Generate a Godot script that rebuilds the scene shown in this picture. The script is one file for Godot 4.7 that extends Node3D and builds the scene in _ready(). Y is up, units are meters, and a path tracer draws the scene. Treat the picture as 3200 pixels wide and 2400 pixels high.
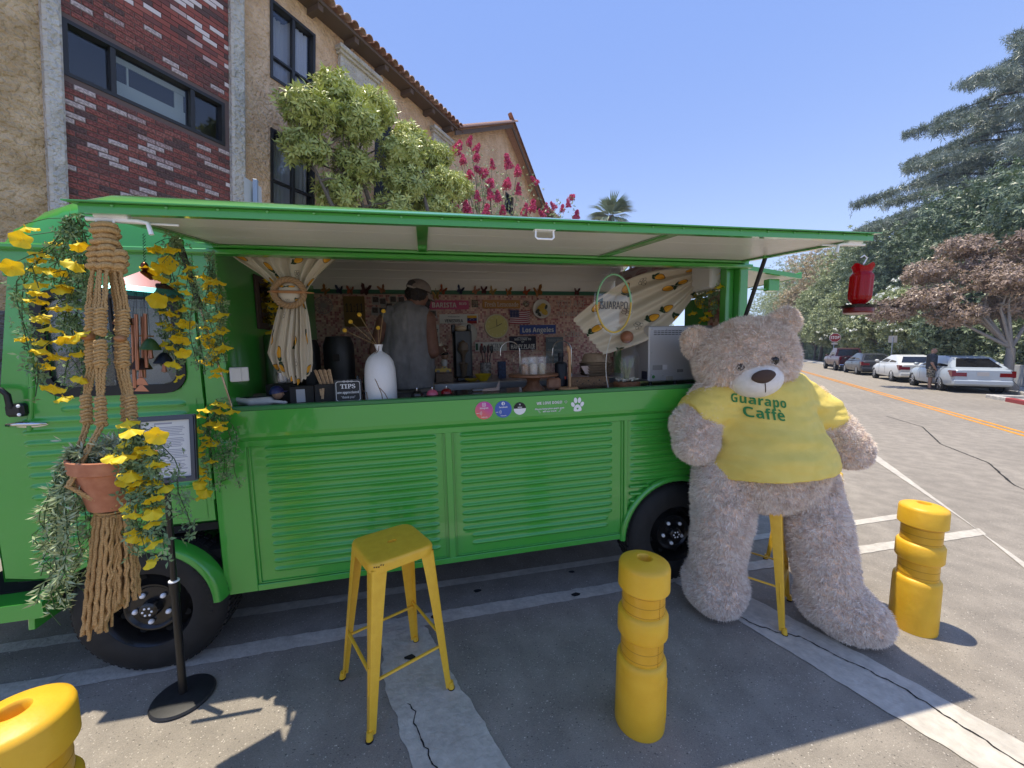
extends Node3D
# A green food truck parked on a sloping street, with a giant plush bear on a stool beside it.
# Units are metres; the truck's flank lies along x, the street runs off to the right.

var used := {}
var mats := {}
var texs := {}
var W := Transform3D.IDENTITY
var TR := Transform3D.IDENTITY          # the truck stands a little nose-down on the sloping street
var PL := Basis.IDENTITY                # plumb: what hangs or was built true leans against the street
var rng := RandomNumberGenerator.new()
var green: StandardMaterial3D

class G:                                # collects vertices of one mesh
	var v := PackedVector3Array()
	var n := PackedVector3Array()
	var u := PackedVector2Array()
	var c := PackedColorArray()
	var i := PackedInt32Array()
	var col := Color.WHITE
	var tinted := false
	func pt(p: Vector3, nn: Vector3, uv := Vector2.ZERO) -> int:
		v.append(p); n.append(nn); u.append(uv); c.append(col)
		return v.size() - 1
	func f3(a: int, b: int, d: int) -> void:      # front faces run clockwise
		if (v[d] - v[a]).cross(v[b] - v[a]).dot(n[a] + n[b] + n[d]) < 0.0:
			i.append(a); i.append(d); i.append(b)
		else:
			i.append(a); i.append(b); i.append(d)
	func tri(a: Vector3, b: Vector3, d: Vector3, nn := Vector3.ZERO) -> void:
		if nn == Vector3.ZERO: nn = (d - a).cross(b - a).normalized()
		var k := pt(a, nn); pt(b, nn, Vector2(1, 0)); pt(d, nn, Vector2(1, 1))
		f3(k, k + 1, k + 2)
	func quad(a: Vector3, b: Vector3, d: Vector3, e: Vector3, nn := Vector3.ZERO) -> G:
		if nn == Vector3.ZERO: nn = (d - a).cross(b - a).normalized()
		var k := pt(a, nn, Vector2(0, 1)); pt(b, nn, Vector2(1, 1)); pt(d, nn, Vector2(1, 0)); pt(e, nn, Vector2(0, 0))
		f3(k, k + 1, k + 2); f3(k, k + 2, k + 3)
		return self
	func box(ce: Vector3, s: Vector3, x := Basis.IDENTITY, bev := -1.0) -> G:
		var h := s * 0.5
		var b := minf(minf(h.x, h.y), h.z) * 0.18 if bev < 0.0 else bev
		b = minf(b, minf(minf(h.x, h.y), h.z) * 0.9)
		var ax := [0, 1, 2]
		for a in 3:
			for sg: float in [-1.0, 1.0]:
				var p := (a + 1) % 3
				var q := (a + 2) % 3
				var r: Array[Vector3] = []
				for k in [[-1, -1], [1, -1], [1, 1], [-1, 1]]:
					var w := Vector3.ZERO
					w[a] = sg * h[a]; w[p] = k[0] * (h[p] - b); w[q] = k[1] * (h[q] - b)
					r.append(ce + x * w)
				var nn := Vector3.ZERO
				nn[a] = sg
				quad(r[0], r[1], r[2], r[3], x * nn)
		if b <= 0.0: return self
		for a in 3:
			var p := (a + 1) % 3
			var q := (a + 2) % 3
			for sp: float in [-1.0, 1.0]:
				for sq: float in [-1.0, 1.0]:
					var r: Array[Vector3] = []
					for k in [[-1, 0], [1, 0], [1, 1], [-1, 1]]:
						var w := Vector3.ZERO
						w[a] = k[0] * (h[a] - b); w[p] = sp * (h[p] - b * k[1]); w[q] = sq * (h[q] - b * (1 - k[1]))
						r.append(ce + x * w)
					var nn := Vector3.ZERO
					nn[p] = sp; nn[q] = sq
					quad(r[0], r[1], r[2], r[3], (x * nn).normalized())
		for sx: float in [-1.0, 1.0]:
			for sy: float in [-1.0, 1.0]:
				for sz: float in [-1.0, 1.0]:
					var w := Vector3(sx * (h.x - b), sy * (h.y - b), sz * (h.z - b))
					tri(ce + x * (w + Vector3(sx * b, 0, 0)), ce + x * (w + Vector3(0, sy * b, 0)), ce + x * (w + Vector3(0, 0, sz * b)), (x * Vector3(sx, sy, sz)).normalized())
		return self
	func span(a: Vector3, b: Vector3, bev := -1.0) -> G:      # a box from corner to corner
		return box((a + b) * 0.5, (b - a).abs(), Basis.IDENTITY, bev)
	func grid(rows: Array, cu := false, cv := false, flip := false, uvs := Vector2.ONE) -> G:
		var nu := rows.size()
		var nv: int = rows[0].size()
		var base := v.size()
		var uu := nu + (1 if cu else 0)
		var vv := nv + (1 if cv else 0)
		for a in uu:
			var ra: PackedVector3Array = rows[a % nu]
			var rp: PackedVector3Array = rows[(a - 1 + nu) % nu] if cu else rows[maxi(a - 1, 0)]
			var rn: PackedVector3Array = rows[(a + 1) % nu] if cu else rows[mini(a + 1, nu - 1)]
			for b in vv:
				var k := b % nv
				var kp := (b - 1 + nv) % nv if cv else maxi(b - 1, 0)
				var kn := (b + 1) % nv if cv else mini(b + 1, nv - 1)
				var nn := (rn[k] - rp[k]).cross(ra[kn] - ra[kp])
				if nn.length_squared() < 1e-16:
					nn = (rn[k] - rp[k]).cross(rn[kn] - rn[kp]) + (rn[k] - rp[k]).cross(rp[kn] - rp[kp])
				nn = nn.normalized()
				pt(ra[k], -nn if flip else nn, Vector2(float(a) / (uu - 1), float(b) / (vv - 1)) * uvs)
		for a in uu - 1:
			for b in vv - 1:
				var k := base + a * vv + b
				f3(k, k + 1, k + vv + 1); f3(k, k + vv + 1, k + vv)
		return self
	func tube(path: Array, r, sides := 8, cap := true, squash := 1.0) -> G:
		var rows := []
		var m := path.size()
		var t0: Vector3 = (path[1] - path[0]).normalized()
		var s: Vector3 = t0.cross(Vector3.UP if absf(t0.y) < 0.9 else Vector3.RIGHT).normalized()
		for a in m:
			var t: Vector3 = (path[mini(a + 1, m - 1)] - path[maxi(a - 1, 0)]).normalized()
			s = (s - t * s.dot(t)).normalized()
			var w := t.cross(s)
			var rad: float = r[a] if r is Array or r is PackedFloat32Array else r
			var ring := PackedVector3Array()
			for b in sides:
				var an := TAU * b / sides
				ring.append(path[a] + (s * cos(an) + w * sin(an) * squash) * rad)
			rows.append(ring)
		grid(rows, false, true, true)
		if cap:
			for e in [0, m - 1]:
				var nn: Vector3 = (path[0] - path[1]).normalized() if e == 0 else (path[m - 1] - path[m - 2]).normalized()
				var k := pt(path[e], nn)
				for b in sides: pt(rows[e][b], nn)
				for b in sides: f3(k, k + 1 + b, k + 1 + (b + 1) % sides)
		return self
	func lathe(prof: Array, sides := 24, x := Transform3D.IDENTITY, sx := 1.0, sz := 1.0) -> G:   # prof: Vector2(radius, y)
		var m := prof.size()
		for a in m - 1:
			var p: Vector2 = prof[a]
			var q: Vector2 = prof[a + 1]
			if p.distance_squared_to(q) < 1e-12: continue
			var d := (q - p).normalized()
			var nn := Vector2(d.y, -d.x)
			var n0 := nn
			var n1 := nn
			if a > 0:
				var e: Vector2 = (p - prof[a - 1]).normalized()
				if e.dot(d) > 0.75: n0 = (nn + Vector2(e.y, -e.x)).normalized()
			if a < m - 2:
				var e: Vector2 = (prof[a + 2] - q).normalized()
				if e.dot(d) > 0.75: n1 = (nn + Vector2(e.y, -e.x)).normalized()
			var base := v.size()
			for b in sides + 1:
				var an := TAU * b / sides
				var cs := cos(an)
				var sn := sin(an)
				pt(x * Vector3(p.x * cs * sx, p.y, p.x * sn * sz), (x.basis * Vector3(n0.x * cs / sx, n0.y, n0.x * sn / sz)).normalized(), Vector2(float(b) / sides, float(a) / m))
				pt(x * Vector3(q.x * cs * sx, q.y, q.x * sn * sz), (x.basis * Vector3(n1.x * cs / sx, n1.y, n1.x * sn / sz)).normalized(), Vector2(float(b) / sides, float(a + 1) / m))
			for b in sides:
				var k := base + b * 2
				f3(k, k + 1, k + 3); f3(k, k + 3, k + 2)
		return self
	func prism(poly: PackedVector2Array, z0: float, z1: float, x := Transform3D.IDENTITY, back := true) -> G:   # outline in x,y pushed along z
		var t := Geometry2D.triangulate_polygon(poly)
		var bb := Rect2(poly[0], Vector2.ZERO)
		for p in poly: bb = bb.expand(p)
		for z in ([z0, z1] if back else [z1]):
			var nn := x.basis * Vector3(0, 0, -1 if z == minf(z0, z1) else 1)
			var k := v.size()
			for p in poly: pt(x * Vector3(p.x, p.y, z), nn, Vector2((p.x - bb.position.x) / maxf(bb.size.x, 1e-6), 1.0 - (p.y - bb.position.y) / maxf(bb.size.y, 1e-6)))
			for a in range(0, t.size(), 3): f3(k + t[a], k + t[a + 1], k + t[a + 2])
		var cw := Geometry2D.is_polygon_clockwise(poly)
		for a in poly.size():
			var p := poly[a]
			var q := poly[(a + 1) % poly.size()]
			var d := (q - p).normalized()
			var nn := Vector3(d.y, -d.x, 0) * (-1.0 if cw else 1.0)
			quad(x * Vector3(p.x, p.y, z0), x * Vector3(q.x, q.y, z0), x * Vector3(q.x, q.y, z1), x * Vector3(p.x, p.y, z1), x.basis * nn)
		return self
	func ball(ce: Vector3, r: Vector3, nu := 10, nv := 14, x := Basis.IDENTITY) -> G:
		var base := v.size()
		for a in nu + 1:
			var th := PI * a / nu
			for b in nv + 1:
				var ph := TAU * b / nv
				var d := Vector3(sin(th) * cos(ph), cos(th), sin(th) * sin(ph))
				pt(ce + x * (d * r), (x * (d / r)).normalized(), Vector2(float(b) / nv, float(a) / nu))
		for a in nu:
			for b in nv:
				var k := base + a * (nv + 1) + b
				f3(k, k + 1, k + nv + 2); f3(k, k + nv + 2, k + nv + 1)
		return self
	func add(o: G, x := Transform3D.IDENTITY) -> G:
		var k := v.size()
		var nb := x.basis.inverse().transposed()
		for a in o.v.size():
			v.append(x * o.v[a]); n.append((nb * o.n[a]).normalized())
		u.append_array(o.u); c.append_array(o.c)
		for a in o.i: i.append(a + k)
		return self
	func shift(d: Vector3) -> G:
		for a in v.size(): v[a] += d
		return self
	func aabb() -> AABB:
		var b := AABB(v[0], Vector3.ZERO)
		for p in v: b = b.expand(p)
		return b
	func mesh() -> ArrayMesh:
		var a := []
		a.resize(Mesh.ARRAY_MAX)
		a[Mesh.ARRAY_VERTEX] = v; a[Mesh.ARRAY_NORMAL] = n; a[Mesh.ARRAY_TEX_UV] = u; a[Mesh.ARRAY_INDEX] = i
		if tinted: a[Mesh.ARRAY_COLOR] = c
		var m := ArrayMesh.new()
		m.add_surface_from_arrays(Mesh.PRIMITIVE_TRIANGLES, a)
		return m

func g() -> G: return G.new()
func v3(x: float, y: float, z: float) -> Vector3: return Vector3(x, y, z)
func v2(x: float, y: float) -> Vector2: return Vector2(x, y)
func lin(r: float, gg: float, b: float) -> Color: return Color(r, gg, b).linear_to_srgb()

func named(called: String, parent: Node) -> String:
	var k := str(parent.get_instance_id()) + called
	used[k] = used.get(k, -1) + 1
	return called if used[k] == 0 else "%s_%03d" % [called, used[k]]

func tag(o: Node, label: String, category: String, group := "") -> void:
	if label: o.set_meta("label", label)
	if category: o.set_meta("category", category)
	if group: o.set_meta("group", group)

# a thing: a node at its base; its parts are given in the frame's own coordinates
func thing(called: String, label: String, category: String, at := Vector3.ZERO, frame := Transform3D.IDENTITY, group := "") -> Node3D:
	var o := Node3D.new()
	o.name = named(called, self)
	add_child(o, true)
	o.transform = frame * Transform3D(Basis.IDENTITY, at)
	o.set_meta("org", at)
	tag(o, label, category, group)
	return o

func part(called: String, s, m: Material, parent: Node3D, kind := "", label := "") -> MeshInstance3D:
	var o := MeshInstance3D.new()
	o.mesh = s.mesh() if s is G else s
	o.material_override = m
	o.name = named(called, parent)
	parent.add_child(o, true)
	o.position = -parent.get_meta("org", Vector3.ZERO)
	if kind: o.set_meta("kind", kind)
	if label: o.set_meta("label", label)
	return o

func sub(called: String, s, m: Material, parent: Node3D) -> MeshInstance3D:      # a piece of a part (same coordinates)
	var o := MeshInstance3D.new()
	o.mesh = s.mesh() if s is G else s
	o.material_override = m
	o.name = named(called, parent)
	parent.add_child(o, true)
	return o

# a thing that is one mesh; its node sits at the middle of its base
func solo(called: String, s: G, m: Material, label: String, category: String, group := "", frame := Transform3D.IDENTITY) -> MeshInstance3D:
	var bb := s.aabb()
	var at := Vector3(bb.get_center().x, bb.position.y, bb.get_center().z)
	s.shift(-at)
	var o := MeshInstance3D.new()
	o.mesh = s.mesh()
	o.material_override = m
	o.name = named(called, self)
	add_child(o, true)
	o.transform = frame * Transform3D(Basis.IDENTITY, at)
	o.set_meta("org", at)
	tag(o, label, category, group)
	return o

func setting(called: String, s, m: Material, frame := Transform3D.IDENTITY, kind := "structure") -> MeshInstance3D:
	var o := MeshInstance3D.new()
	o.mesh = s.mesh() if s is G else s
	o.material_override = m
	o.name = named(called, self)
	add_child(o, true)
	o.transform = frame
	o.set_meta("kind", kind)
	return o

func dup(src: Node3D, x: Transform3D, label := "", group := "") -> Node3D:
	var r: Node3D = src.duplicate()
	var called := String(src.name).rstrip("0123456789")
	called = called.trim_suffix("_")
	r.name = named(called, self)
	add_child(r, true)
	r.transform = x
	if label: r.set_meta("label", label)
	if group: r.set_meta("group", group)
	return r

func scatter(called: String, me: Mesh, m: Material, xs: Array, parent: Node3D, cols: Array = [], kind := "stuff") -> MultiMeshInstance3D:
	var mm := MultiMesh.new()
	mm.transform_format = MultiMesh.TRANSFORM_3D
	mm.use_colors = not cols.is_empty()
	mm.mesh = me
	mm.instance_count = xs.size()
	for k in xs.size():
		mm.set_instance_transform(k, xs[k])
		if cols: mm.set_instance_color(k, cols[k])
	var o := MultiMeshInstance3D.new()
	o.multimesh = mm
	o.material_override = m
	o.name = named(called, parent)
	parent.add_child(o, true)
	o.position = -parent.get_meta("org", Vector3.ZERO)
	if kind: o.set_meta("kind", kind)
	return o

func mat(key: String, c: Color, rough := 0.6, metal := 0.0) -> StandardMaterial3D:
	if mats.has(key): return mats[key]
	var m := StandardMaterial3D.new()
	m.resource_name = key
	m.albedo_color = c
	m.roughness = rough
	m.metallic = metal
	m.cull_mode = BaseMaterial3D.CULL_DISABLED
	mats[key] = m
	return m

func tint(m: StandardMaterial3D) -> StandardMaterial3D:
	m.vertex_color_use_as_albedo = true
	return m

func noise_image(size: int, freq: float, oct: int, sd: int, kind := FastNoiseLite.TYPE_SIMPLEX_SMOOTH) -> Image:
	var f := FastNoiseLite.new()
	f.seed = sd; f.frequency = freq; f.noise_type = kind
	f.fractal_type = FastNoiseLite.FRACTAL_FBM if oct > 1 else FastNoiseLite.FRACTAL_NONE
	f.fractal_octaves = oct
	return f.get_seamless_image(size, size)

func noise_tex(size: int, freq: float, oct: int, sd: int, lo: Color, hi: Color, kind := FastNoiseLite.TYPE_SIMPLEX_SMOOTH, gain := 1.0) -> ImageTexture:
	var im := noise_image(size, freq, oct, sd, kind)
	var o := Image.create(size, size, false, Image.FORMAT_RGB8)
	for y in size:
		for x in size:
			var t := clampf((im.get_pixel(x, y).r - 0.5) * gain + 0.5, 0, 1)
			o.set_pixel(x, y, lo.lerp(hi, t))
	return ImageTexture.create_from_image(o)

func bump_tex(size: int, freq: float, oct: int, sd: int, strength := 4.0, kind := FastNoiseLite.TYPE_SIMPLEX_SMOOTH) -> ImageTexture:
	var im := noise_image(size, freq, oct, sd, kind)
	im.convert(Image.FORMAT_RGBA8)
	im.bump_map_to_normal_map(strength)
	return ImageTexture.create_from_image(im)

# colour varied by world-fixed noise, with grain in the normals
func rough_mat(key: String, lo: Color, hi: Color, rough: float, freq: float, per_m: float, bump := 0.0, bump_per_m := 1.0, local := true, gain := 1.6) -> StandardMaterial3D:
	if mats.has(key): return mats[key]
	var m := mat(key, Color.WHITE, rough)
	m.albedo_texture = noise_tex(256, freq, 5, key.hash() % 9999, lo, hi, FastNoiseLite.TYPE_SIMPLEX_SMOOTH, gain)
	m.uv1_triplanar = true
	m.uv1_world_triplanar = not local
	m.uv1_scale = Vector3.ONE * per_m
	if bump > 0.0:
		if not texs.has("grain"): texs["grain"] = bump_tex(512, 0.03, 4, 7, 6.0)
		m.normal_enabled = true
		m.normal_texture = texs["grain"]
		m.normal_scale = bump
	return m

func glass(key: String, a: float, c := Color.WHITE, rough := 0.0) -> StandardMaterial3D:
	var m := mat(key, Color(c.r, c.g, c.b, a), rough)
	m.transparency = BaseMaterial3D.TRANSPARENCY_ALPHA
	return m

func text(called: String, what: String, m: Material, parent: Node3D, at: Transform3D, h: float, font := "Droid Sans", bold := false, wide := 0.0, deep := 0.002) -> MeshInstance3D:
	var f := SystemFont.new()
	f.font_names = PackedStringArray([font])
	if bold: f.font_weight = 700
	var t := TextMesh.new()
	t.text = what
	t.font = f
	t.font_size = 48
	t.pixel_size = h / 35.0
	t.depth = deep
	t.curve_step = 2.0
	var o := MeshInstance3D.new()
	o.mesh = t
	o.material_override = m
	o.name = named(called, parent)
	parent.add_child(o, true)
	var b := at
	b.origin -= parent.get_meta("org", Vector3.ZERO)
	if wide > 0.0:
		var w := t.get_aabb().size.x
		if w > 0.0: b.basis = b.basis * Basis.from_scale(Vector3(wide / w, 1, 1))
	o.transform = b
	return o

func at(x: float, y: float, z: float, b := Basis.IDENTITY) -> Transform3D: return Transform3D(b, Vector3(x, y, z))
func round_rect(x0: float, y0: float, x1: float, y1: float, r: float, k := 5) -> PackedVector2Array:
	var p := PackedVector2Array()
	for c in [[x1 - r, y1 - r, 0.0], [x0 + r, y1 - r, 0.5 * PI], [x0 + r, y0 + r, PI], [x1 - r, y0 + r, 1.5 * PI]]:
		for a in k + 1:
			var an: float = c[2] + 0.5 * PI * a / k
			p.append(Vector2(c[0] + r * cos(an), c[1] + r * sin(an)))
	return p
func ring_strip(s: G, outer: PackedVector2Array, inner: PackedVector2Array, z0: float, z1: float, x := Transform3D.IDENTITY) -> G:   # a frame between two outlines of equal count
	var m := outer.size()
	for a in m:
		var b := (a + 1) % m
		var p := [outer[a], outer[b], inner[b], inner[a]]
		for z in [z0, z1]:
			s.quad(x * Vector3(p[0].x, p[0].y, z), x * Vector3(p[1].x, p[1].y, z), x * Vector3(p[2].x, p[2].y, z), x * Vector3(p[3].x, p[3].y, z), x.basis * Vector3(0, 0, signf(z - (z0 + z1) * 0.5)))
		for e in [[outer, 1.0], [inner, -1.0]]:
			var q: PackedVector2Array = e[0]
			var d := (q[b] - q[a]).normalized()
			var nn: Vector3 = Vector3(d.y, -d.x, 0) * e[1]
			s.quad(x * Vector3(q[a].x, q[a].y, z0), x * Vector3(q[b].x, q[b].y, z0), x * Vector3(q[b].x, q[b].y, z1), x * Vector3(q[a].x, q[a].y, z1), x.basis * nn)
	return s

func _ready() -> void:
	rng.seed = 11
	var cam := Camera3D.new()
	cam.name = "camera"
	cam.fov = 90.0
	cam.near = 0.02
	cam.far = 600.0
	cam.transform = Transform3D(Basis.from_euler(Vector3(deg_to_rad(-5.2), deg_to_rad(-12.76), 0)), Vector3(0, 1.7, 0))
	add_child(cam)
	cam.current = true
	var env := Environment.new()
	env.background_mode = Environment.BG_SKY
	var sm := ProceduralSkyMaterial.new()
	sm.sky_top_color = Color(0.335, 0.42, 0.60)
	sm.sky_horizon_color = Color(0.62, 0.68, 0.745)
	sm.sky_curve = 0.15
	sm.ground_bottom_color = Color(0.25, 0.24, 0.22)
	sm.ground_horizon_color = Color(0.45, 0.47, 0.5)
	sm.sun_angle_max = 1.0
	var sky := Sky.new()
	sky.sky_material = sm
	env.sky = sky
	env.tonemap_mode = Environment.TONE_MAPPER_LINEAR
	env.tonemap_exposure = 2.95
	env.sdfgi_enabled = true
	env.ssao_enabled = true
	env.ssil_enabled = true
	env.fog_enabled = true
	env.fog_density = 0.0007
	env.fog_light_color = Color(0.72, 0.80, 0.92)
	var we := WorldEnvironment.new()
	we.name = "air"
	we.environment = env
	add_child(we)
	var sun := DirectionalLight3D.new()
	sun.name = "sun"
	sun.light_energy = 0.6
	sun.light_color = Color(1.0, 0.96, 0.88)
	sun.light_angular_distance = 0.5
	sun.shadow_enabled = true
	add_child(sun)
	sun.look_at_from_position(Vector3.ZERO, -Vector3(-0.194, 1.0, -0.124), Vector3.FORWARD)

	TR = Transform3D(Basis(Vector3(0, 0, 1), deg_to_rad(1.35)), Vector3.ZERO)
	var pv := Vector3(-1.42, 0.35, -2.28)
	TR.origin = pv - TR.basis * pv
	var up := Vector3(0.0463, 0.999, -0.005).normalized()
	PL = Basis(Vector3.RIGHT.slide(up).normalized(), up, Vector3.RIGHT.slide(up).normalized().cross(up))
	green = mat("green_paint", lin(0.05, 0.36, 0.04), 0.3)
	green.clearcoat_enabled = true
	green.clearcoat = 1.0
	green.clearcoat_roughness = 0.05
	green.normal_enabled = true
	green.normal_texture = bump_tex(256, 0.008, 2, 3, 1.2)
	green.uv1_triplanar = true
	green.uv1_scale = Vector3.ONE * 1.3
	green.normal_scale = 0.4
	_build()

func _build() -> void:
	build_ground()
	build_house()
	build_near_plants()
	build_far_side()
	build_truck()
	build_street_furniture()
	build_bear()
	build_macrame()
	build_hangings()
	build_barista()
	build_pedestrian()
	build_wall_items()
	build_curtains()
	build_counter_items()
	build_cars()

# ---------------------------------------------------------------- the ground, its paint and its cracks
func asphalt(key: String, k: float) -> StandardMaterial3D:
	var m := mat(key, Color.WHITE, 0.9)
	if not texs.has("asphalt"):
		var r := RandomNumberGenerator.new()
		r.seed = 5
		var big := noise_image(512, 0.006, 4, 3)
		var im := Image.create(512, 512, false, Image.FORMAT_RGB8)
		for y in 512:
			for x in 512:
				var b := big.get_pixel(x, y).r - 0.5
				var t := 0.585 + b * 0.10 + (r.randf() - 0.5) * 0.12
				im.set_pixel(x, y, Color(t * 1.06, t, t * 0.915))
		for k2 in 3600:
			var x := r.randi() % 512
			var y := r.randi() % 512
			var t := 0.58 + r.randf() * 0.3 if r.randf() < 0.62 else 0.36 + r.randf() * 0.14
			var w := 1 + int(r.randf() * 2.2)
			for a in w:
				for b in w: im.set_pixel((x + a) % 512, (y + b) % 512, Color(t * 1.05, t, t * 0.92))
		texs["asphalt"] = ImageTexture.create_from_image(im)
		var nm := im.duplicate()
		nm.convert(Image.FORMAT_RGBA8)
		nm.bump_map_to_normal_map(3.0)
		texs["asphalt_n"] = ImageTexture.create_from_image(nm)
	m.albedo_texture = texs["asphalt"]
	m.albedo_color = Color(k, k, k)
	m.normal_enabled = true
	m.normal_texture = texs["asphalt_n"]
	m.normal_scale = 0.7
	m.uv1_triplanar = true
	m.uv1_world_triplanar = true
	m.uv1_scale = Vector3.ONE * 1.05
	return tint(m)

func ground_sheet(x0: float, z0: float, x1: float, z1: float, step: float, y: float, sd: int) -> G:
	var s := g()
	s.tinted = true
	var f := FastNoiseLite.new()
	f.seed = sd; f.frequency = 0.35; f.fractal_octaves = 4
	var nx := int((x1 - x0) / step) + 1
	var nz := int((z1 - z0) / step) + 1
	for a in nx + 1:
		for b in nz + 1:
			var x := x0 + (x1 - x0) * a / nx
			var z := z0 + (z1 - z0) * b / nz
			var t := 0.97 + 0.16 * f.get_noise_2d(x * 1.0, z) + 0.10 * f.get_noise_2d(x * 0.2 + 50.0, z * 0.2)
			s.col = Color(t, t, t)
			s.pt(v3(x, y, z), Vector3.UP)
	for a in nx:
		for b in nz:
			var k := a * (nz + 1) + b
			s.f3(k, k + 1, k + nz + 2); s.f3(k, k + nz + 2, k + nz + 1)
	return s

# a painted band between two edges, its rims nibbled by wear
func painted(called: String, l: Array, r: Array, y: float, m: Material, nib := 0.006, holes := 0.0) -> void:
	var s := g()
	s.tinted = true
	var f := FastNoiseLite.new()
	f.seed = called.hash() % 999 + int(l[0].x * 10.0); f.frequency = 9.0; f.fractal_octaves = 3
	var tot := 0.0
	for a in l.size() - 1: tot += l[a].distance_to(l[a + 1])
	var m2 := maxi(4, mini(260, int(tot / 0.02)))
	var rows := []
	for a in m2 + 1:
		var t := float(a) / m2 * (l.size() - 1)
		var k := mini(int(t), l.size() - 2)
		var pl: Vector2 = l[k].lerp(l[k + 1], t - k)
		var pr: Vector2 = r[k].lerp(r[k + 1], t - k)
		var d := (pr - pl).normalized()
		pl += d * f.get_noise_2d(pl.x, pl.y) * nib * 2.0
		pr += d * f.get_noise_2d(pr.x, pr.y) * nib * 2.0
		rows.append([pl, pr])
	for a in m2:
		var n2 := 8
		for b in n2:
			var q := []
			for e in [[a, b], [a + 1, b], [a + 1, b + 1], [a, b + 1]]: q.append((rows[e[0]][0] as Vector2).lerp(rows[e[0]][1], float(e[1]) / n2))
			var c: Vector2 = (q[0] + q[2]) * 0.5
			pass
			var base := s.v.size()
			for e: Vector2 in q:
				var t := 0.92 + 0.16 * f.get_noise_2d(e.x * 0.35, e.y * 0.35) + 0.10 * f.get_noise_2d(e.x * 2.0, e.y * 2.0)
				s.col = Color(t, t, t)
				s.pt(v3(e.x, y, e.y), Vector3.UP)
			s.f3(base, base + 1, base + 2); s.f3(base, base + 2, base + 3)
	setting(called, s, m)

func crack(pts: Array, y: float, w: float, sd: int) -> void:
	var r := RandomNumberGenerator.new()
	r.seed = sd
	var p: Array[Vector2] = []
	for a in pts.size() - 1:
		var n := maxi(2, int(pts[a].distance_to(pts[a + 1]) / 0.02))
		for b in n:
			var d: Vector2 = (pts[a + 1] - pts[a]).normalized()
			p.append(pts[a].lerp(pts[a + 1], float(b) / n) + Vector2(-d.y, d.x) * (r.randf() - 0.5) * 0.014)
	p.append(pts[-1])
	var s := g()
	for a in p.size() - 1:
		var d := (p[a + 1] - p[a]).normalized()
		var q := Vector2(-d.y, d.x)
		var w0 := w * (0.35 + r.randf()) * minf(1.0, float(a) / 3.0)
		var w1 := w * (0.35 + r.randf())
		s.quad(v3(p[a].x - q.x * w0, y, p[a].y - q.y * w0), v3(p[a].x + q.x * w0, y, p[a].y + q.y * w0), v3(p[a + 1].x + q.x * w1, y, p[a + 1].y + q.y * w1), v3(p[a + 1].x - q.x * w1, y, p[a + 1].y - q.y * w1), Vector3.UP)
	setting("pavement_crack", s, mat("crack", Color(0.13, 0.12, 0.12), 1.0))

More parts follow.
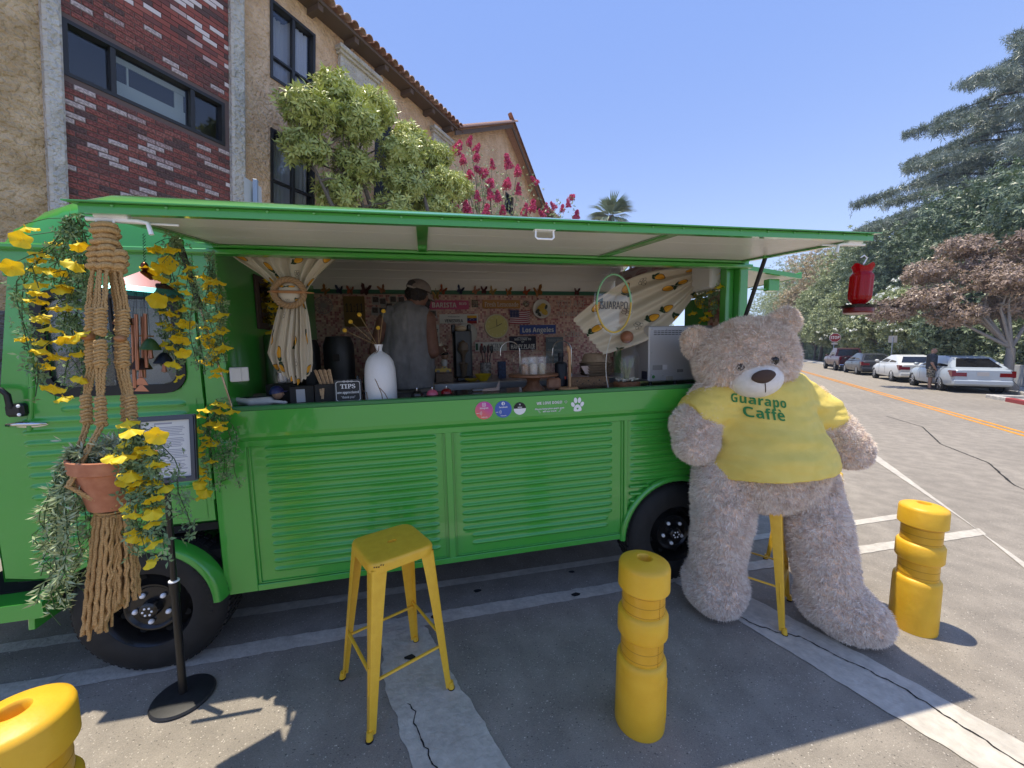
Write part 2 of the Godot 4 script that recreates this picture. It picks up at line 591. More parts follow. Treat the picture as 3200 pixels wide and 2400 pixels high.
func build_ground() -> void:
	var a1 := asphalt("asphalt", 0.93)
	var far := g()
	far.tinted = true
	far.col = Color(1, 1, 1)
	far.quad(v3(-300, -0.008, 300), v3(300, -0.008, 300), v3(300, -0.008, -300), v3(-300, -0.008, -300), Vector3.UP)
	setting("ground", far, asphalt("far_asphalt", 0.95))
	setting("parking_pavement", ground_sheet(-7, -12, 40, 4, 0.2, 0.0, 4), a1)
	var white := rough_mat("road_paint", Color(0.74, 0.71, 0.66), Color(0.83, 0.80, 0.745), 0.8, 0.03, 2.0, 0.4, 8.0, false, 1.1)
	tint(white)
	white.uv1_triplanar = true
	painted("parking_line", xz([[-4.0, -2.26], [-1.31, -2.363], [0.05, -2.398], [1.8, -2.44], [5.1, -2.44]]), xz([[-4.0, -2.15], [-1.25, -2.252], [0.05, -2.288], [1.8, -2.335], [5.0, -2.34]]), 0.004, white, 0.005, 0.02)
	painted("parking_line", xz([[-4.0, -2.63], [-1.31, -2.708], [0.38, -2.73], [4.9, -2.86]]), xz([[-4.0, -2.54], [-1.3, -2.622], [0.0, -2.65], [4.7, -2.77]]), 0.004, white, 0.005, 0.02)
	painted("painted_stripe", xz([[-0.285, -2.286], [-0.25, -1.95], [-0.08, -1.47], [0.12, -0.9]]), xz([[-0.03, -2.286], [0.10, -1.92], [0.28, -1.46], [0.50, -0.9]]), 0.004, white, 0.008, 0.03)
	painted("painted_stripe", xz([[1.745, -2.33], [1.85, -2.02], [2.083, -1.238], [2.32, -0.4]]), xz([[2.06, -2.33], [2.13, -2.13], [2.351, -1.505], [2.66, -0.4]]), 0.004, white, 0.006, 0.0)
	painted("edge_line", xz([[30.0, -30.2], [7.05, -4.82], [5.30, -2.72], [4.68, -2.0], [2.9, 0.1]]), xz([[30.1, -30.1], [7.16, -4.72], [5.17, -2.55], [4.42, -1.80], [2.65, 0.25]]), 0.005, white, 0.006, 0.0)
	var yel := rough_mat("yellow_paint", Color(0.86, 0.55, 0.12), Color(0.93, 0.63, 0.20), 0.8, 0.03, 1.0)
	tint(yel)
	for o: float in [0.0, 0.26]:
		painted("centre_line", xz([[45.0 - o, -42.6], [26.1 - o, -21.1], [13.5 - o, -6.95], [9.0 - o, -1.9], [5.5 - o, 2.0]]), xz([[44.88 - o, -42.6], [25.98 - o, -21.1], [13.38 - o, -6.95], [8.88 - o, -1.9], [5.38 - o, 2.0]]), 0.004, yel, 0.004)
	crack(xz([[1.90, -2.0], [1.95, -1.85], [2.04, -1.75], [2.13, -1.70], [2.198, -1.533], [2.251, -1.436], [2.304, -1.316], [2.32, -1.2], [2.34, -1.05], [2.36, -0.9]]), 0.0065, 0.0045, 3)
	crack(xz([[-0.116, -1.773], [-0.078, -1.715], [-0.083, -1.659], [-0.054, -1.599], [-0.015, -1.506], [0.02, -1.42]]), 0.0065, 0.003, 4)
	crack(xz([[-1.86, -2.33], [-1.9, -2.28], [-1.84, -2.26], [-1.83, -2.22]]), 0.0065, 0.002, 5)
	crack(xz([[7.2, -3.2], [8.2, -3.9], [9.0, -4.9], [10.6, -6.1], [11.4, -7.3]]), 0.003, 0.012, 6)
	crack(xz([[5.0, -1.2], [5.6, -1.9], [6.6, -2.5], [7.2, -3.2]]), 0.003, 0.008, 7)
	for b in [[0.03, -2.345, 0.03], [0.99, -2.36, 0.032], [-0.11, -2.05, 0.03], [0.33, -2.55, 0.03], [1.06, -2.62, 0.025]]:
		var s := g()
		var pl := PackedVector2Array()
		for k in 9:
			var rr: float = b[2] * (0.7 + 0.45 * rng.randf())
			pl.append(v2(cos(TAU * k / 9) * rr * 1.1, sin(TAU * k / 9) * rr * 0.7))
		for k in 9: s.tri(v3(b[0], 0.0068, b[1]), v3(b[0] + pl[k].x, 0.0068, b[1] + pl[k].y), v3(b[0] + pl[(k + 1) % 9].x, 0.0068, b[1] + pl[(k + 1) % 9].y), Vector3.UP)
		setting("gum_spot", s, mat("gum", Color(0.12, 0.12, 0.12), 0.8))

func xz(p: Array) -> Array:
	var o := []
	for e in p: o.append(v2(e[0], e[1]))
	return o

# ---------------------------------------------------------------- the apartment house behind the truck: s runs along its front, h up, o out towards the street
var BF := Transform3D.IDENTITY
func fx(s: float, h: float, o: float) -> Vector3: return v3(s, h, o)

func building_window(b: Node3D, s0: float, h0: float, s1: float, h1: float, mull: Array, bars: Array, curtain := true) -> void:
	var al := mat("dark_aluminium", Color(0.16, 0.15, 0.14), 0.45)
	var w := g()
	ring_strip(w, PackedVector2Array([v2(s0, h0), v2(s1, h0), v2(s1, h1), v2(s0, h1)]), PackedVector2Array([v2(s0 + 0.05, h0 + 0.05), v2(s1 - 0.05, h0 + 0.05), v2(s1 - 0.05, h1 - 0.05), v2(s0 + 0.05, h1 - 0.05)]), -0.12, 0.025)
	var fr := part("window", w, al, b)
	for m in mull: sub("mullion", g().span(v3(m - 0.03, h0 + 0.05, -0.08), v3(m + 0.03, h1 - 0.05, 0.012), 0.004), al, fr)
	for m in bars: sub("glazing_bar", g().span(v3(s0 + 0.05, m - 0.022, -0.085), v3(s1 - 0.05, m + 0.022, 0.008), 0.004), al, fr)
	sub("pane", g().span(v3(s0 + 0.05, h0 + 0.05, -0.075), v3(s1 - 0.05, h1 - 0.05, -0.07), 0.0), glass("house_glass", 0.06, Color(0.16, 0.18, 0.20)), fr)
	if curtain:
		var rows := []
		for k in 61:
			var t := k / 60.0
			var x := lerpf(s0 + 0.06, s1 - 0.06, t)
			var z := -0.15 - (0.16 if x < mull[0] else 0.0) + 0.025 * sin(t * 55.0) + 0.012 * sin(t * 131.0)
			rows.append(PackedVector3Array([v3(x, h0 + 0.06, z), v3(x, (h0 + h1) / 2, z), v3(x, h1 - 0.06, z)]))
		sub("curtain", g().grid(rows), mat("net_curtain", Color(0.74, 0.75, 0.78), 0.9), fr)
	sub("room_back", g().span(v3(s0, h0, -0.62), v3(s1, h1, -0.6), 0.0), mat("dark_room", Color(0.20, 0.20, 0.22), 0.9), fr)

func stucco(key: String, lo: Color, hi: Color) -> StandardMaterial3D:
	var m := rough_mat(key, lo, hi, 0.95, 0.02, 0.45, 1.0, 1.0, true, 1.6)
	if not texs.has("stucco"): texs["stucco"] = bump_tex(512, 0.045, 5, 21, 9.0)
	m.normal_texture = texs["stucco"]
	m.normal_scale = 1.3
	return m

func build_house() -> void:
	var u := v3(sin(deg_to_rad(40)), 0, -cos(deg_to_rad(40)))
	u = u.slide(PL.y).normalized()
	var n := u.cross(PL.y)
	BF = Transform3D(Basis(u, PL.y, n), v3(-4.69, 0, -6.80))
	var b := thing("apartment_house", "tan stucco apartment house with a red brick panel and clay tile roof", "apartment house", v3(6, 0, -2), BF)
	var tan1 := stucco("stucco_tan", lin(0.50, 0.335, 0.17), lin(0.74, 0.53, 0.31))
	var tan2 := stucco("stucco_pink", lin(0.70, 0.46, 0.27), lin(0.86, 0.60, 0.38))
	var grey := stucco("stucco_grey", lin(0.50, 0.455, 0.385), lin(0.72, 0.66, 0.57))
	# walls, in pieces round the window openings
	var w := g()
	w.span(v3(-9, -0.5, -0.5), v3(-0.42, 9.4, 0.0), 0.0)
	part("wall", w, tan1, b)
	var wall := g()
	for e in [[1.9, 2.45, -0.5, 9.4], [3.39, 8.6, -0.5, 9.4], [2.45, 3.39, -0.5, 4.62], [2.45, 3.39, 6.07, 6.99], [2.45, 3.39, 8.42, 9.4], [8.6, 17.0, -0.5, 7.75], [8.6, 11.9, 7.75, 9.0], [12.6, 17.0, 7.75, 9.0], [11.9, 12.6, 8.5, 9.0]]:
		wall.span(v3(e[0], e[2], -0.14), v3(e[1], e[3], 0.0), 0.0)
	wall.prism(PackedVector2Array([v2(8.0, 9.0), v2(15.2, 9.0), v2(11.56, 10.85)]), -0.14, 0.0)
	part("wall", wall, tan2, b)
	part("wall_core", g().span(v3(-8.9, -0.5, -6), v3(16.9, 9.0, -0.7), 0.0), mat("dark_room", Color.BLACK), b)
	for e in [[-0.445, -0.275], [1.725, 1.95]]:
		part("pilaster", g().span(v3(e[0], -0.5, -0.1), v3(e[1], 9.2, 0.13), 0.03), grey, b)
	part("base_plinth", g().span(v3(-9, -0.5, 0.0), v3(1.7, 2.15, 0.05), 0.02), stucco("stucco_dark", lin(0.10, 0.09, 0.075), lin(0.17, 0.15, 0.13)), b)
	# brick panel: a mortar bed with every brick standing proud
	var bed := g()
	for e in [[-0.28, 1.73, -0.5, 5.33], [-0.28, 1.73, 6.05, 9.2], [-0.28, -0.255, 5.33, 6.05], [1.655, 1.73, 5.33, 6.05]]: bed.span(v3(e[0], e[2], -0.1), v3(e[1], e[3], 0.012), 0.0)
	var brickwall := part("brick_panel", bed, mat("mortar", lin(0.16, 0.11, 0.10), 1.0), b)
	var cols := [lin(0.36, 0.105, 0.08), lin(0.29, 0.085, 0.07), lin(0.22, 0.085, 0.072), lin(0.14, 0.075, 0.068), lin(0.40, 0.135, 0.105), lin(0.82, 0.70, 0.66), lin(0.60, 0.43, 0.40)]
	var bm := []
	for k in cols.size(): bm.append(rough_mat("brick_%d" % k, cols[k].lerp(Color(0.2, 0.12, 0.11), 0.35) , cols[k].lerp(Color(0.75, 0.65, 0.64), 0.10 if k < 5 else 0.4), 0.95, 0.035, 3.0, 0.8, 3.0, true, 2.4))
	var full := g().box(Vector3.ZERO, v3(0.205, 0.062, 0.03), Basis.IDENTITY, 0.004).mesh()
	var half := g().box(Vector3.ZERO, v3(0.10, 0.062, 0.03), Basis.IDENTITY, 0.004).mesh()
	var rest := g()
	rest.tinted = true
	var count := 0
	var r := RandomNumberGenerator.new()
	r.seed = 77
	var clump := FastNoiseLite.new()
	clump.seed = 4; clump.frequency = 1.3
	for row in 76:
		var h := 3.30 + row * 0.077
		var s := -0.275 + (0.0 if row % 2 == 0 else 0.107)
		if row % 2: s = -0.275
		var first := row % 2 == 1
		while s < 1.70:
			var wd := 0.10 if first else 0.205
			first = false
			wd = minf(wd, 1.722 - s)
			var c := s + wd / 2
			s += wd + 0.010
			if wd < 0.04: continue
			if h > 5.29 and h < 6.09 and c > -0.30 and c < 1.70:
				continue
			var q := r.randf() + 0.35 * clump.get_noise_2d(c * 1.2, h * 2.2)
			var kd := 5 if q > 0.86 else 6 if q > 0.78 else 4 if q > 0.7 else 0 if q > 0.42 else 1 if q > 0.22 else 2 if q > 0.08 else 3
			if h < 3.45: continue
			if count < 290 and wd > 0.09:
				var o := MeshInstance3D.new()
				o.mesh = full if wd > 0.15 else half
				o.material_override = bm[kd]
				o.name = named("brick", brickwall)
				brickwall.add_child(o, true)
				o.position = v3(c, h, 0.004 + r.randf() * 0.006)
				o.scale = v3(wd / (0.205 if wd > 0.15 else 0.10), 1, 1)
				count += 1
			else:
				rest.col = (cols[kd] as Color).srgb_to_linear()
				rest.box(v3(c, h, 0.004 + r.randf() * 0.006), v3(wd, 0.062, 0.03), Basis.IDENTITY, 0.0)
	var rm := tint(mat("brick_mass", Color.WHITE, 0.95))
	var ro := sub("bricks", rest, rm, brickwall)
	ro.set_meta("kind", "stuff")
	building_window(b, -0.255, 5.33, 1.655, 6.05, [0.235, 1.19], [], false)
	# inside the ribbon window a blind and the house across the street mirrored in the glass
	part("blind", g().span(v3(0.27, 5.40, -0.2), v3(1.16, 5.66, -0.18), 0.0), mat("pale_blind", Color(0.62, 0.66, 0.64), 0.8), b)
	part("blind", g().span(v3(0.27, 5.92, -0.2), v3(1.16, 6.0, -0.18), 0.0), mat("pale_blind", Color.WHITE), b)
	part("blind", g().span(v3(0.44, 5.40, -0.21), v3(0.462, 6.0, -0.19), 0.0).span(v3(1.02, 5.5, -0.21), v3(1.14, 5.95, -0.19), 0.0), mat("pale_blind", Color.WHITE), b)
	building_window(b, 2.45, 6.99, 3.39, 8.42, [2.92], [7.41])
	building_window(b, 2.45, 4.62, 3.39, 6.07, [2.92], [5.11])
	building_window(b, 11.9, 7.75, 12.6, 8.5, [12.2], [], true)
	# stone trim of the recessed balconies
	var stone := stucco("trim_stone", lin(0.55, 0.50, 0.42), lin(0.70, 0.65, 0.56))
	for e in [[3.95, 5.0], [7.2, 8.0]]:
		var tr := g()
		tr.span(v3(e[0], 7.9, 0.0), v3(e[1], 8.42, 0.10), 0.01)
		tr.span(v3(e[0] - 0.05, 8.40, 0.0), v3(e[1] + 0.05, 8.48, 0.16), 0.01)
		tr.span(v3(e[0] - 0.09, 8.46, 0.0), v3(e[1] + 0.09, 8.56, 0.22), 0.015)
		part("stone_trim", tr, stone, b)
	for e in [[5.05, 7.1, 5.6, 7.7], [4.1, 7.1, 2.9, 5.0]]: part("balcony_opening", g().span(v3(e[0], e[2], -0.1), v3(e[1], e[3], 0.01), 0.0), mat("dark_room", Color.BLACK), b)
	# eaves, gable and clay tiles
	var wood := mat("eaves_wood", lin(0.13, 0.085, 0.06), 0.8)
	var ev := g()
	ev.span(v3(-9, 8.80, 0.0), v3(8.0, 8.86, 0.40), 0.0)
	var roof := part("roof", ev, wood, b)
	for k in 14: sub("rafter_end", g().span(v3(-4.0 + k * 0.9, 8.68, 0.0), v3(-3.88 + k * 0.9, 8.80, 0.36), 0.004), wood, roof)
	var clay := []
	for k in 5: clay.append(rough_mat("clay_%d" % k, [lin(0.40, 0.22, 0.16), lin(0.48, 0.30, 0.23), lin(0.36, 0.18, 0.13), lin(0.55, 0.38, 0.30), lin(0.42, 0.26, 0.20)][k], [lin(0.52, 0.33, 0.25), lin(0.62, 0.45, 0.37), lin(0.46, 0.27, 0.2), lin(0.68, 0.53, 0.45), lin(0.55, 0.38, 0.31)][k], 0.9, 0.03, 2.0, 0.5, 3.0))
	var sheet := g()
	sheet.quad(v3(-9, 8.87, 0.42), v3(8.3, 8.87, 0.42), v3(8.3, 10.6, -4.5), v3(-9, 10.6, -4.5))
	sheet.quad(v3(7.9, 8.80, 0.40), v3(11.56, 10.92, 0.40), v3(11.56, 10.92, -4), v3(7.9, 8.80, -4))
	sheet.quad(v3(15.4, 8.80, 0.40), v3(11.56, 10.92, 0.40), v3(11.56, 10.92, -4), v3(15.4, 8.80, -4))
	sheet.quad(v3(15.2, 8.95, 0.42), v3(26, 8.95, 0.42), v3(26, 10.6, -4.5), v3(15.2, 10.6, -4.5))
	sub("roof_deck", sheet, clay[0], roof)
	sub("soffit", g().span(v3(15.0, 8.86, -0.1), v3(26, 8.92, 0.40), 0.0), wood, roof)
	for e in [[7.9, 8.74, 11.56, 10.86], [15.4, 8.74, 11.56, 10.86]]: sub("barge_board", g().prism(PackedVector2Array([v2(e[0], e[1]), v2(e[2], e[3]), v2(e[2], e[3] - 0.14), v2(e[0], e[1] - 0.14)]), 0.34, 0.39), wood, roof)
	var tile := g()
	var rows := []
	for z in [0.0, 0.22, 0.44]:
		for th in ([0.0, 0.016] if z == 0.0 else [0.016]):
			var row := PackedVector3Array()
			for k in 9:
				var an := PI * k / 8.0
				row.append(v3(cos(an) * (0.082 + th - z * 0.03), sin(an) * (0.082 + th - z * 0.03) , -z))
			rows.append(row)
	tile.grid(rows)
	var tm := tile.mesh()
	var slope := Basis(Vector3.RIGHT, deg_to_rad(19))
	for k in 62:
		var x := -4.2 + k * 0.2
		for c in 2:
			var o := MeshInstance3D.new()
			o.mesh = tm
			o.material_override = clay[(k * 7 + c * 3 + k / 3) % 5]
			o.name = named("roof_tile", roof)
			roof.add_child(o, true)
			o.transform = Transform3D(slope.rotated(Vector3(0, 0, 1), (r.randf() - 0.5) * 0.06), v3(x, 8.885 + c * 0.13, 0.5 - c * 0.38))
	for side in 2:
		for k in 21:
			var t := (k + 0.5) / 21.0
			var o := MeshInstance3D.new()
			o.mesh = tm
			o.material_override = clay[(k * 5 + side * 2) % 5]
			o.name = named("rake_tile", roof)
			roof.add_child(o, true)
			var a := v3(7.9, 8.80, 0.40).lerp(v3(11.56, 10.92, 0.40), t) if side == 0 else v3(15.4, 8.80, 0.40).lerp(v3(11.56, 10.92, 0.40), t)
			var ang := atan2(2.12, 3.7) * (1.0 if side == 0 else -1.0)
			var bb := Basis(Vector3.UP, -PI / 2 if side == 0 else PI / 2)
			o.transform = Transform3D(bb.rotated(Vector3(0, 0, 1), ang), a + v3(0, 0.0, 0.0))
	for k in 22:
		var o := MeshInstance3D.new()
		o.mesh = tm
		o.material_override = clay[(k * 3) % 5]
		o.name = named("roof_tile", roof)
		roof.add_child(o, true)
		o.transform = Transform3D(slope, v3(15.2 + k * 0.2, 8.965, 0.5))
	# a small pale chimney house further down the row
	var ch := thing("far_house", "small pale house front with chimney pots beyond the gable", "house", v3(24, 0, 0), BF)
	part("wall", g().span(v3(23, 0, -2), v3(25.5, 10.2, 0.4), 0.0), mat("far_white", Color(0.82, 0.80, 0.80), 0.9), ch)
	for k in 3: part("chimney_pot", g().span(v3(23.2 + k * 0.8, 10.2, -0.6), v3(23.6 + k * 0.8, 10.7, -0.2), 0.02), mat("far_clay", lin(0.4, 0.28, 0.24), 0.9), ch)
	part("window", g().span(v3(23.9, 7.6, 0.4), v3(24.7, 9.0, 0.44), 0.0), mat("dark_room", Color.BLACK), ch)

# ---------------------------------------------------------------- leaves, crowns and trees
func leaf_tuft(leaves: int, l: float, w: float, spread: float, sd: int, cup := 0.25) -> ArrayMesh:
	var s := g()
	var r := RandomNumberGenerator.new()
	r.seed = sd
	for k in leaves:
		var az := TAU * (k + r.randf() * 0.6) / leaves
		var el := (r.randf() - 0.35) * spread
		var d := v3(cos(az) * cos(el), sin(el), sin(az) * cos(el))
		var side := d.cross(Vector3.UP)
		side = (side.normalized() if side.length() > 0.05 else Vector3.RIGHT).rotated(d, (r.randf() - 0.5) * 1.2)
		var nn := side.cross(d)
		var ll := l * (0.7 + 0.5 * r.randf())
		var root := d * ll * 0.08
		var mid := d * ll * 0.5 + nn * ll * cup * 0.3
		var tip := d * ll - nn * ll * cup * 0.35
		s.tri(root, mid + side * w * 0.5, mid - side * w * 0.5, nn)
		s.tri(tip, mid + side * w * 0.5, mid - side * w * 0.5, nn)
	return s.mesh()

func leaf_mat(key: String, gloss := 0.5) -> StandardMaterial3D:
	var m := tint(mat(key, Color.WHITE, gloss))
	m.backlight_enabled = true
	m.backlight = Color(0.35, 0.42, 0.18)
	return m

# points spread through ellipsoids, denser near their skins; each clump keeps its own shade of leaf
func crown_points(clumps: Array, count: int, sd: int, up_bias := 0.25) -> Array:
	var r := RandomNumberGenerator.new()
	r.seed = sd
	var tot := 0.0
	for c in clumps: tot += c[1].x * c[1].y + c[1].y * c[1].z + c[1].x * c[1].z
	var xs := []
	var tone := PackedFloat32Array()
	for c in clumps:
		var rad: Vector3 = c[1]
		var n := int(count * (rad.x * rad.y + rad.y * rad.z + rad.x * rad.z) / tot)
		var base := r.randf()
		for k in n:
			var d := v3(r.randfn(), r.randfn(), r.randfn()).normalized()
			var q := pow(r.randf(), 0.42)
			var p: Vector3 = c[0] + d * rad * q * (0.86 + 0.28 * r.randf())
			var out := (d + v3(0, up_bias, 0) + v3(r.randfn(), r.randfn(), r.randfn()) * 0.35).normalized()
			var e := out.cross(v3(r.randfn(), r.randfn(), r.randfn())).normalized()
			var sc := 0.7 + 0.6 * r.randf()
			xs.append(Transform3D(Basis(e, out, e.cross(out)).scaled(Vector3.ONE * sc), p))
			tone.append(clampf(base * 0.6 + r.randf() * 0.5 + 0.12 * d.y, 0, 1))
	return [xs, tone]

func foliage(called: String, parent: Node3D, clumps: Array, count: int, me: Mesh, m: Material, lo: Color, hi: Color, sd: int) -> void:
	var q := crown_points(clumps, count, sd)
	var cols := []
	for t in q[1]: cols.append(lo.lerp(hi, t))
	scatter(called, me, m, q[0], parent, cols, "stuff")

func limbs(s: G, base: Vector3, tops: Array, r0: float, sd: int, fork := 0.4) -> G:
	var r := RandomNumberGenerator.new()
	r.seed = sd
	var mean := Vector3.ZERO
	for t in tops: mean += t
	mean /= tops.size()
	var f := base.lerp(mean, fork)
	f.x = lerpf(base.x, f.x, 0.6); f.z = lerpf(base.z, f.z, 0.6)
	var mid := base.lerp(f, 0.5) + v3(r.randfn(), 0, r.randfn()) * r0 * 0.5
	s.tube([base, mid, f], [r0 * 1.25, r0, r0 * 0.9], 9)
	for t: Vector3 in tops:
		var a := f.lerp(t, 0.4) + v3(r.randfn() * 0.12, 0.1, r.randfn() * 0.12) * f.distance_to(t)
		s.tube([f, a, t], [r0 * 0.7, r0 * 0.42, r0 * 0.12], 7)
		for k in 3:
			var st := a.lerp(t, r.randf() * 0.8)
			var e := st + v3(r.randfn(), absf(r.randfn()) * 0.8, r.randfn()).limit_length(1.3) * f.distance_to(t) * 0.13
			s.tube([st, st.lerp(e, 0.5) + v3(0, 0.03, 0), e], [r0 * 0.25, r0 * 0.16, r0 * 0.05], 5)
	return s

func broad_tree(called: String, label: String, group: String, base: Vector3, clumps: Array, count: int, me: Mesh, m: Material, lo: Color, hi: Color, r0: float, sd: int, bark: Material) -> Node3D:
	var t := thing(called, label, "tree", base, W, group)
	var tops := []
	for c in clumps: tops.append(c[0])
	part("trunk", limbs(g(), base, tops, r0, sd), bark, t)
	foliage("crown", t, clumps, count, me, m, lo, hi, sd)
	return t

func auto_clumps(c: Vector3, rad: Vector3, n: int, sd: int, size := 0.45) -> Array:
	var r := RandomNumberGenerator.new()
	r.seed = sd
	var o := []
	for k in n:
		var y := 1.0 - 1.75 * (k + 0.5) / n
		var rr := sqrt(maxf(0.0, 1.0 - y * y * 0.9))
		var an := k * 2.399 + r.randf() * 0.7
		var p := v3(cos(an) * rr, y, sin(an) * rr) * (0.55 + 0.2 * r.randf())
		o.append([c + p * rad, rad * size * (0.75 + 0.5 * r.randf())])
	return o

func st(s: float, off: float, y := 0.0) -> Vector3: return v3(0.665 * s + 0.747 * off, y, -0.747 * s + 0.665 * off)

func build_near_plants() -> void:
	var bark := rough_mat("bark", lin(0.10, 0.08, 0.06), lin(0.22, 0.18, 0.14), 0.95, 0.04, 4.0, 1.0)
	var lm := leaf_mat("leaves", 0.42)
	var ros := leaf_tuft(10, 0.14, 0.038, 1.4, 3)
	# the rounded evergreen between house and truck
	var cl := []
	for e in [[-1.55, 6.55, -8.35, 0.5], [-0.95, 6.72, -8.95, 0.5], [-0.25, 6.5, -9.6, 0.45], [-1.95, 5.95, -7.9, 0.5], [-1.25, 6.05, -8.3, 0.55], [-0.4, 5.95, -9.2, 0.55], [0.35, 6.35, -10.0, 0.5], [-2.05, 5.35, -7.95, 0.45], [-1.3, 5.35, -8.6, 0.5], [-0.3, 5.3, -9.2, 0.6], [0.5, 5.65, -9.9, 0.6], [0.9, 5.9, -10.6, 0.5], [0.3, 4.9, -9.7, 0.6], [-0.6, 4.7, -9.0, 0.5], [-1.6, 4.75, -8.4, 0.45]]:
		cl.append([v3(e[0], e[1], e[2]), v3(e[3] * 0.9, e[3] * 0.66, e[3] * 0.9)])
	broad_tree("evergreen_tree", "round evergreen tree with glossy leaf whorls behind the truck roof", "", v3(-0.9, 0, -9.1), cl, 3900, ros, lm, lin(0.10, 0.125, 0.012), lin(0.40, 0.42, 0.045), 0.12, 8, bark)
	# crape myrtle: thin stems, small leaves, plumes of deep pink
	var c := thing("crape_myrtle", "crape myrtle with deep pink flower plumes beside the gable", "flowering tree", v3(2.2, 0, -12.2))
	var tips := []
	for e in [[905, 455, 9.3], [930, 435, 9.4], [925, 395, 9.6], [955, 390, 9.5], [945, 455, 9.4], [988, 318, 10.4], [1015, 305, 10.8], [1000, 345, 10.3], [1030, 340, 10.6], [1015, 375, 10.2], [1063, 355, 10.9], [1097, 350, 11.3], [1118, 368, 11.5], [1060, 395, 10.6], [1030, 425, 10.1], [1010, 455, 9.8], [1075, 425, 10.7], [1095, 395, 11.0], [1050, 455, 10.2], [975, 450, 9.5], [985, 455, 9.6], [1155, 390, 12.5], [1135, 455, 12.0], [1150, 445, 12.2], [1180, 450, 12.6], [1195, 445, 13.0], [1215, 450, 13.4], [1228, 440, 13.6], [1236, 425, 13.7], [1120, 410, 11.6], [1170, 462, 12.4], [1245, 465, 13.8], [960, 405, 9.7], [1040, 370, 10.6], [1060, 420, 10.5], [1030, 320, 10.7], [1085, 455, 10.9]]:
		tips.append(at_px(e[0], e[1], e[2]))
	var stems := g()
	var root := v3(2.2, 0.0, -12.2)
	var xs := []
	var lc := []
	var r := RandomNumberGenerator.new()
	r.seed = 31
	for k in tips.size():
		var t: Vector3 = tips[k]
		var a := v3(lerpf(root.x, t.x, 0.55) + r.randfn() * 0.1, lerpf(3.6, t.y, 0.45), lerpf(root.z, t.z, 0.55))
		if k % 3 == 0: stems.tube([root + v3(r.randfn() * 0.1, 0, r.randfn() * 0.1), root.lerp(a, 0.6) + v3(0, 0.4, 0), a], [0.035, 0.025, 0.016], 6)
		stems.tube([a, a.lerp(t, 0.6) + v3(0, 0.08, 0), t], [0.014, 0.009, 0.004], 5)
		for q in 34:
			var p := a.lerp(t, 0.15 + 0.8 * r.randf()) + v3(r.randfn(), r.randfn() * 0.8, r.randfn()) * 0.22
			var o := v3(r.randfn(), r.randfn() + 0.6, r.randfn()).normalized()
			var e := o.cross(v3(r.randfn(), r.randfn(), r.randfn())).normalized()
			xs.append(Transform3D(Basis(e, o, e.cross(o)).scaled(Vector3.ONE * (0.6 + 0.6 * r.randf())), p))
			lc.append(lin(0.08, 0.14, 0.035).lerp(lin(0.22, 0.26, 0.09), r.randf()))
	part("stem", stems, bark, c)
	scatter("leaves", leaf_tuft(6, 0.075, 0.03, 1.6, 5), lm, xs, c, lc)
	var pm := tint(mat("pink_petals", Color.WHITE, 0.75))
	var plumes := []
	for k in 5:
		var ps := g()
		ps.tinted = true
		for q in 190:
			var h := pow(r.randf(), 1.3)
			var rad := (0.85 - 0.62 * h) * sqrt(r.randf())
			var an := r.randf() * TAU
			var p := v3(cos(an) * rad, h * 2.1 - 0.9, sin(an) * rad) + v3(0.25 * sin(k * 2.1) * h, 0, 0.2 * cos(k) * h)
			ps.col = Color(0.48, 0.045, 0.13).lerp(Color(0.90, 0.17, 0.33), r.randf())
			for e in 4:
				var d := v3(r.randfn(), r.randfn(), r.randfn()).normalized() * 0.21
				var w := d.cross(v3(r.randfn(), r.randfn(), r.randfn())).normalized() * 0.13
				ps.tri(p, p + d + w, p + d - w)
		plumes.append(ps.mesh())
	for k in tips.size():
		var big := 0.115 + 0.07 * r.randf()
		var o := part("flower_plume", plumes[k % 5], pm, c)
		o.transform = Transform3D(Basis.from_euler(v3(r.randfn() * 0.3, r.randf() * 6.0, r.randfn() * 0.35)).scaled(v3(big, big, big)), tips[k] - (c.get_meta("org") as Vector3))
	# fan palm far off over the truck
	var pb := at_px(1322, 500, 34.0)
	var pt2 := thing("fan_palm", "distant palm with a round grey-green head above the roof hatch", "palm tree", v3(pb.x, 0, pb.z))
	var hd := at_px(1320, 466, 34.0)
	part("trunk", g().tube([v3(pb.x, 0, pb.z), v3(pb.x, hd.y * 0.5, pb.z), hd], [0.35, 0.28, 0.25], 9), bark, pt2)
	var fr := g()
	for k in 90:
		var d := v3(r.randfn(), r.randfn() * 0.8 + 0.35, r.randfn()).normalized()
		var l := 1.9 + r.randf() * 0.6
		var p0 := hd + d * 0.25
		var p1 := hd + d * l * 0.6 + v3(0, 0.06, 0)
		var p2 := hd + d * l + v3(0, -0.35, 0)
		var sd := d.cross(Vector3.UP).normalized()
		for e in 5:
			var q := (e - 2) * 0.13
			fr.tri(p0, p1 + sd * (q - 0.06), p1 + sd * (q + 0.06))
			fr.tri(p2 + sd * q * 1.5, p1 + sd * (q - 0.06), p1 + sd * (q + 0.06))
	part("crown", fr, mat("palm_green", lin(0.24, 0.30, 0.20), 0.6), pt2, "stuff")

# a point seen in the photograph (in its 2212-wide view) at a depth along the camera axis: only used to copy where branches end
func at_px(x: float, y: float, depth: float) -> Vector3:
	var cb := Basis.from_euler(Vector3(deg_to_rad(-5.2), deg_to_rad(-12.76), 0))
	return v3(0, 1.7, 0) + cb * (v3((x - 1106.0) / 829.5, -(y - 829.5) / 829.5, -1.0) * depth)

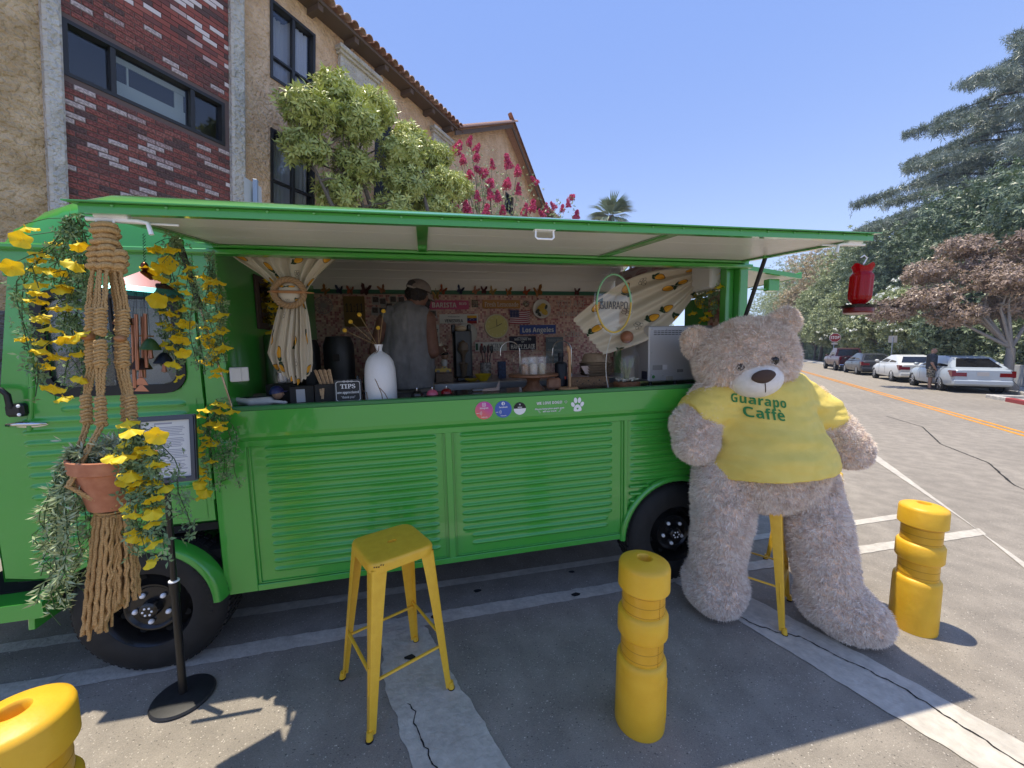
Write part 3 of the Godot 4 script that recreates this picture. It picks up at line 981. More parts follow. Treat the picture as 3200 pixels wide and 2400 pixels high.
# ---------------------------------------------------------------- the far side of the street: kerb, pavement, walls and trees
func build_far_side() -> void:
	var conc := rough_mat("concrete", lin(0.42, 0.40, 0.37), lin(0.60, 0.57, 0.52), 0.95, 0.03, 0.8, 0.6)
	var k := Transform3D(Basis(v3(0.665, 0, -0.747), Vector3.UP, v3(0.747, 0, 0.665)), Vector3.ZERO)
	setting("kerb", g().span(v3(19.7, -0.2, 9.62), v3(160, 0.13, 9.77), 0.02).span(v3(8, -0.2, 8.05), v3(19.7, 0.13, 8.2), 0.02).span(v3(19.55, -0.2, 8.2), v3(19.7, 0.13, 9.62), 0.02), conc, k)
	setting("red_kerb", g().span(v3(8, -0.1, 8.04), v3(18.6, 0.135, 8.205), 0.02), mat("red_kerb", lin(0.32, 0.05, 0.05), 0.8), k)
	var pv := g()
	for e in 90: pv.span(v3(8 + e * 1.5, -0.2, 8.2 if e < 7 else 9.77), v3(9.49 + e * 1.5, 0.125, 10.9), 0.01)
	setting("sidewalk", pv, conc, k)
	setting("planting_bed", g().span(v3(8, -0.2, 10.9), v3(160, 0.1, 60), 0.0), rough_mat("soil", lin(0.10, 0.08, 0.06), lin(0.2, 0.17, 0.12), 1.0, 0.03, 1.0), k)
	var fence := thing("garden_wall", "low pale grey garden wall behind the silver car", "wall", v3(26, 0, 10.7), k)
	for e in 7: part("panel", g().span(v3(14 + e * 2.6, -0.2, 11.0), v3(16.57 + e * 2.6, 1.02 + 0.03 * (e % 2), 11.15), 0.01), rough_mat("fence_%d" % (e % 2), [lin(0.42, 0.42, 0.40), lin(0.60, 0.58, 0.55)][e % 2], [lin(0.5, 0.5, 0.48), lin(0.72, 0.70, 0.67)][e % 2], 0.9, 0.02, 0.5), fence)
	var bark := rough_mat("pale_bark", lin(0.22, 0.19, 0.16), lin(0.42, 0.38, 0.33), 0.95, 0.04, 3.0, 1.0)
	var dbark := mat("dark_bark", lin(0.09, 0.07, 0.055), 0.95)
	var lm := leaf_mat("leaves", 0.42)
	var big := leaf_tuft(13, 0.25, 0.085, 1.9, 13)
	var tiny := leaf_tuft(12, 0.17, 0.055, 1.8, 15)
	var ned := leaf_tuft(14, 0.36, 0.04, 0.9, 17)
	# clipped dark hedge in the shade behind the cars
	var hd := thing("tall_hedge", "dark clipped hedge running behind the parked cars", "hedge", v3(45, 0, 12), k)
	var hx := []
	var hc := []
	var r := RandomNumberGenerator.new()
	r.seed = 3
	for e in 9000:
		var s := 15.0 + 75.0 * pow(r.randf(), 1.3)
		var y := r.randf() * 3.3
		var o := v3(r.randfn() * 0.5, 0.4, -1.0).normalized()
		var q := o.cross(v3(r.randfn(), r.randfn(), r.randfn())).normalized()
		hx.append(Transform3D(Basis(q, o, q.cross(o)).scaled(Vector3.ONE * (0.6 + 0.5 * r.randf())), v3(s, y, 11.6 + r.randf() * 0.9 - 0.1 * y)))
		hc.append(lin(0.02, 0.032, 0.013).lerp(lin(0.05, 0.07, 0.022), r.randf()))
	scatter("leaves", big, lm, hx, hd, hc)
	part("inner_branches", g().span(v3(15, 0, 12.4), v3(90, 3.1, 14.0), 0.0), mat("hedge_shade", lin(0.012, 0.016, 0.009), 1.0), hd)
	# street trees, each with its own crown
	var i := 0
	for e in [[26, 15.5, 9.0, 3.4, 0, 0.25], [31, 15.0, 11.6, 3.8, 0, 0.2], [37, 14.6, 13.2, 4.2, 0, 0.3], [44, 14.6, 13.4, 4.2, 0, 0.3], [52, 14.2, 15.0, 4.6, 0, 0.6], [62, 14.0, 16.0, 5.2, 1, 0.55], [74, 13.6, 18.0, 5.8, 2, 0.7], [90, 13.5, 20.0, 6.6, 1, 0.9], [112, 13.0, 22.0, 8.0, 1, 1.0], [38, 12.2, 6.6, 2.6, 1, 0.6], [44, 12.0, 6.8, 2.6, 1, 0.7], [51, 11.8, 7.0, 2.7, 1, 0.9], [59, 11.6, 7.6, 3.0, 1, 0.8], [70, 11.5, 8.4, 3.6, 1, 1.0], [84, 11.2, 9.0, 4.2, 1, 0.9], [100, 11.0, 9.6, 4.6, 1, 1.0], [31.5, 12.2, 6.0, 2.2, 0, 0.6], [140, 10.0, 19.0, 8.0, 1, 1.0], [52, 11.2, 8.8, 2.8, 1, 0.6], [64, 11.0, 10.4, 3.4, 1, 0.8], [78, 11.0, 12.0, 4.2, 2, 0.9]]:
		var b := st(e[0], e[1])
		var h: float = e[2]
		var w: float = e[3]
		var cl := auto_clumps(v3(b.x, h * 0.6, b.z), v3(w, h * 0.42, w), 16, 40 + i, 0.40)
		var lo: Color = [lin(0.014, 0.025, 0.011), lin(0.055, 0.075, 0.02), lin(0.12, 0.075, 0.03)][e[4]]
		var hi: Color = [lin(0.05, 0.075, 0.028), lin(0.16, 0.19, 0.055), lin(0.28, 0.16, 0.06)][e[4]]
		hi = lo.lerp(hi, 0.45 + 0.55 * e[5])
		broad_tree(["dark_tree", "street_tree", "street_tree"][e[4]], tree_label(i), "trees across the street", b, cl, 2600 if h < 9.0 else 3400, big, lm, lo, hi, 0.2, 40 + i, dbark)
		i += 1
	# white blossom caught in the row
	var bl := thing("white_blossom", "scattered white blossom on the street trees", "blossom", st(45, 10))
	var bx := []
	for e in 46:
		var p := st(33 + r.randf() * 30, 9.3 + r.randf() * 0.8, 2.6 + r.randf() * 3.6)
		for q in 5: bx.append(Transform3D(Basis.from_euler(v3(r.randf() * 6, r.randf() * 6, 0)), p + v3(r.randfn(), r.randfn() * 0.5, r.randfn()) * 0.14))
	scatter("blossoms", leaf_tuft(8, 0.11, 0.09, 2.4, 4, 0.5), leaf_mat("white_petals", 0.8), bx, bl, [])
	# the reddish street tree with a pale forked trunk
	var rb := v3(22.1, 0.1, -10.1)
	var rt := thing("bronze_tree", "bronze-leaved street tree with pale forked trunk beside the silver car", "tree", rb)
	var tr := g()
	var fk := v3(22.15, 1.75, -10.3)
	tr.tube([rb, v3(22.0, 0.5, -10.25), v3(22.12, 1.2, -10.28), fk], [0.20, 0.15, 0.13, 0.12], 12)
	var tops := []
	for e in [[21.5, 3.1, -11.6], [22.9, 3.4, -10.8], [20.9, 3.9, -12.2], [22.3, 4.6, -11.2], [21.4, 5.0, -12.6], [23.0, 5.2, -11.6], [20.2, 3.4, -13.0], [22.6, 6.0, -12.2], [21.6, 4.3, -10.2], [23.6, 4.4, -10.0], [23.2, 5.9, -10.4]]: tops.append(v3(e[0], e[1], e[2]))
	for t: Vector3 in tops:
		var a := fk.lerp(t, 0.4) + v3(r.randfn() * 0.22, 0.34 + r.randfn() * 0.12, r.randfn() * 0.22)
		tr.tube([fk, a, t], [0.07, 0.04, 0.012], 7)
		for e in 5:
			var p0 := a.lerp(t, r.randf())
			var p1 := p0 + v3(r.randfn(), r.randfn() * 0.35 + 0.1, r.randfn()) * 0.8
			tr.tube([p0, p0.lerp(p1, 0.5) + v3(0, 0.07, 0), p1], [0.028, 0.018, 0.006], 5)
	part("trunk", tr, bark, rt)
	var cl2 := []
	for t: Vector3 in tops: cl2.append([t, v3(0.95, 0.5, 0.95)])
	foliage("crown", rt, cl2, 2700, tiny, lm, lin(0.06, 0.032, 0.022), lin(0.16, 0.085, 0.05), 99)
	# the great cedar: shelving boughs of grey-green needles
	var cb := st(48, 22)
	var cd := thing("cedar_tree", "huge grey-green cedar with shelving boughs at the street corner", "tree", cb)
	var tk := g().tube([cb, cb + v3(0, 12, 0), cb + v3(0.2, 22, 0.2), cb + v3(0.4, 27.5, 0.3)], [0.7, 0.5, 0.25, 0.05], 10)
	var cx := []
	var cc := []
	for lv in 15:
		var y := 12.5 + lv * 0.95
		var reach := lerpf(12.0, 3.0, pow(lv / 14.0, 1.6))
		for az in 7:
			var an := TAU * (az + 0.37 * lv + r.randf() * 0.4) / 7.0
			var d := v3(cos(an), 0.12, sin(an))
			var l := reach * (0.7 + 0.45 * r.randf())
			var tip := cb + v3(0, y, 0) + d * l + v3(0, 0.5 - 0.04 * l * l * 0.4, 0)
			var md := cb + v3(0, y + 0.35, 0) + d * l * 0.5
			tk.tube([cb + v3(0, y, 0), md, tip], [0.13, 0.08, 0.02], 5)
			for e in int(30 * l):
				var f := 0.15 + 0.85 * sqrt(r.randf())
				var p := (md.lerp(tip, (f - 0.5) * 2.0) if f > 0.5 else (cb + v3(0, y, 0)).lerp(md, f * 2.0))
				p += v3(r.randfn(), 0, r.randfn()) * (0.16 + 0.10 * l * (1.05 - f)) + v3(0, -absf(r.randfn()) * 0.28, 0)
				var o := (d + v3(r.randfn() * 0.5, -0.15 + r.randfn() * 0.3, r.randfn() * 0.5)).normalized()
				var q := o.cross(v3(r.randfn(), r.randfn(), r.randfn())).normalized()
				cx.append(Transform3D(Basis(q, o, q.cross(o)).scaled(Vector3.ONE * (0.7 + 0.7 * r.randf())), p))
				cc.append(lin(0.03, 0.043, 0.03).lerp(lin(0.10, 0.125, 0.085), r.randf() * r.randf() + 0.15 * r.randf()))
	part("trunk", tk, dbark, cd)
	scatter("boughs", ned, lm, cx, cd, cc)
	# open pine and greenery on the near side beyond the truck
	var pb := v3(13.2, 0, -24.5)
	var pn := thing("umbrella_pine", "open-branched dark pine seen past the truck's rear hatch", "tree", pb)
	var ptk := g().tube([pb, pb + v3(0.3, 3, 0), pb + v3(-0.2, 6, 0.2), pb + v3(0.2, 8.2, 0)], [0.32, 0.26, 0.18, 0.06], 9)
	var pc := []
	for e in [[-2.0, 6.6, 0.4], [1.8, 6.2, 0.3], [-1.0, 7.8, 0.5], [1.2, 8.0, -0.4], [0.1, 8.8, 0.0], [2.6, 5.0, 0.6], [-2.6, 5.2, -0.3]]:
		var t := pb + v3(e[0], e[1], e[2])
		ptk.tube([pb + v3(0, e[1] * 0.62, 0), (pb + v3(0, e[1] * 0.62, 0)).lerp(t, 0.55) + v3(0, 0.25, 0), t], [0.12, 0.08, 0.03], 6)
		pc.append([t, v3(0.95, 0.42, 0.95)])
	part("trunk", ptk, dbark, pn)
	foliage("crown", pn, pc, 1500, ned, lm, lin(0.035, 0.05, 0.03), lin(0.11, 0.14, 0.075), 71)
	i = 0
	for e in [[9.0, -17.0, 3.9, 1.8, 1], [11.5, -20.5, 4.2, 2.0, 1], [14.5, -27.0, 5.5, 2.4, 0], [18.0, -31.0, 6.0, 2.8, 1], [7.2, -14.5, 3.4, 1.3, 1], [22.0, -37.0, 8.0, 3.6, 1], [10.5, -24.5, 5.2, 2.2, 1]]:
		var b := v3(e[0], 0, e[1])
		var h: float = e[2]
		broad_tree("garden_tree", garden_label(i), "garden trees beyond the truck", b, auto_clumps(v3(b.x, h * 0.58, b.z), v3(e[3], h * 0.45, e[3]), 12, 80 + i, 0.42), 1500, tiny if h < 5 else big, lm, [lin(0.05, 0.06, 0.04), lin(0.07, 0.11, 0.025)][e[4]], [lin(0.17, 0.18, 0.12), lin(0.26, 0.31, 0.08)][e[4]], 0.08, 80 + i, dbark)
		i += 1

func tree_label(i: int) -> String:
	return ["dark evergreen right of the cedar behind the bronze tree", "dark dense tree just left of the bronze tree's crown", "dark tree under the cedar's lowest boughs", "dark tall tree left of the cedar trunk", "deep green tree behind the white blossom", "olive tree standing tall behind the parking sign", "tall tree turning orange behind the bird feeder", "big sunlit tree in the back row left of the orange one", "far big olive tree above the second awning", "low olive street tree behind the white car", "low olive street tree behind the dark sedan", "low yellowish street tree behind the pickup", "street tree just right of the stop sign", "street tree just left of the stop sign", "street tree halfway along the far kerb", "small far street tree where the road narrows", "small dark tree beside the silver car's hedge", "hazy tree closing the end of the street", "rounded olive tree behind the stop sign", "rounded olive tree farther along behind the stop sign", "rust-tinged tree near the end of the row"][i]
func garden_label(i: int) -> String:
	return ["light green shrub tree seen through the rear doorway", "light green tree behind the first shrub beyond the rear hatch", "grey-green garden tree under the umbrella pine", "light green tree beyond the umbrella pine", "low light green bush just behind the truck's tail", "tall light green tree farthest beyond the truck", "light green tree between doorway and umbrella pine"][i]

# ---------------------------------------------------------------- the food truck (coordinates in the truck's own frame; the near flank is the plane z = S)
const S := -2.28
const B := -4.22

# a pressed panel: a sheet with rounded horizontal ribs standing proud of it; ribs = [x0, x1, y]
func ribbed(x0: float, x1: float, y0: float, y1: float, z: float, ribs: Array, amp: float, hw: float) -> G:
	var s := g()
	var ys := PackedFloat32Array([y0, y1])
	for r in ribs:
		for k in [-1.0, -0.72, -0.45, -0.2, 0.0, 0.2, 0.45, 0.72, 1.0]: ys.append(r[2] + k * hw)
	ys.sort()
	var xs := PackedFloat32Array()
	var edges := [x0, x1]
	for r in ribs:
		for k in [0.0, 0.006, 0.013, 0.022, 0.034]:
			edges.append(r[0] + k); edges.append(r[1] - k)
	edges.sort()
	for e in edges:
		if xs.is_empty() or e - xs[xs.size() - 1] > 0.003: xs.append(e)
	var rows := []
	for x in xs:
		var row := PackedVector3Array()
		for y in ys:
			var h := 0.0
			for r in ribs:
				var dy := absf(y - r[2])
				if dy < hw and x >= r[0] and x <= r[1]:
					var e := minf(x - r[0], r[1] - x)
					var en := sqrt(clampf(1.0 - pow(1.0 - minf(e / 0.034, 1.0), 2.0), 0, 1))
					var t := dy / hw
					if t < en: h = amp * (0.5 + 0.5 * cos(PI * t / maxf(en, 0.01))) * en
			row.append(v3(x, y, z + h))
		rows.append(row)
	s.grid(rows, false, false, true)
	return s

func arch(cx: float, cy: float, r: float, a0: float, a1: float, k := 20, rx := 1.0) -> PackedVector2Array:
	var p := PackedVector2Array()
	for a in k + 1:
		var an := deg_to_rad(a0 + (a1 - a0) * a / k)
		p.append(v2(cx + cos(an) * r * rx, cy + sin(an) * r))
	return p

func front_arch(grow: float) -> PackedVector2Array:        # the mudguard's outline, longer towards the nose
	var p := PackedVector2Array()
	for a in 25:
		var an := PI * a / 24.0
		var rx := 0.315 + grow if an < PI / 2 else 0.45 + grow
		p.append(v2(-1.42 + cos(an) * rx, 0.36 + sin(an) * (0.325 + grow)))
	return p

func build_wheel(t: Node3D, cx: float, cy: float, z: float) -> void:
	var x := Transform3D(Basis(Vector3.RIGHT, PI / 2), v3(cx, cy, z))
	var rub := rough_mat("tyre_rubber", Color(0.085, 0.083, 0.08), Color(0.14, 0.135, 0.13), 0.75, 0.02, 2.0)
	var w := part("wheel", g().lathe([v2(0.19, -0.03), v2(0.20, 0.012), v2(0.228, 0.022), v2(0.29, 0.016), v2(0.325, 0.0), v2(0.346, -0.02), v2(0.352, -0.05), v2(0.352, -0.17), v2(0.325, -0.21), v2(0.2, -0.21)], 56, x), rub, t)
	var tr := g()
	for k in 60:
		var an := TAU * k / 60
		for e in [-0.045, -0.11, -0.17]:
			tr.box(v3(cx + cos(an) * 0.352, cy + sin(an) * 0.352, z + e), v3(0.008, 0.022, 0.04), Basis(Vector3(0, 0, 1), an), 0.0)
	sub("tread", tr, rub, w)
	var word := g()
	for k in 9:
		var an := 0.7 - k * 0.11
		word.box(v3(cx + cos(an) * 0.285, cy + sin(an) * 0.285, z + 0.0165), v3(0.018, 0.012, 0.003), Basis(Vector3(0, 0, 1), an), 0.001)
	sub("sidewall_lettering", word, rub, w)
	var blk := mat("wheel_paint", Color(0.085, 0.085, 0.09), 0.25)
	sub("rim", g().lathe([v2(0.0, -0.025), v2(0.05, -0.025), v2(0.105, -0.03), v2(0.118, -0.018), v2(0.126, -0.018), v2(0.135, -0.04), v2(0.175, -0.075), v2(0.182, -0.03), v2(0.196, 0.006), v2(0.2, 0.01), v2(0.202, 0.0)], 48, x), blk, w)
	for k in 8:
		var an := TAU * k / 8 + 0.3
		sub("rim_hole", g().lathe([v2(0, 0.003), v2(0.016, 0.003), v2(0.018, 0.0)], 12, Transform3D(Basis(Vector3.RIGHT, PI / 2) , v3(cx + cos(an) * 0.155, cy + sin(an) * 0.155, z - 0.055))), mat("rim_dark", Color(0.02, 0.02, 0.02), 0.9), w)
	sub("hub", g().lathe([v2(0, 0.02), v2(0.03, 0.02), v2(0.042, 0.012), v2(0.048, -0.03)], 24, x), blk, w)
	for k in 6: sub("hub_rivet", g().ball(v3(cx + cos(TAU * k / 6) * 0.02, cy + sin(TAU * k / 6) * 0.02, z + 0.021), v3(0.006, 0.006, 0.004), 4, 8), mat("steel", Color(0.72, 0.72, 0.72), 0.3, 0.9), w)
	for k in 5:
		var an := TAU * k / 5 + 0.8
		sub("wheel_nut", g().ball(v3(cx + cos(an) * 0.078, cy + sin(an) * 0.078, z - 0.018), v3(0.013, 0.013, 0.014), 5, 8), mat("steel", Color(0.72, 0.72, 0.72), 0.3, 0.9), w)

func build_truck() -> void:
	var t := thing("food_truck", "green corrugated vintage van turned food truck with its serving hatch open", "food truck", v3(0, 0, -3.25), TR)
	var dark := mat("under_black", Color(0.05, 0.05, 0.05), 0.8)
	var rubber := mat("black_rubber", Color(0.06, 0.055, 0.05), 0.55)
	# lower flank: a base sheet cut round the rear wheel
	var poly := PackedVector2Array([v2(-1.09, 0.352), v2(1.285, 0.352)])
	var ra := arch(1.69, 0.33, 0.405, 177, 3)
	poly.append_array(ra)
	poly.append_array(PackedVector2Array([v2(2.23, 0.352), v2(2.23, 1.37), v2(-1.09, 1.37)]))
	part("lower_flank", g().prism(poly, S - 0.04, S - 0.014), green, t)
	# ribbed panels between raised rails
	var r1 := []
	var r2 := []
	var r3 := []
	for k in 15:
		var y := 1.147 - 0.0491 * k
		r1.append([-0.84, 0.076, y])
		r2.append([0.213, 1.215, y] if k < 13 else [0.268, 1.185, y])
		if k < 9: r3.append([1.345, 2.12, y])
		elif k < 12: r3.append([1.345, 1.49 - 0.02 * (k - 9), y])
	part("ribbed_panel", ribbed(-0.925, 0.13, 0.385, 1.18, S - 0.008, r1, 0.0125, 0.0165), green, t)
	part("ribbed_panel", ribbed(0.16, 1.30, 0.385, 1.18, S - 0.008, r2, 0.0125, 0.0165), green, t)
	var up3 := PackedVector2Array([v2(1.32, 0.56)])
	part("ribbed_panel", ribbed(1.32, 2.225, 0.735, 1.18, S - 0.008, r3.slice(0, 9), 0.0125, 0.0165), green, t)
	var p3 := PackedVector2Array([v2(1.31, 0.735), v2(1.31, 0.44)])
	p3.append_array(arch(1.69, 0.33, 0.41, 164, 84, 14))
	p3.append(v2(1.72, 0.735))
	part("arch_panel", g().prism(p3, S - 0.02, S - 0.0085), green, t)
	for k in 3: part("rib", g().tube([v3(1.35, 0.705 - 0.0491 * k, S - 0.01), v3(1.36, 0.705 - 0.0491 * k, S - 0.002), v3(1.47 - 0.03 * k, 0.705 - 0.0491 * k, S - 0.002), v3(1.48 - 0.03 * k, 0.705 - 0.0491 * k, S - 0.01)], 0.011, 8), green, t)
	for e in [[-1.085, -0.925, 0.352, 1.2], [0.126, 0.165, 0.385, 1.18], [1.297, 1.322, 0.40, 1.18]]:
		part("flank_post", g().span(v3(e[0], e[2], S - 0.014), v3(e[1], e[3], S + 0.004), 0.003), green, t)
	for e in [[-0.925, 1.297, 0.352, 0.388], [-0.955, 2.23, 1.165, 1.2]]:
		part("flank_rail", g().span(v3(e[0], e[2], S - 0.014), v3(e[1], e[3], S + 0.005), 0.003), green, t)
	for e in [[-0.912, 0.115], [0.178, 1.284]]:      # the doors' own rims
		var s := g()
		s.span(v3(e[0], 0.392, S - 0.008), v3(e[0] + 0.006, 1.163, S + 0.001), 0.001)
		s.span(v3(e[1] - 0.006, 0.392, S - 0.008), v3(e[1], 1.163, S + 0.001), 0.001)
		s.span(v3(e[0], 0.392, S - 0.008), v3(e[1], 0.398, S + 0.001), 0.001)
		part("panel_rim", s, green, t)
	# the plain band under the counter, folded outwards
	var band := g()
	band.prism(PackedVector2Array([v2(-0.0, 1.196), v2(0.0, 1.37), v2(-0.024, 1.372), v2(-0.026, 1.24), v2(-0.022, 1.22), v2(-0.006, 1.2)]), 0, 3.21, Transform3D(Basis(v3(0, 0, -1), Vector3.UP, Vector3.RIGHT), v3(-0.98, 0, S)))
	part("counter_band", band, green, t)
	var rim := arch(1.69, 0.33, 0.405, 178, 2, 28)
	var path := []
	for p in rim: path.append(v3(p.x, p.y, S + 0.003))
	part("rear_wheel_arch", g().tube(path, 0.022, 8), green, t)
	var well := g()
	var rows := []
	for zz in [S - 0.012, S - 0.35]:
		var row := PackedVector3Array()
		for p in rim: row.append(v3(p.x, p.y, zz))
		rows.append(row)
	well.grid(rows)
	well.span(v3(1.25, 0.3, S - 0.36), v3(2.13, 0.8, S - 0.34), 0.0)
	part("wheel_well", well, dark, t)
	# floor, rear and far flank
	part("chassis", g().span(v3(-2.3, 0.42, B + 0.05), v3(2.2, 0.5, S - 0.06), 0.0).span(v3(-2.2, 0.28, -3.0), v3(2.1, 0.42, -2.9), 0.0).span(v3(-2.2, 0.28, -3.7), v3(2.1, 0.42, -3.6), 0.0), dark, t)
	part("far_flank", g().span(v3(-1.9, 0.36, B), v3(2.23, 2.2, B + 0.03), 0.004), green, t)
	# upper posts
	part("hatch_post", g().span(v3(-1.09, 1.37, S - 0.06), v3(-0.985, 2.2, S), 0.006), green, t)
	part("hatch_post", g().span(v3(2.165, 1.37, S - 0.09), v3(2.235, 2.23, S), 0.006).span(v3(2.10, 1.37, S - 0.11), v3(2.162, 2.22, S - 0.05), 0.004), green, t)
	part("hatch_header", g().span(v3(-1.09, 2.195, S - 0.06), v3(2.235, 2.235, S - 0.002), 0.004), green, t)
	# roof: a long vault with a rounded nose
	rows = []
	for k in 15:
		var x: float = 2.24 if k == 0 else lerpf(2.1, -1.5, (k - 1) / 9.0) if k < 11 else [-1.62, -1.72, -1.8, -1.84][k - 11]
		var sc: float = 1.0 if k < 11 else [0.9, 0.72, 0.46, 0.1][k - 11]
		var row := PackedVector3Array()
		for a in 17:
			var an := PI * a / 16.0
			var cz := -cos(an)
			row.append(v3(x, 2.19 + 0.42 * pow(sin(an), 0.6) * sc, (S + B) / 2 + cz * (B - S) / 2 * 0.995))
		rows.append(row)
	part("roof", g().grid(rows), green, t)
	part("roof_gutter", g().span(v3(-1.87, 2.165, S - 0.03), v3(2.24, 2.19, S + 0.035), 0.006), green, t)
	var hp := PackedVector2Array([v2(B + 0.03, 2.02), v2(S - 0.1, 2.02)])
	for a in range(1, 16): hp.append(v2((S + B) / 2 - cos(PI * a / 16.0) * (B - S) / 2 * -0.96, 2.17 + 0.42 * pow(sin(PI * a / 16.0), 0.6)))
	part("rear_header", g().prism(hp, 2.20, 2.24, Transform3D(Basis(v3(0, 0, 1), v3(0, 1, 0), v3(1, 0, 0)), Vector3.ZERO)), green, t)
	part("rear_wall", g().span(v3(2.20, 0.4, B + 0.03), v3(2.24, 1.42, S - 0.09), 0.0), green, t)
	part("rear_wall", g().span(v3(2.20, 1.42, S - 0.62), v3(2.24, 2.02, S - 0.09), 0.0), green, t)
	part("rear_wall", g().span(v3(2.20, 1.42, B + 0.03), v3(2.24, 2.02, B + 0.25), 0.0), green, t)
	build_cab(t, rubber, dark)
	build_interior(t)
	build_wheel(t, -1.42, 0.352, S + 0.03)
	build_wheel(t, 1.69, 0.334, S + 0.0)
	for e in [[-1.42, 0.352], [1.69, 0.334]]:
		part("far_wheel", g().lathe([v2(0.0, 0), v2(0.2, 0), v2(0.33, 0), v2(0.352, -0.03), v2(0.352, -0.16), v2(0.33, -0.2), v2(0.2, -0.2)], 28, Transform3D(Basis(Vector3.RIGHT, PI / 2), v3(e[0], e[1], B + 0.25))), mat("tyre_rubber", Color.WHITE), t)
	build_awning(t)
	build_decals(t)

func build_cab(t: Node3D, rubber: Material, dark: Material) -> void:
	# flank of the cab round the door
	var low := PackedVector2Array([v2(-2.75, 0.47), v2(-2.75, 1.15), v2(-2.12, 1.32), v2(-2.02, 1.32), v2(-2.02, 0.58), v2(-1.76, 0.555), v2(-1.60, 0.70), v2(-1.44, 0.775), v2(-1.09, 0.775), v2(-1.09, 0.352), v2(-1.10, 0.352)])
	var fa := front_arch(-0.005)
	low.append_array(fa)
	low.append(v2(-2.0, 0.44))
	part("cab_flank", g().prism(low, S - 0.03, S - 0.004), green, t)
	part("cab_flank", g().prism(PackedVector2Array([v2(-1.09, 2.005), v2(-1.09, 2.17), v2(-1.84, 2.17), v2(-1.85, 2.065), v2(-1.80, 2.065)]), S - 0.03, S - 0.004), green, t)
	part("front_pillar", g().prism(PackedVector2Array([v2(-1.832, 2.065), v2(-1.77, 2.065), v2(-1.80, 1.32), v2(-2.02, 1.32), v2(-1.95, 1.36)]), S - 0.05, S - 0.003), green, t)
	# the door: skin in strips round the window, ribs below
	var ds := g()
	ds.prism(PackedVector2Array([v2(-1.80, 1.44), v2(-1.715, 1.44), v2(-1.715, 2.055), v2(-1.782, 2.055)]), S - 0.02, S + 0.004)
	ds.prism(PackedVector2Array([v2(-1.185, 1.44), v2(-1.098, 1.44), v2(-1.098, 2.055), v2(-1.185, 2.055)]), S - 0.02, S + 0.004)
	ds.prism(PackedVector2Array([v2(-1.715, 1.96), v2(-1.185, 1.96), v2(-1.185, 2.055), v2(-1.715, 2.055)]), S - 0.02, S + 0.004)
	var dp := PackedVector2Array([v2(-2.01, 0.60), v2(-1.90, 0.578), v2(-1.77, 0.572)])
	dp.append_array(PackedVector2Array([v2(-1.70, 0.635), v2(-1.60, 0.715), v2(-1.50, 0.766), v2(-1.44, 0.783), v2(-1.098, 0.783), v2(-1.098, 1.50), v2(-1.80, 1.50), v2(-1.86, 1.36), v2(-2.01, 1.33)]))
	ds.prism(dp, S - 0.02, S + 0.0)
	var door := part("door", ds, green, t)
	var ribs := []
	for k in 14: ribs.append([-1.86 if k > 0 else -1.70, -1.175 if k < 9 else [-1.56, -1.60, -1.66, -1.70, -1.76][k - 9], 1.415 - 0.0535 * k])
	sub("ribbed_skin", ribbed(-1.90, -1.13, 0.80, 1.455, S + 0.0025, ribs.slice(0, 12), 0.0115, 0.019), green, door)
	for k in range(12, 15): sub("rib", g().tube([v3(-1.88, 1.415 - 0.0535 * k, S), v3(-1.87, 1.415 - 0.0535 * k, S + 0.006), v3(-1.68 - 0.03 * (k - 12), 1.415 - 0.0535 * k, S + 0.006), v3(-1.67 - 0.03 * (k - 12), 1.415 - 0.0535 * k, S)], 0.013, 8), green, door)
	# beads pressed along the front edge and rear edge
	sub("bead", g().tube([v3(-1.83, 1.32, S + 0.001), v3(-1.80, 1.5, S + 0.003), v3(-1.755, 2.0, S + 0.003)], 0.012, 8), green, door)
	var wf := g()
	ring_strip(wf, round_rect(-1.762, 1.474, -1.158, 1.985, 0.10), round_rect(-1.715, 1.52, -1.198, 1.945, 0.06), S - 0.016, S + 0.014)
	var fr := sub("window_frame", wf, rubber, door)
	sub("window_bar", g().span(v3(-1.462, 1.51, S - 0.005), v3(-1.447, 1.95, S + 0.006), 0.002), rubber, door)
	var pane := g()
	pane.prism(round_rect(-1.72, 1.515, -1.193, 1.95, 0.06), S - 0.006, S - 0.003)
	sub("window_pane", pane, glass("cab_glass", 0.25, Color(0.30, 0.34, 0.33)), door)
	for y in [1.10, 0.93]: sub("hinge", g().tube([v3(-1.094, y - 0.03, S + 0.004), v3(-1.094, y + 0.03, S + 0.004)], 0.009, 8), green, door)
	var chrome := mat("chrome", Color(0.85, 0.85, 0.85), 0.08, 1.0)
	sub("door_handle", g().tube([v3(-1.885, 1.352, S + 0.012), v3(-1.875, 1.357, S + 0.035), v3(-1.83, 1.36, S + 0.04), v3(-1.78, 1.356, S + 0.036), v3(-1.755, 1.352, S + 0.012)], [0.010, 0.016, 0.016, 0.013, 0.008], 10, true, 0.7), chrome, door)
	sub("handle_plate", g().ball(v3(-1.82, 1.352, S + 0.004), v3(0.075, 0.018, 0.006), 6, 14), chrome, door)
	# mirror arm clamped on the pillar
	var arm := part("mirror_arm", g().tube([v3(-1.86, 1.435, S + 0.04), v3(-1.862, 1.50, S + 0.042), v3(-1.875, 1.525, S + 0.05), v3(-1.92, 1.532, S + 0.06), v3(-2.1, 1.53, S + 0.12), v3(-2.2, 1.56, S + 0.16)], 0.012, 10), mat("black_metal", Color(0.07, 0.07, 0.075), 0.35), t)
	sub("clamp", g().box(v3(-1.85, 1.425, S + 0.022), v3(0.072, 0.062, 0.045), Basis.IDENTITY, 0.012), mat("black_metal", Color.BLACK), arm)
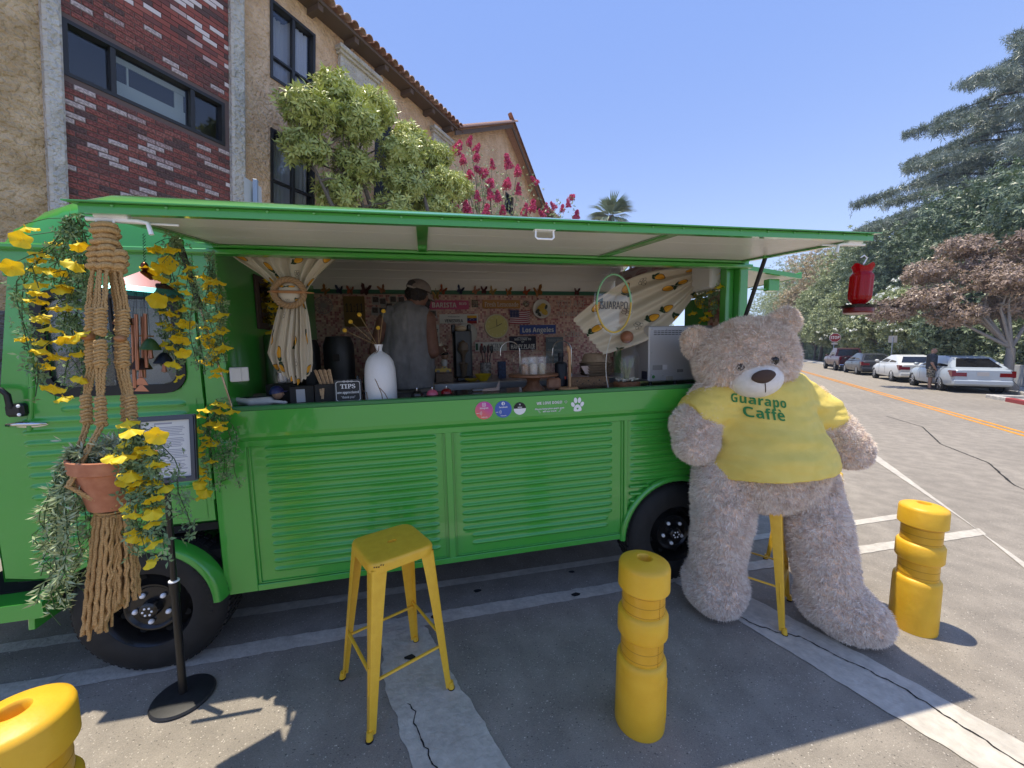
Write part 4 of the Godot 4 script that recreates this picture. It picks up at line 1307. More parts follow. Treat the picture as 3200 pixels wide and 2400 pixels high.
	for e in [[-1.825, 1.445], [-1.826, 1.405]]: sub("bolt", g().ball(v3(e[0], e[1], S + 0.046), v3(0.008, 0.008, 0.005), 5, 8), mat("steel", Color.WHITE), arm)
	var mir := sub("mirror_rim", g().lathe([v2(0.0, -0.03), v2(0.09, -0.024), v2(0.122, 0.0), v2(0.118, 0.012), v2(0.105, 0.006)], 28, Transform3D(Basis(Vector3.RIGHT, PI / 2).rotated(Vector3.UP, 0.9), v3(-2.10, 1.72, S + 0.13)), 0.75, 1.35), mat("black_metal", Color.BLACK), arm)
	sub("mirror_glass", g().lathe([v2(0.0, 0.006), v2(0.108, 0.006)], 28, Transform3D(Basis(Vector3.RIGHT, PI / 2).rotated(Vector3.UP, 0.9), v3(-2.10, 1.72, S + 0.13)), 0.75, 1.35), mat("mirror", Color(0.8, 0.82, 0.8), 0.03, 1.0), arm)
	# mudguard flare and step board
	var o := front_arch(0.0)
	var rows := []
	for k in 7:
		var an := PI * 0.5 * k / 6.0
		var row := PackedVector3Array()
		var gr := 0.022 * cos(an) * 1.0 + 0.018
		for p in front_arch(gr): row.append(v3(p.x, p.y, S - 0.005 + 0.075 * sin(an)))
		rows.append(row)
	for gr in [0.0, -0.006]:
		var row := PackedVector3Array()
		for p in front_arch(gr): row.append(v3(p.x, p.y, S + 0.07))
		rows.append(row)
	var row2 := PackedVector3Array()
	for p in front_arch(-0.008): row2.append(v3(p.x, p.y, S - 0.3))
	rows.append(row2)
	part("mudguard", g().grid(rows), green, t)
	part("step_board", g().prism(PackedVector2Array([v2(-1.82, S - 0.02), v2(-1.80, S + 0.10), v2(-2.75, S + 0.10), v2(-2.75, S - 0.02)]), 0.43, 0.51, Transform3D(Basis(Vector3.RIGHT, Vector3(0, 0, 1), Vector3(0, 1, 0)), Vector3.ZERO)), green, t)
	part("front_well", g().span(v3(-1.95, 0.38, S - 0.36), v3(-1.05, 0.78, S - 0.33), 0.0).span(v3(-1.95, 0.72, S - 0.35), v3(-1.05, 0.76, S - 0.03), 0.0), dark, t)
	# nose, windscreen, far cab side
	var nose := g()
	rows = []
	for k in 6:
		var x: float = [-2.02, -2.3, -2.55, -2.7, -2.76, -2.77][k]
		var y1: float = [1.36, 1.32, 1.26, 1.16, 1.0, 0.8][k]
		rows.append(PackedVector3Array([v3(x, y1, S - 0.01), v3(x, y1, B + 0.02)]))
	nose.grid(rows)
	nose.span(v3(-2.77, 0.4, B + 0.02), v3(-2.74, 0.9, S - 0.01), 0.0)
	part("hood", nose, green, t)
	part("windscreen_frame", g().span(v3(-1.87, 2.05, B), v3(-1.83, 2.18, S - 0.02), 0.004).prism(PackedVector2Array([v2(-1.96, 1.34), v2(-2.02, 1.34), v2(-1.86, 2.08), v2(-1.82, 2.08)]), B, B + 0.05).prism(PackedVector2Array([v2(-1.94, 1.34), v2(-1.98, 1.34), v2(-1.85, 2.08), v2(-1.82, 2.08)]), -3.28, -3.24), green, t)
	part("windscreen", g().prism(PackedVector2Array([v2(-1.985, 1.36), v2(-1.98, 1.36), v2(-1.845, 2.06), v2(-1.85, 2.06)]), B + 0.05, S - 0.06), glass("cab_glass", 0.25), t)
	var seat := mat("seat_cloth", Color(0.10, 0.09, 0.09), 0.9)
	part("cab_seat", g().span(v3(-1.6, 0.9, -2.95), v3(-1.15, 1.1, -2.5), 0.04).span(v3(-1.28, 1.05, -2.95), v3(-1.15, 1.68, -2.5), 0.05), seat, t)
	part("cab_seat", g().span(v3(-1.6, 0.9, -4.0), v3(-1.15, 1.1, -3.4), 0.04).span(v3(-1.28, 1.05, -4.0), v3(-1.15, 1.68, -3.4), 0.05), seat, t)
	part("cab_floor", g().span(v3(-2.0, 0.55, B + 0.03), v3(-1.04, 0.6, S - 0.04), 0.0), dark, t)
	part("dashboard", g().span(v3(-1.98, 1.15, B + 0.05), v3(-1.78, 1.36, S - 0.06), 0.03), mat("dash_green", lin(0.05, 0.22, 0.06), 0.5), t)
	part("cab_partition", g().span(v3(-1.08, 0.6, B + 0.03), v3(-1.04, 2.4, S - 0.07), 0.0), mat("partition_cream", lin(0.55, 0.53, 0.47), 0.8), t)
	part("price_board", g().box(v3(-1.40, 1.72, -2.62), v3(0.30, 0.42, 0.01), Basis(Vector3.UP, 0.1)), mat("paper_board", lin(0.6, 0.58, 0.52), 0.9), t)
	part("price_board", g().box(v3(-1.42, 1.535, -2.40), v3(0.24, 0.10, 0.006), Basis(Vector3(0, 0, 1), 0.35)), mat("paper", Color(0.88, 0.88, 0.86), 0.8), t)

# ---------------------------------------------------------------- inside the truck, the hatch and what is stuck on the flank
func mosaic(x0: float, y0: float, x1: float, y1: float, size: float, x: Transform3D, sd: int) -> G:
	var s := g()
	s.tinted = true
	var r := RandomNumberGenerator.new()
	r.seed = sd
	var pal := [Color(0.60, 0.38, 0.28), Color(0.66, 0.44, 0.33), Color(0.54, 0.30, 0.23), Color(0.38, 0.13, 0.13), Color(0.47, 0.20, 0.18), Color(0.68, 0.48, 0.37), Color(0.60, 0.38, 0.31)]
	var nx := int((x1 - x0) / size)
	var ny := int((y1 - y0) / size)
	for a in nx:
		for b in ny:
			s.col = pal[r.randi() % 7] * (0.85 + 0.3 * r.randf())
			var p := v2(x0 + a * size, y0 + b * size)
			var w := size * 0.92
			var z := 0.003 + r.randf() * 0.001
			var c := [x * v3(p.x, p.y, z), x * v3(p.x + w, p.y, z), x * v3(p.x + w, p.y + w, z), x * v3(p.x, p.y + w, z)]
			var d := [x * v3(p.x, p.y, 0), x * v3(p.x + w, p.y, 0), x * v3(p.x + w, p.y + w, 0), x * v3(p.x, p.y + w, 0)]
			s.quad(c[0], c[1], c[2], c[3], x.basis.z)
			s.quad(c[0], c[1], d[1], d[0], -x.basis.y)
			s.quad(c[3], c[2], d[2], d[3], x.basis.y)
			s.quad(c[1], c[2], d[2], d[1], x.basis.x)
			s.quad(c[0], c[3], d[3], d[0], -x.basis.x)
	return s

func build_interior(t: Node3D) -> void:
	var dgreen := mat("dark_green_paint", lin(0.03, 0.14, 0.07), 0.4)
	var white := mat("lining_white", Color(0.93, 0.91, 0.87), 0.6)
	part("counter", g().span(v3(-0.985, 1.335, S - 0.5), v3(2.10, 1.366, S - 0.015), 0.004), mat("counter_black", Color(0.16, 0.16, 0.16), 0.18), t)
	part("counter_edge", g().span(v3(-0.985, 1.362, S - 0.014), v3(2.23, 1.388, S + 0.03), 0.005), mat("edge_green", lin(0.03, 0.18, 0.05), 0.35), t)
	var grout := part("back_lining", g().span(v3(-1.03, 0.5, -4.19), v3(2.2, 2.235, -4.152), 0.0), mat("grout", lin(0.50, 0.36, 0.28), 0.9), t)
	var mt := tint(mat("glass_tiles", Color.WHITE, 0.35))
	sub("mosaic_tiles", mosaic(-1.03, 1.30, 2.19, 2.232, 0.0205, at(0, 0, -4.152), 9), mt, grout).set_meta("kind", "stuff")
	part("lining_strip", g().span(v3(-1.03, 2.232, -4.16), v3(2.2, 2.272, -4.135), 0.003), dgreen, t)
	var rows := []
	for a in 13:
		var an := PI * a / 12.0
		var z := lerpf(S - 0.08, -4.15, (1.0 - cos(an)) / 2)
		rows.append(PackedVector3Array([v3(-1.04, 2.25 + 0.30 * pow(sin(an), 0.6), z), v3(2.2, 2.25 + 0.30 * pow(sin(an), 0.6), z)]))
	var cl := part("ceiling_lining", g().grid(rows), white, t)
	for a in range(7, 12):
		var an := PI * a / 12.0
		sub("ceiling_seam", g().tube([v3(-1.03, 2.247 + 0.30 * pow(sin(an), 0.6), lerpf(S - 0.08, -4.15, (1.0 - cos(an)) / 2)), v3(2.19, 2.247 + 0.30 * pow(sin(an), 0.6), lerpf(S - 0.08, -4.15, (1.0 - cos(an)) / 2))], 0.005, 5), white, cl)
	part("end_partition", g().span(v3(-1.03, 0.5, -4.15), v3(-1.0, 2.3, S - 0.06), 0.0), green, t)
	part("inner_floor", g().span(v3(-1.03, 0.50, -4.15), v3(2.2, 0.54, S - 0.06), 0.0), mat("floor_grey", Color(0.3, 0.3, 0.3), 0.8), t)
	part("inner_skirt", g().span(v3(-1.0, 0.54, S - 0.12), v3(2.1, 1.335, S - 0.06), 0.0), mat("counter_black", Color.BLACK), t)
	# window in the partition that mirrors the wall beyond
	var pw := part("partition_window", g().span(v3(-0.999, 1.82, -3.75), v3(-0.985, 2.16, -2.75), 0.004), mat("brown_frame", lin(0.06, 0.035, 0.025), 0.6), t)
	sub("pane", g().span(v3(-0.984, 1.86, -3.70), v3(-0.981, 2.12, -2.80), 0.0), mat("dark_mirror", Color(0.35, 0.36, 0.36), 0.06, 1.0), pw)
	# work bench along the back with a steel top
	part("work_bench", g().span(v3(0.0, 0.54, -4.1), v3(0.9, 1.28, -3.4), 0.01).span(v3(0.9, 0.54, -4.1), v3(2.15, 1.28, -3.5), 0.01), mat("bench_grey", Color(0.42, 0.40, 0.37), 0.6), t)
	part("bench_top", g().span(v3(-0.02, 1.29, -4.12), v3(0.90, 1.372, -3.3), 0.008).span(v3(0.90, 1.29, -4.12), v3(2.17, 1.345, -3.5), 0.006), mat("brushed_steel", Color(0.62, 0.63, 0.65), 0.32, 0.85), t)
	part("bench_leg", g().span(v3(0.84, 0.54, -3.34), v3(0.87, 1.29, -3.31), 0.004), mat("brushed_steel", Color.WHITE), t)
	part("side_bench", g().span(v3(-0.98, 0.54, -4.1), v3(-0.30, 1.33, -3.25), 0.01), mat("counter_black", Color.BLACK), t)
	# rear post: mosaic inside, printed banner above the opening
	var post := part("rear_post_lining", g().span(v3(2.185, 1.38, S - 0.32), v3(2.199, 2.05, S - 0.11), 0.0), mat("grout", Color.BLACK), t)
	sub("mosaic_tiles", mosaic(-0.32, 1.40, -0.11, 2.04, 0.0262, Transform3D(Basis(Vector3(0, 0, 1), Vector3.UP, Vector3(-1, 0, 0)), v3(2.185, 0, S)), 19), mt, post).set_meta("kind", "stuff")
	var ban := part("printed_banner", g().span(v3(2.185, 2.07, -4.10), v3(2.195, 2.46, S - 0.2), 0.0), mat("banner_cloth", Color(0.74, 0.68, 0.68), 0.9), t)
	var pink := mat("banner_print", lin(0.42, 0.20, 0.19), 0.9)
	for a in 5:
		for b in 6:
			var c := v3(2.182, 2.12 + a * 0.085, -3.98 + b * 0.29 + 0.14 * (a % 2))
			var x := Transform3D(Basis(Vector3(0, 0, 1), Vector3.UP, Vector3(-1, 0, 0)).rotated(Vector3.RIGHT, 0.0), c)
			var ov := g()
			var o1 := PackedVector2Array()
			var o2 := PackedVector2Array()
			for k in 20:
				o1.append(v2(cos(TAU * k / 20) * 0.105, sin(TAU * k / 20) * 0.032))
				o2.append(v2(cos(TAU * k / 20) * 0.097, sin(TAU * k / 20) * 0.026))
			ring_strip(ov, o1, o2, 0.0, 0.002, x)
			sub("print", ov, pink, ban)
			var tx := text("lettering", "Guarapo", pink, ban, x, 0.026, "Droid Serif", true, 0.15, 0.002)
	# white unit in the upper corner
	part("wall_unit", g().span(v3(2.03, 2.05, S - 0.33), v3(2.18, 2.24, S - 0.12), 0.012).span(v3(2.05, 2.06, S - 0.36), v3(2.06, 2.2, S - 0.33), 0.002), mat("unit_white", Color(0.82, 0.82, 0.81), 0.4), t)
	part("switch_box", g().box(v3(-0.95, 1.555, S - 0.02), v3(0.05, 0.075, 0.05), Basis(Vector3.UP, 0.5), 0.004).box(v3(-0.925, 1.555, S - 0.04), v3(0.05, 0.075, 0.05), Basis(Vector3.UP, 0.5), 0.004), mat("unit_white", Color.WHITE), t)
	# second hatch, propped open over the rear doorway
	var aw := g()
	aw.prism(PackedVector2Array([v2(2.24, 2.31), v2(3.20, 2.20), v2(3.20, 2.22), v2(2.24, 2.335)]), -4.0, -2.75)
	var rh := part("rear_hatch", aw, mat("hatch_white", Color(0.90, 0.89, 0.87), 0.35), t)
	sub("rim", g().span(v3(3.195, 2.195, -4.02), v3(3.215, 2.245, -2.73), 0.003).prism(PackedVector2Array([v2(2.24, 2.30), v2(3.20, 2.19), v2(3.20, 2.225), v2(2.24, 2.335)]), -2.75, -2.72), green, rh)
	sub("latch", g().span(v3(2.95, 2.10, -2.86), v3(3.06, 2.20, -2.80), 0.004).span(v3(2.80, 2.11, -2.84), v3(2.98, 2.12, -2.82), 0.0), green, rh)

func build_awning(t: Node3D) -> void:
	var white := mat("hatch_white", Color(0.90, 0.89, 0.87), 0.35)
	# the sheet hangs a little lower at its outer edge; a(x, d) is a point on its underside, d from hinge (0) to rim (1)
	var a := func(x: float, d: float, h: float) -> Vector3: return v3(x, 2.205 - 0.092 * d + 0.010 * (x + 1.0) * d + h, lerpf(S + 0.004, -1.49, d))
	var panels := [[-0.955, 0.02], [0.065, 1.10], [1.145, 2.15]]
	var sk := g()
	for z in [[-1.015, 2.205]]:
		sk.quad(a.call(z[0], 0.0, 0.036), a.call(z[1], 0.0, 0.036), a.call(z[1], 1.03, 0.030), a.call(z[0], 1.03, 0.030))
		sk.quad(a.call(z[0], 0.0, 0.031), a.call(z[1], 0.0, 0.031), a.call(z[1], 1.03, 0.026), a.call(z[0], 1.03, 0.026))
		sk.quad(a.call(z[0], 1.03, 0.026), a.call(z[1], 1.03, 0.026), a.call(z[1], 1.03, 0.030), a.call(z[0], 1.03, 0.030))
		for e: float in z: sk.quad(a.call(e, 0.0, 0.031), a.call(e, 1.03, 0.026), a.call(e, 1.03, 0.030), a.call(e, 0.0, 0.036))
	var skin := part("hatch_awning", sk, green, t)
	for p in panels:
		var w := g()
		for k in 3:
			var d0 := 0.035 + 0.31 * k
			var d1 := d0 + 0.306
			w.quad(a.call(p[0], d0, 0.012), a.call(p[1], d0, 0.012), a.call(p[1], d1, 0.012), a.call(p[0], d1, 0.012))
			w.quad(a.call(p[0], d1, 0.012), a.call(p[1], d1, 0.012), a.call(p[1], d1 + 0.004, 0.016), a.call(p[0], d1 + 0.004, 0.016))
		sub("underside_panel", w, white, skin)
		var sl := g()
		for e in [[p[0], p[0] + 0.006, 0.03, 0.97], [p[1] - 0.006, p[1], 0.03, 0.97], [p[0], p[1], 0.026, 0.036]]:
			sl.quad(a.call(e[0], e[2], 0.008), a.call(e[1], e[2], 0.008), a.call(e[1], e[3], 0.008), a.call(e[0], e[3], 0.008))
		sub("sealant", sl, mat("sealant", Color(0.88, 0.87, 0.83), 0.6), skin)
	for e in [[-0.99, -0.955], [0.02, 0.065], [1.10, 1.145], [2.15, 2.185]]:
		var b := g()
		var q := [a.call(e[0], 0.0, 0.0), a.call(e[1], 0.0, 0.0), a.call(e[1], 0.98, 0.0), a.call(e[0], 0.98, 0.0), a.call(e[0], 0.0, 0.030), a.call(e[1], 0.0, 0.030), a.call(e[1], 0.98, 0.025), a.call(e[0], 0.98, 0.025)]
		b.quad(q[0], q[1], q[2], q[3]); b.quad(q[0], q[3], q[7], q[4]); b.quad(q[1], q[2], q[6], q[5])
		sub("spar", b, green, skin)
	var f := g()
	var q := [a.call(-0.99, 1.0, -0.004), a.call(2.185, 1.0, -0.004), a.call(2.185, 1.0, 0.025), a.call(-0.99, 1.0, 0.025), a.call(-0.99, 0.955, -0.004), a.call(2.185, 0.955, -0.004), a.call(2.185, 0.955, 0.025), a.call(-0.99, 0.955, 0.025)]
	f.quad(q[0], q[1], q[2], q[3]); f.quad(q[4], q[5], q[6], q[7]); f.quad(q[0], q[1], q[5], q[4]); f.quad(q[0], q[3], q[7], q[4]); f.quad(q[1], q[2], q[6], q[5])
	sub("fascia", f, green, skin)
	var hg := g()
	hg.tube([a.call(-0.98, 0.012, 0.004), a.call(2.18, 0.012, 0.004)], 0.014, 8)
	sub("hinge", hg, green, skin)
	var rv := g()
	for k in 22: rv.ball(a.call(-0.9 + k * 0.145, 1.004, 0.020), v3(0.005, 0.004, 0.004), 4, 6)
	sub("rivet_row", rv, mat("bright_green", lin(0.18, 0.55, 0.2), 0.3), skin)
	var steel := mat("steel", Color.WHITE)
	var h := g()
	var c: Vector3 = a.call(0.515, 0.97, -0.004)
	h.tube([c + v3(-0.036, 0, 0.01), c + v3(-0.038, -0.03, 0.012), c + v3(-0.03, -0.037, 0.012), c + v3(0.03, -0.037, 0.012), c + v3(0.038, -0.03, 0.012), c + v3(0.036, 0, 0.01)], 0.004, 8)
	h.box(c + v3(0, -0.002, 0.005), v3(0.085, 0.006, 0.03), Basis.IDENTITY, 0.001)
	sub("pull_handle", h, steel, skin)
	# latch rods at the two outer corners
	for e in [[-0.955, 1.0], [2.14, -1.0]]:
		var l := g()
		var p: Vector3 = a.call(e[0], 0.93, -0.006)
		var d: float = e[1]
		l.box(p + v3(0.03 * d, -0.003, 0.02), v3(0.09, 0.012, 0.03), Basis.IDENTITY, 0.003)
		l.tube([p + v3(-0.04 * d, -0.012, 0.02), p + v3(0.10 * d, -0.014, 0.022), p + v3(0.125 * d, -0.02, 0.022), p + v3(0.132 * d, -0.055, 0.022)], 0.007, 8)
		l.tube([p + v3(-0.02 * d, -0.012, 0.0), p + v3(0.20 * d, -0.016, 0.0)], 0.004, 6)
		sub("latch", l, steel, skin)
	# gas struts
	for e in [[v3(-1.02, 2.16, -2.06), v3(-0.965, 1.38, S + 0.012), 0.36], [v3(2.14, 2.185, -2.06), v3(2.045, 1.40, S + 0.012), 0.60]]:
		var p0: Vector3 = e[0]
		var p1: Vector3 = e[1]
		var m := p0.lerp(p1, e[2])
		var so := part("gas_strut", g().tube([p0, m], 0.0125, 10), mat("strut_black", Color(0.12, 0.11, 0.10), 0.5), t)
		sub("rod", g().tube([m, p1], 0.0055, 8), mat("rod_steel", Color(0.75, 0.72, 0.68), 0.25, 1.0), so)
		sub("bracket", g().ball(p0 + v3(0, 0.008, 0), v3(0.018, 0.02, 0.012), 6, 8), green, so)

func disc_poly(r: float, k := 32) -> PackedVector2Array:
	var p := PackedVector2Array()
	for a in k: p.append(v2(cos(TAU * a / k) * r, sin(TAU * a / k) * r))
	return p

func build_decals(t: Node3D) -> void:
	var z := S + 0.0275
	var wh := mat("decal_white", Color(0.92, 0.92, 0.92), 0.5)
	var bk := mat("decal_black", Color(0.06, 0.06, 0.06), 0.5)
	# round picture-sharing sticker: orange to violet
	var s := g()
	s.tinted = true
	var c := v3(0.362, 1.293, z)
	for k in 40:
		for q in 3:
			var r0 := 0.054 * q / 3.0
			var r1 := 0.054 * (q + 1) / 3.0
			var p := []
			for e in [[r0, k], [r1, k], [r1, k + 1], [r0, k + 1]]: p.append(v3(cos(TAU * e[1] / 40) * e[0], sin(TAU * e[1] / 40) * e[0], 0))
			var tt: float = clampf((p[1].y * 0.8 + p[1].x * 0.5) / 0.11 + 0.5, 0, 1)
			s.col = Color(0.80, 0.17, 0.10).lerp(Color(0.50, 0.06, 0.36), tt)
			s.quad(c + p[0], c + p[1], c + p[2], c + p[3], Vector3(0, 0, 1))
	var ig := part("round_sticker", s, tint(mat("sticker_tint", Color.WHITE, 0.4)), t)
	var gl := g()
	ring_strip(gl, round_rect(-0.0105, -0.0105, 0.0105, 0.0105, 0.004), round_rect(-0.0085, -0.0085, 0.0085, 0.0085, 0.003), 0.0, 0.0015, at(0.362, 1.327, z))
	ring_strip(gl, disc_poly(0.0052, 16), disc_poly(0.0034, 16), 0.0, 0.0015, at(0.362, 1.327, z))
	sub("emblem", gl, wh, ig)
	text("lettering", "Instagram", wh, ig, at(0.362, 1.307, z + 0.001), 0.009, "Droid Sans", true, 0.05)
	text("lettering", "Follow Us", wh, ig, at(0.362, 1.252, z + 0.001), 0.006, "Droid Sans", true, 0.036)
	var fb := part("round_sticker", g().prism(disc_poly(0.0515), 0.0, 0.0012, at(0.479, 1.293, z - 0.0012)), mat("sticker_blue", lin(0.045, 0.11, 0.42), 0.4), t)
	sub("emblem", g().prism(disc_poly(0.0105, 20), 0.0, 0.001, at(0.479, 1.328, z)), wh, fb)
	text("lettering", "f", mat("sticker_blue", Color.BLUE), fb, at(0.480, 1.326, z + 0.002), 0.014, "Droid Sans", true)
	text("lettering", "facebook", wh, fb, at(0.479, 1.306, z + 0.001), 0.009, "Droid Sans", true, 0.052)
	text("lettering", "Follow Us", wh, fb, at(0.479, 1.254, z + 0.001), 0.006, "Droid Sans", true, 0.034)
	for e in [[ig, 0.33], [fb, 0.448]]:
		var wv := g()
		for k in 3:
			var pth := []
			for q in 7:
				var an := (q - 3) * 0.26
				pth.append(v3(e[1] + cos(an) * (0.006 + k * 0.006), 1.277 + sin(an) * (0.006 + k * 0.006), z + 0.001))
			wv.tube(pth, 0.0011, 5)
		wv.box(v3(e[1] - 0.008, 1.277, z + 0.0006), v3(0.014, 0.0025, 0.001))
		sub("wave_mark", wv, wh, e[0])
	var me := part("round_sticker", g().prism(disc_poly(0.0385), 0.0, 0.0012, at(0.582, 1.292, z - 0.0012)), wh, t)
	var hp := PackedVector2Array()
	for k in 17: hp.append(v2(cos(PI * k / 16) * 0.0385, sin(PI * k / 16) * 0.0385))
	sub("dark_half", g().prism(hp, 0.0, 0.001, at(0.582, 1.292, z)), bk, me)
	text("lettering", "MENU", wh, me, at(0.582, 1.299, z + 0.0015), 0.008, "Droid Sans", true, 0.026)
	text("lettering", "Yi", wh, me, at(0.582, 1.316, z + 0.0015), 0.009, "Droid Sans", true)
	var dg := part("notice_lettering", g().box(v3(0.768, 1.236, z + 0.0003), v3(0.0001, 0.0001, 0.0001)), wh, t)
	text("lettering", "WE LOVE DOGS!", wh, dg, at(0.772, 1.3165, z + 0.001), 0.017, "Droid Sans", true, 0.165)
	text("lettering", "Please keep your pup's paw", wh, dg, at(0.772, 1.281, z + 0.001), 0.0095, "Droid Sans", true, 0.19)
	text("lettering", "off our truck", wh, dg, at(0.772, 1.264, z + 0.001), 0.0095, "Droid Sans", true, 0.088)
	var ht := []
	for k in 25:
		var an := TAU * k / 24
		ht.append(v3(0.879 + 0.00055 * 16.0 * pow(sin(an), 3), 1.3165 + 0.00055 * (13.0 * cos(an) - 5.0 * cos(2 * an) - 2.0 * cos(3 * an) - cos(4 * an)), z + 0.001))
	sub("heart", g().tube(ht, 0.0011, 5), wh, dg)
	for e in [-1, 1]:
		for k in 3: sub("stroke", g().tube([v3(0.772 + e * (0.066 - 0.004 * k), 1.270 - k * 0.006, z + 0.001), v3(0.772 + e * (0.077 - 0.004 * k), 1.272 - k * 0.007, z + 0.001)], 0.0011, 5), wh, dg)
	# paw print with a heart cut out
	var pw := g()
	for e in [[-0.031, 0.006, 0.0115, 0.016, 0.5], [-0.013, 0.031, 0.0115, 0.018, 0.12], [0.013, 0.031, 0.0115, 0.018, -0.12], [0.031, 0.006, 0.0115, 0.016, -0.5]]:
		var pl := PackedVector2Array()
		for k in 18:
			var w := v2(cos(TAU * k / 18) * e[2], sin(TAU * k / 18) * e[3]).rotated(e[4])
			pl.append(w + v2(e[0], e[1]))
		pw.prism(pl, 0.0, 0.001, at(0.957, 1.291, z))
	var pad := PackedVector2Array()
	for k in 28:
		var an := TAU * k / 28
		pad.append(v2(sin(an) * (0.026 + 0.007 * maxf(0, -cos(an))), cos(an) * 0.022 - 0.021 + 0.004 * cos(2 * an)))
	pw.prism(pad, 0.0, 0.001, at(0.957, 1.291, z))
	var paw := part("paw_print", pw, wh, t)
	var hh := PackedVector2Array()
	for k in 24:
		var an := TAU * k / 24
		hh.append(v2(0.00045 * 16.0 * pow(sin(an), 3), 0.00045 * (13.0 * cos(an) - 5.0 * cos(2 * an) - 2.0 * cos(3 * an) - cos(4 * an)) - 0.021))
	sub("heart", g().prism(hh, 0.001, 0.0018, at(0.957, 1.291, z)), green, paw)

# ---------------------------------------------------------------- rounded bodies: a distance field on a grid, meshed as surface nets
class Field:
	var o: Vector3
	var c: float
	var nx: int
	var ny: int
	var nz: int
	var d := PackedFloat32Array()
	func _init(lo: Vector3, hi: Vector3, cell: float) -> void:
		o = lo; c = cell
		nx = int((hi.x - lo.x) / c) + 2; ny = int((hi.y - lo.y) / c) + 2; nz = int((hi.z - lo.z) / c) + 2
		d.resize(nx * ny * nz)
		d.fill(1.0)
	func _mix(k: int, v: float, r: float) -> void:
		var a := d[k]
		if r <= 0.0:
			if v < a: d[k] = v
			return
		var h := maxf(r - absf(a - v), 0.0) / r
		d[k] = minf(a, v) - h * h * r * 0.25
	func cap(a: Vector3, b: Vector3, ra: float, rb: float, r := 0.03) -> Field:     # a tapered limb
		var m := maxf(ra, rb) + r + c * 2.5
		var lo := (Vector3(minf(a.x, b.x), minf(a.y, b.y), minf(a.z, b.z)) - Vector3.ONE * m - o) / c
		var hi := (Vector3(maxf(a.x, b.x), maxf(a.y, b.y), maxf(a.z, b.z)) + Vector3.ONE * m - o) / c
		var ab := b - a
		var l2 := maxf(ab.length_squared(), 1e-9)
		for i in range(maxi(0, int(lo.x)), mini(nx, int(hi.x) + 1)):
			for j in range(maxi(0, int(lo.y)), mini(ny, int(hi.y) + 1)):
				var k := (i * ny + j) * nz
				for q in range(maxi(0, int(lo.z)), mini(nz, int(hi.z) + 1)):
					var p := o + Vector3(i, j, q) * c
					var t := clampf((p - a).dot(ab) / l2, 0.0, 1.0)
					_mix(k + q, p.distance_to(a + ab * t) - lerpf(ra, rb, t), r)
		return self
	func egg(ce: Vector3, rad: Vector3, bs := Basis.IDENTITY, r := 0.03) -> Field:
		var m := maxf(maxf(rad.x, rad.y), rad.z) + r + c * 2.5
		var lo := (ce - Vector3.ONE * m - o) / c
		var hi := (ce + Vector3.ONE * m - o) / c
		var inv := bs.transposed()
		for i in range(maxi(0, int(lo.x)), mini(nx, int(hi.x) + 1)):
			for j in range(maxi(0, int(lo.y)), mini(ny, int(hi.y) + 1)):
				var k := (i * ny + j) * nz
				for q in range(maxi(0, int(lo.z)), mini(nz, int(hi.z) + 1)):
					var p := inv * (o + Vector3(i, j, q) * c - ce)
					var k0 := (p / rad).length()
					var k1 := (p / (rad * rad)).length()
					_mix(k + q, (k0 * (k0 - 1.0) / k1) if k1 > 1e-6 else -minf(minf(rad.x, rad.y), rad.z), r)
		return self
	func cut(n: Vector3, at: float) -> Field:       # keep what lies under the plane
		for i in nx:
			for j in ny:
				var k := (i * ny + j) * nz
				for q in nz:
					var v := n.dot(o + Vector3(i, j, q) * c) - at
					if v > d[k + q]: d[k + q] = v
		return self
	func rumple(f: FastNoiseLite, amp: float, st := Vector3.ONE) -> Field:
		for i in nx:
			for j in ny:
				var k := (i * ny + j) * nz
				for q in nz:
					if absf(d[k + q]) < 0.08:
						var p := (o + Vector3(i, j, q) * c) * st
						d[k + q] += f.get_noise_3d(p.x, p.y, p.z) * amp
		return self
	func solid() -> G:
		var s := G.new()
		var at := {}
		var sx := ny * nz
		for i in nx - 1:
			for j in ny - 1:
				var k := i * sx + j * nz
				for q in nz - 1:
					var a := k + q
					var v := [d[a], d[a + 1], d[a + nz], d[a + nz + 1], d[a + sx], d[a + sx + 1], d[a + sx + nz], d[a + sx + nz + 1]]
					var neg := 0
					for e: float in v:
						if e < 0.0: neg += 1
					if neg == 0 or neg == 8: continue
					var sum := Vector3.ZERO
					var n := 0
					for e in EDGE:
						var x: float = v[e[0]]
						var y: float = v[e[1]]
						if (x < 0.0) != (y < 0.0):
							sum += (CORNER[e[0]] as Vector3).lerp(CORNER[e[1]], x / (x - y))
							n += 1
					var gr := Vector3(v[4] + v[5] + v[6] + v[7] - v[0] - v[1] - v[2] - v[3], v[2] + v[3] + v[6] + v[7] - v[0] - v[1] - v[4] - v[5], v[1] + v[3] + v[5] + v[7] - v[0] - v[2] - v[4] - v[6])
					at[a] = s.pt(o + (Vector3(i, j, q) + sum / n) * c, gr.normalized())
		for a: int in at:
			var neg := d[a] < 0.0
			for e in [[sx, nz, 1], [nz, sx, 1], [1, sx, nz]]:
				if (d[a + e[0]] < 0.0) == neg: continue
				var p: int = a - e[1]
				var r: int = a - e[2]
				var t: int = a - e[1] - e[2]
				if at.has(p) and at.has(r) and at.has(t):
					s.f3(at[a], at[p], at[t]); s.f3(at[a], at[t], at[r])
		return s
	const CORNER := [Vector3(0, 0, 0), Vector3(0, 0, 1), Vector3(0, 1, 0), Vector3(0, 1, 1), Vector3(1, 0, 0), Vector3(1, 0, 1), Vector3(1, 1, 0), Vector3(1, 1, 1)]
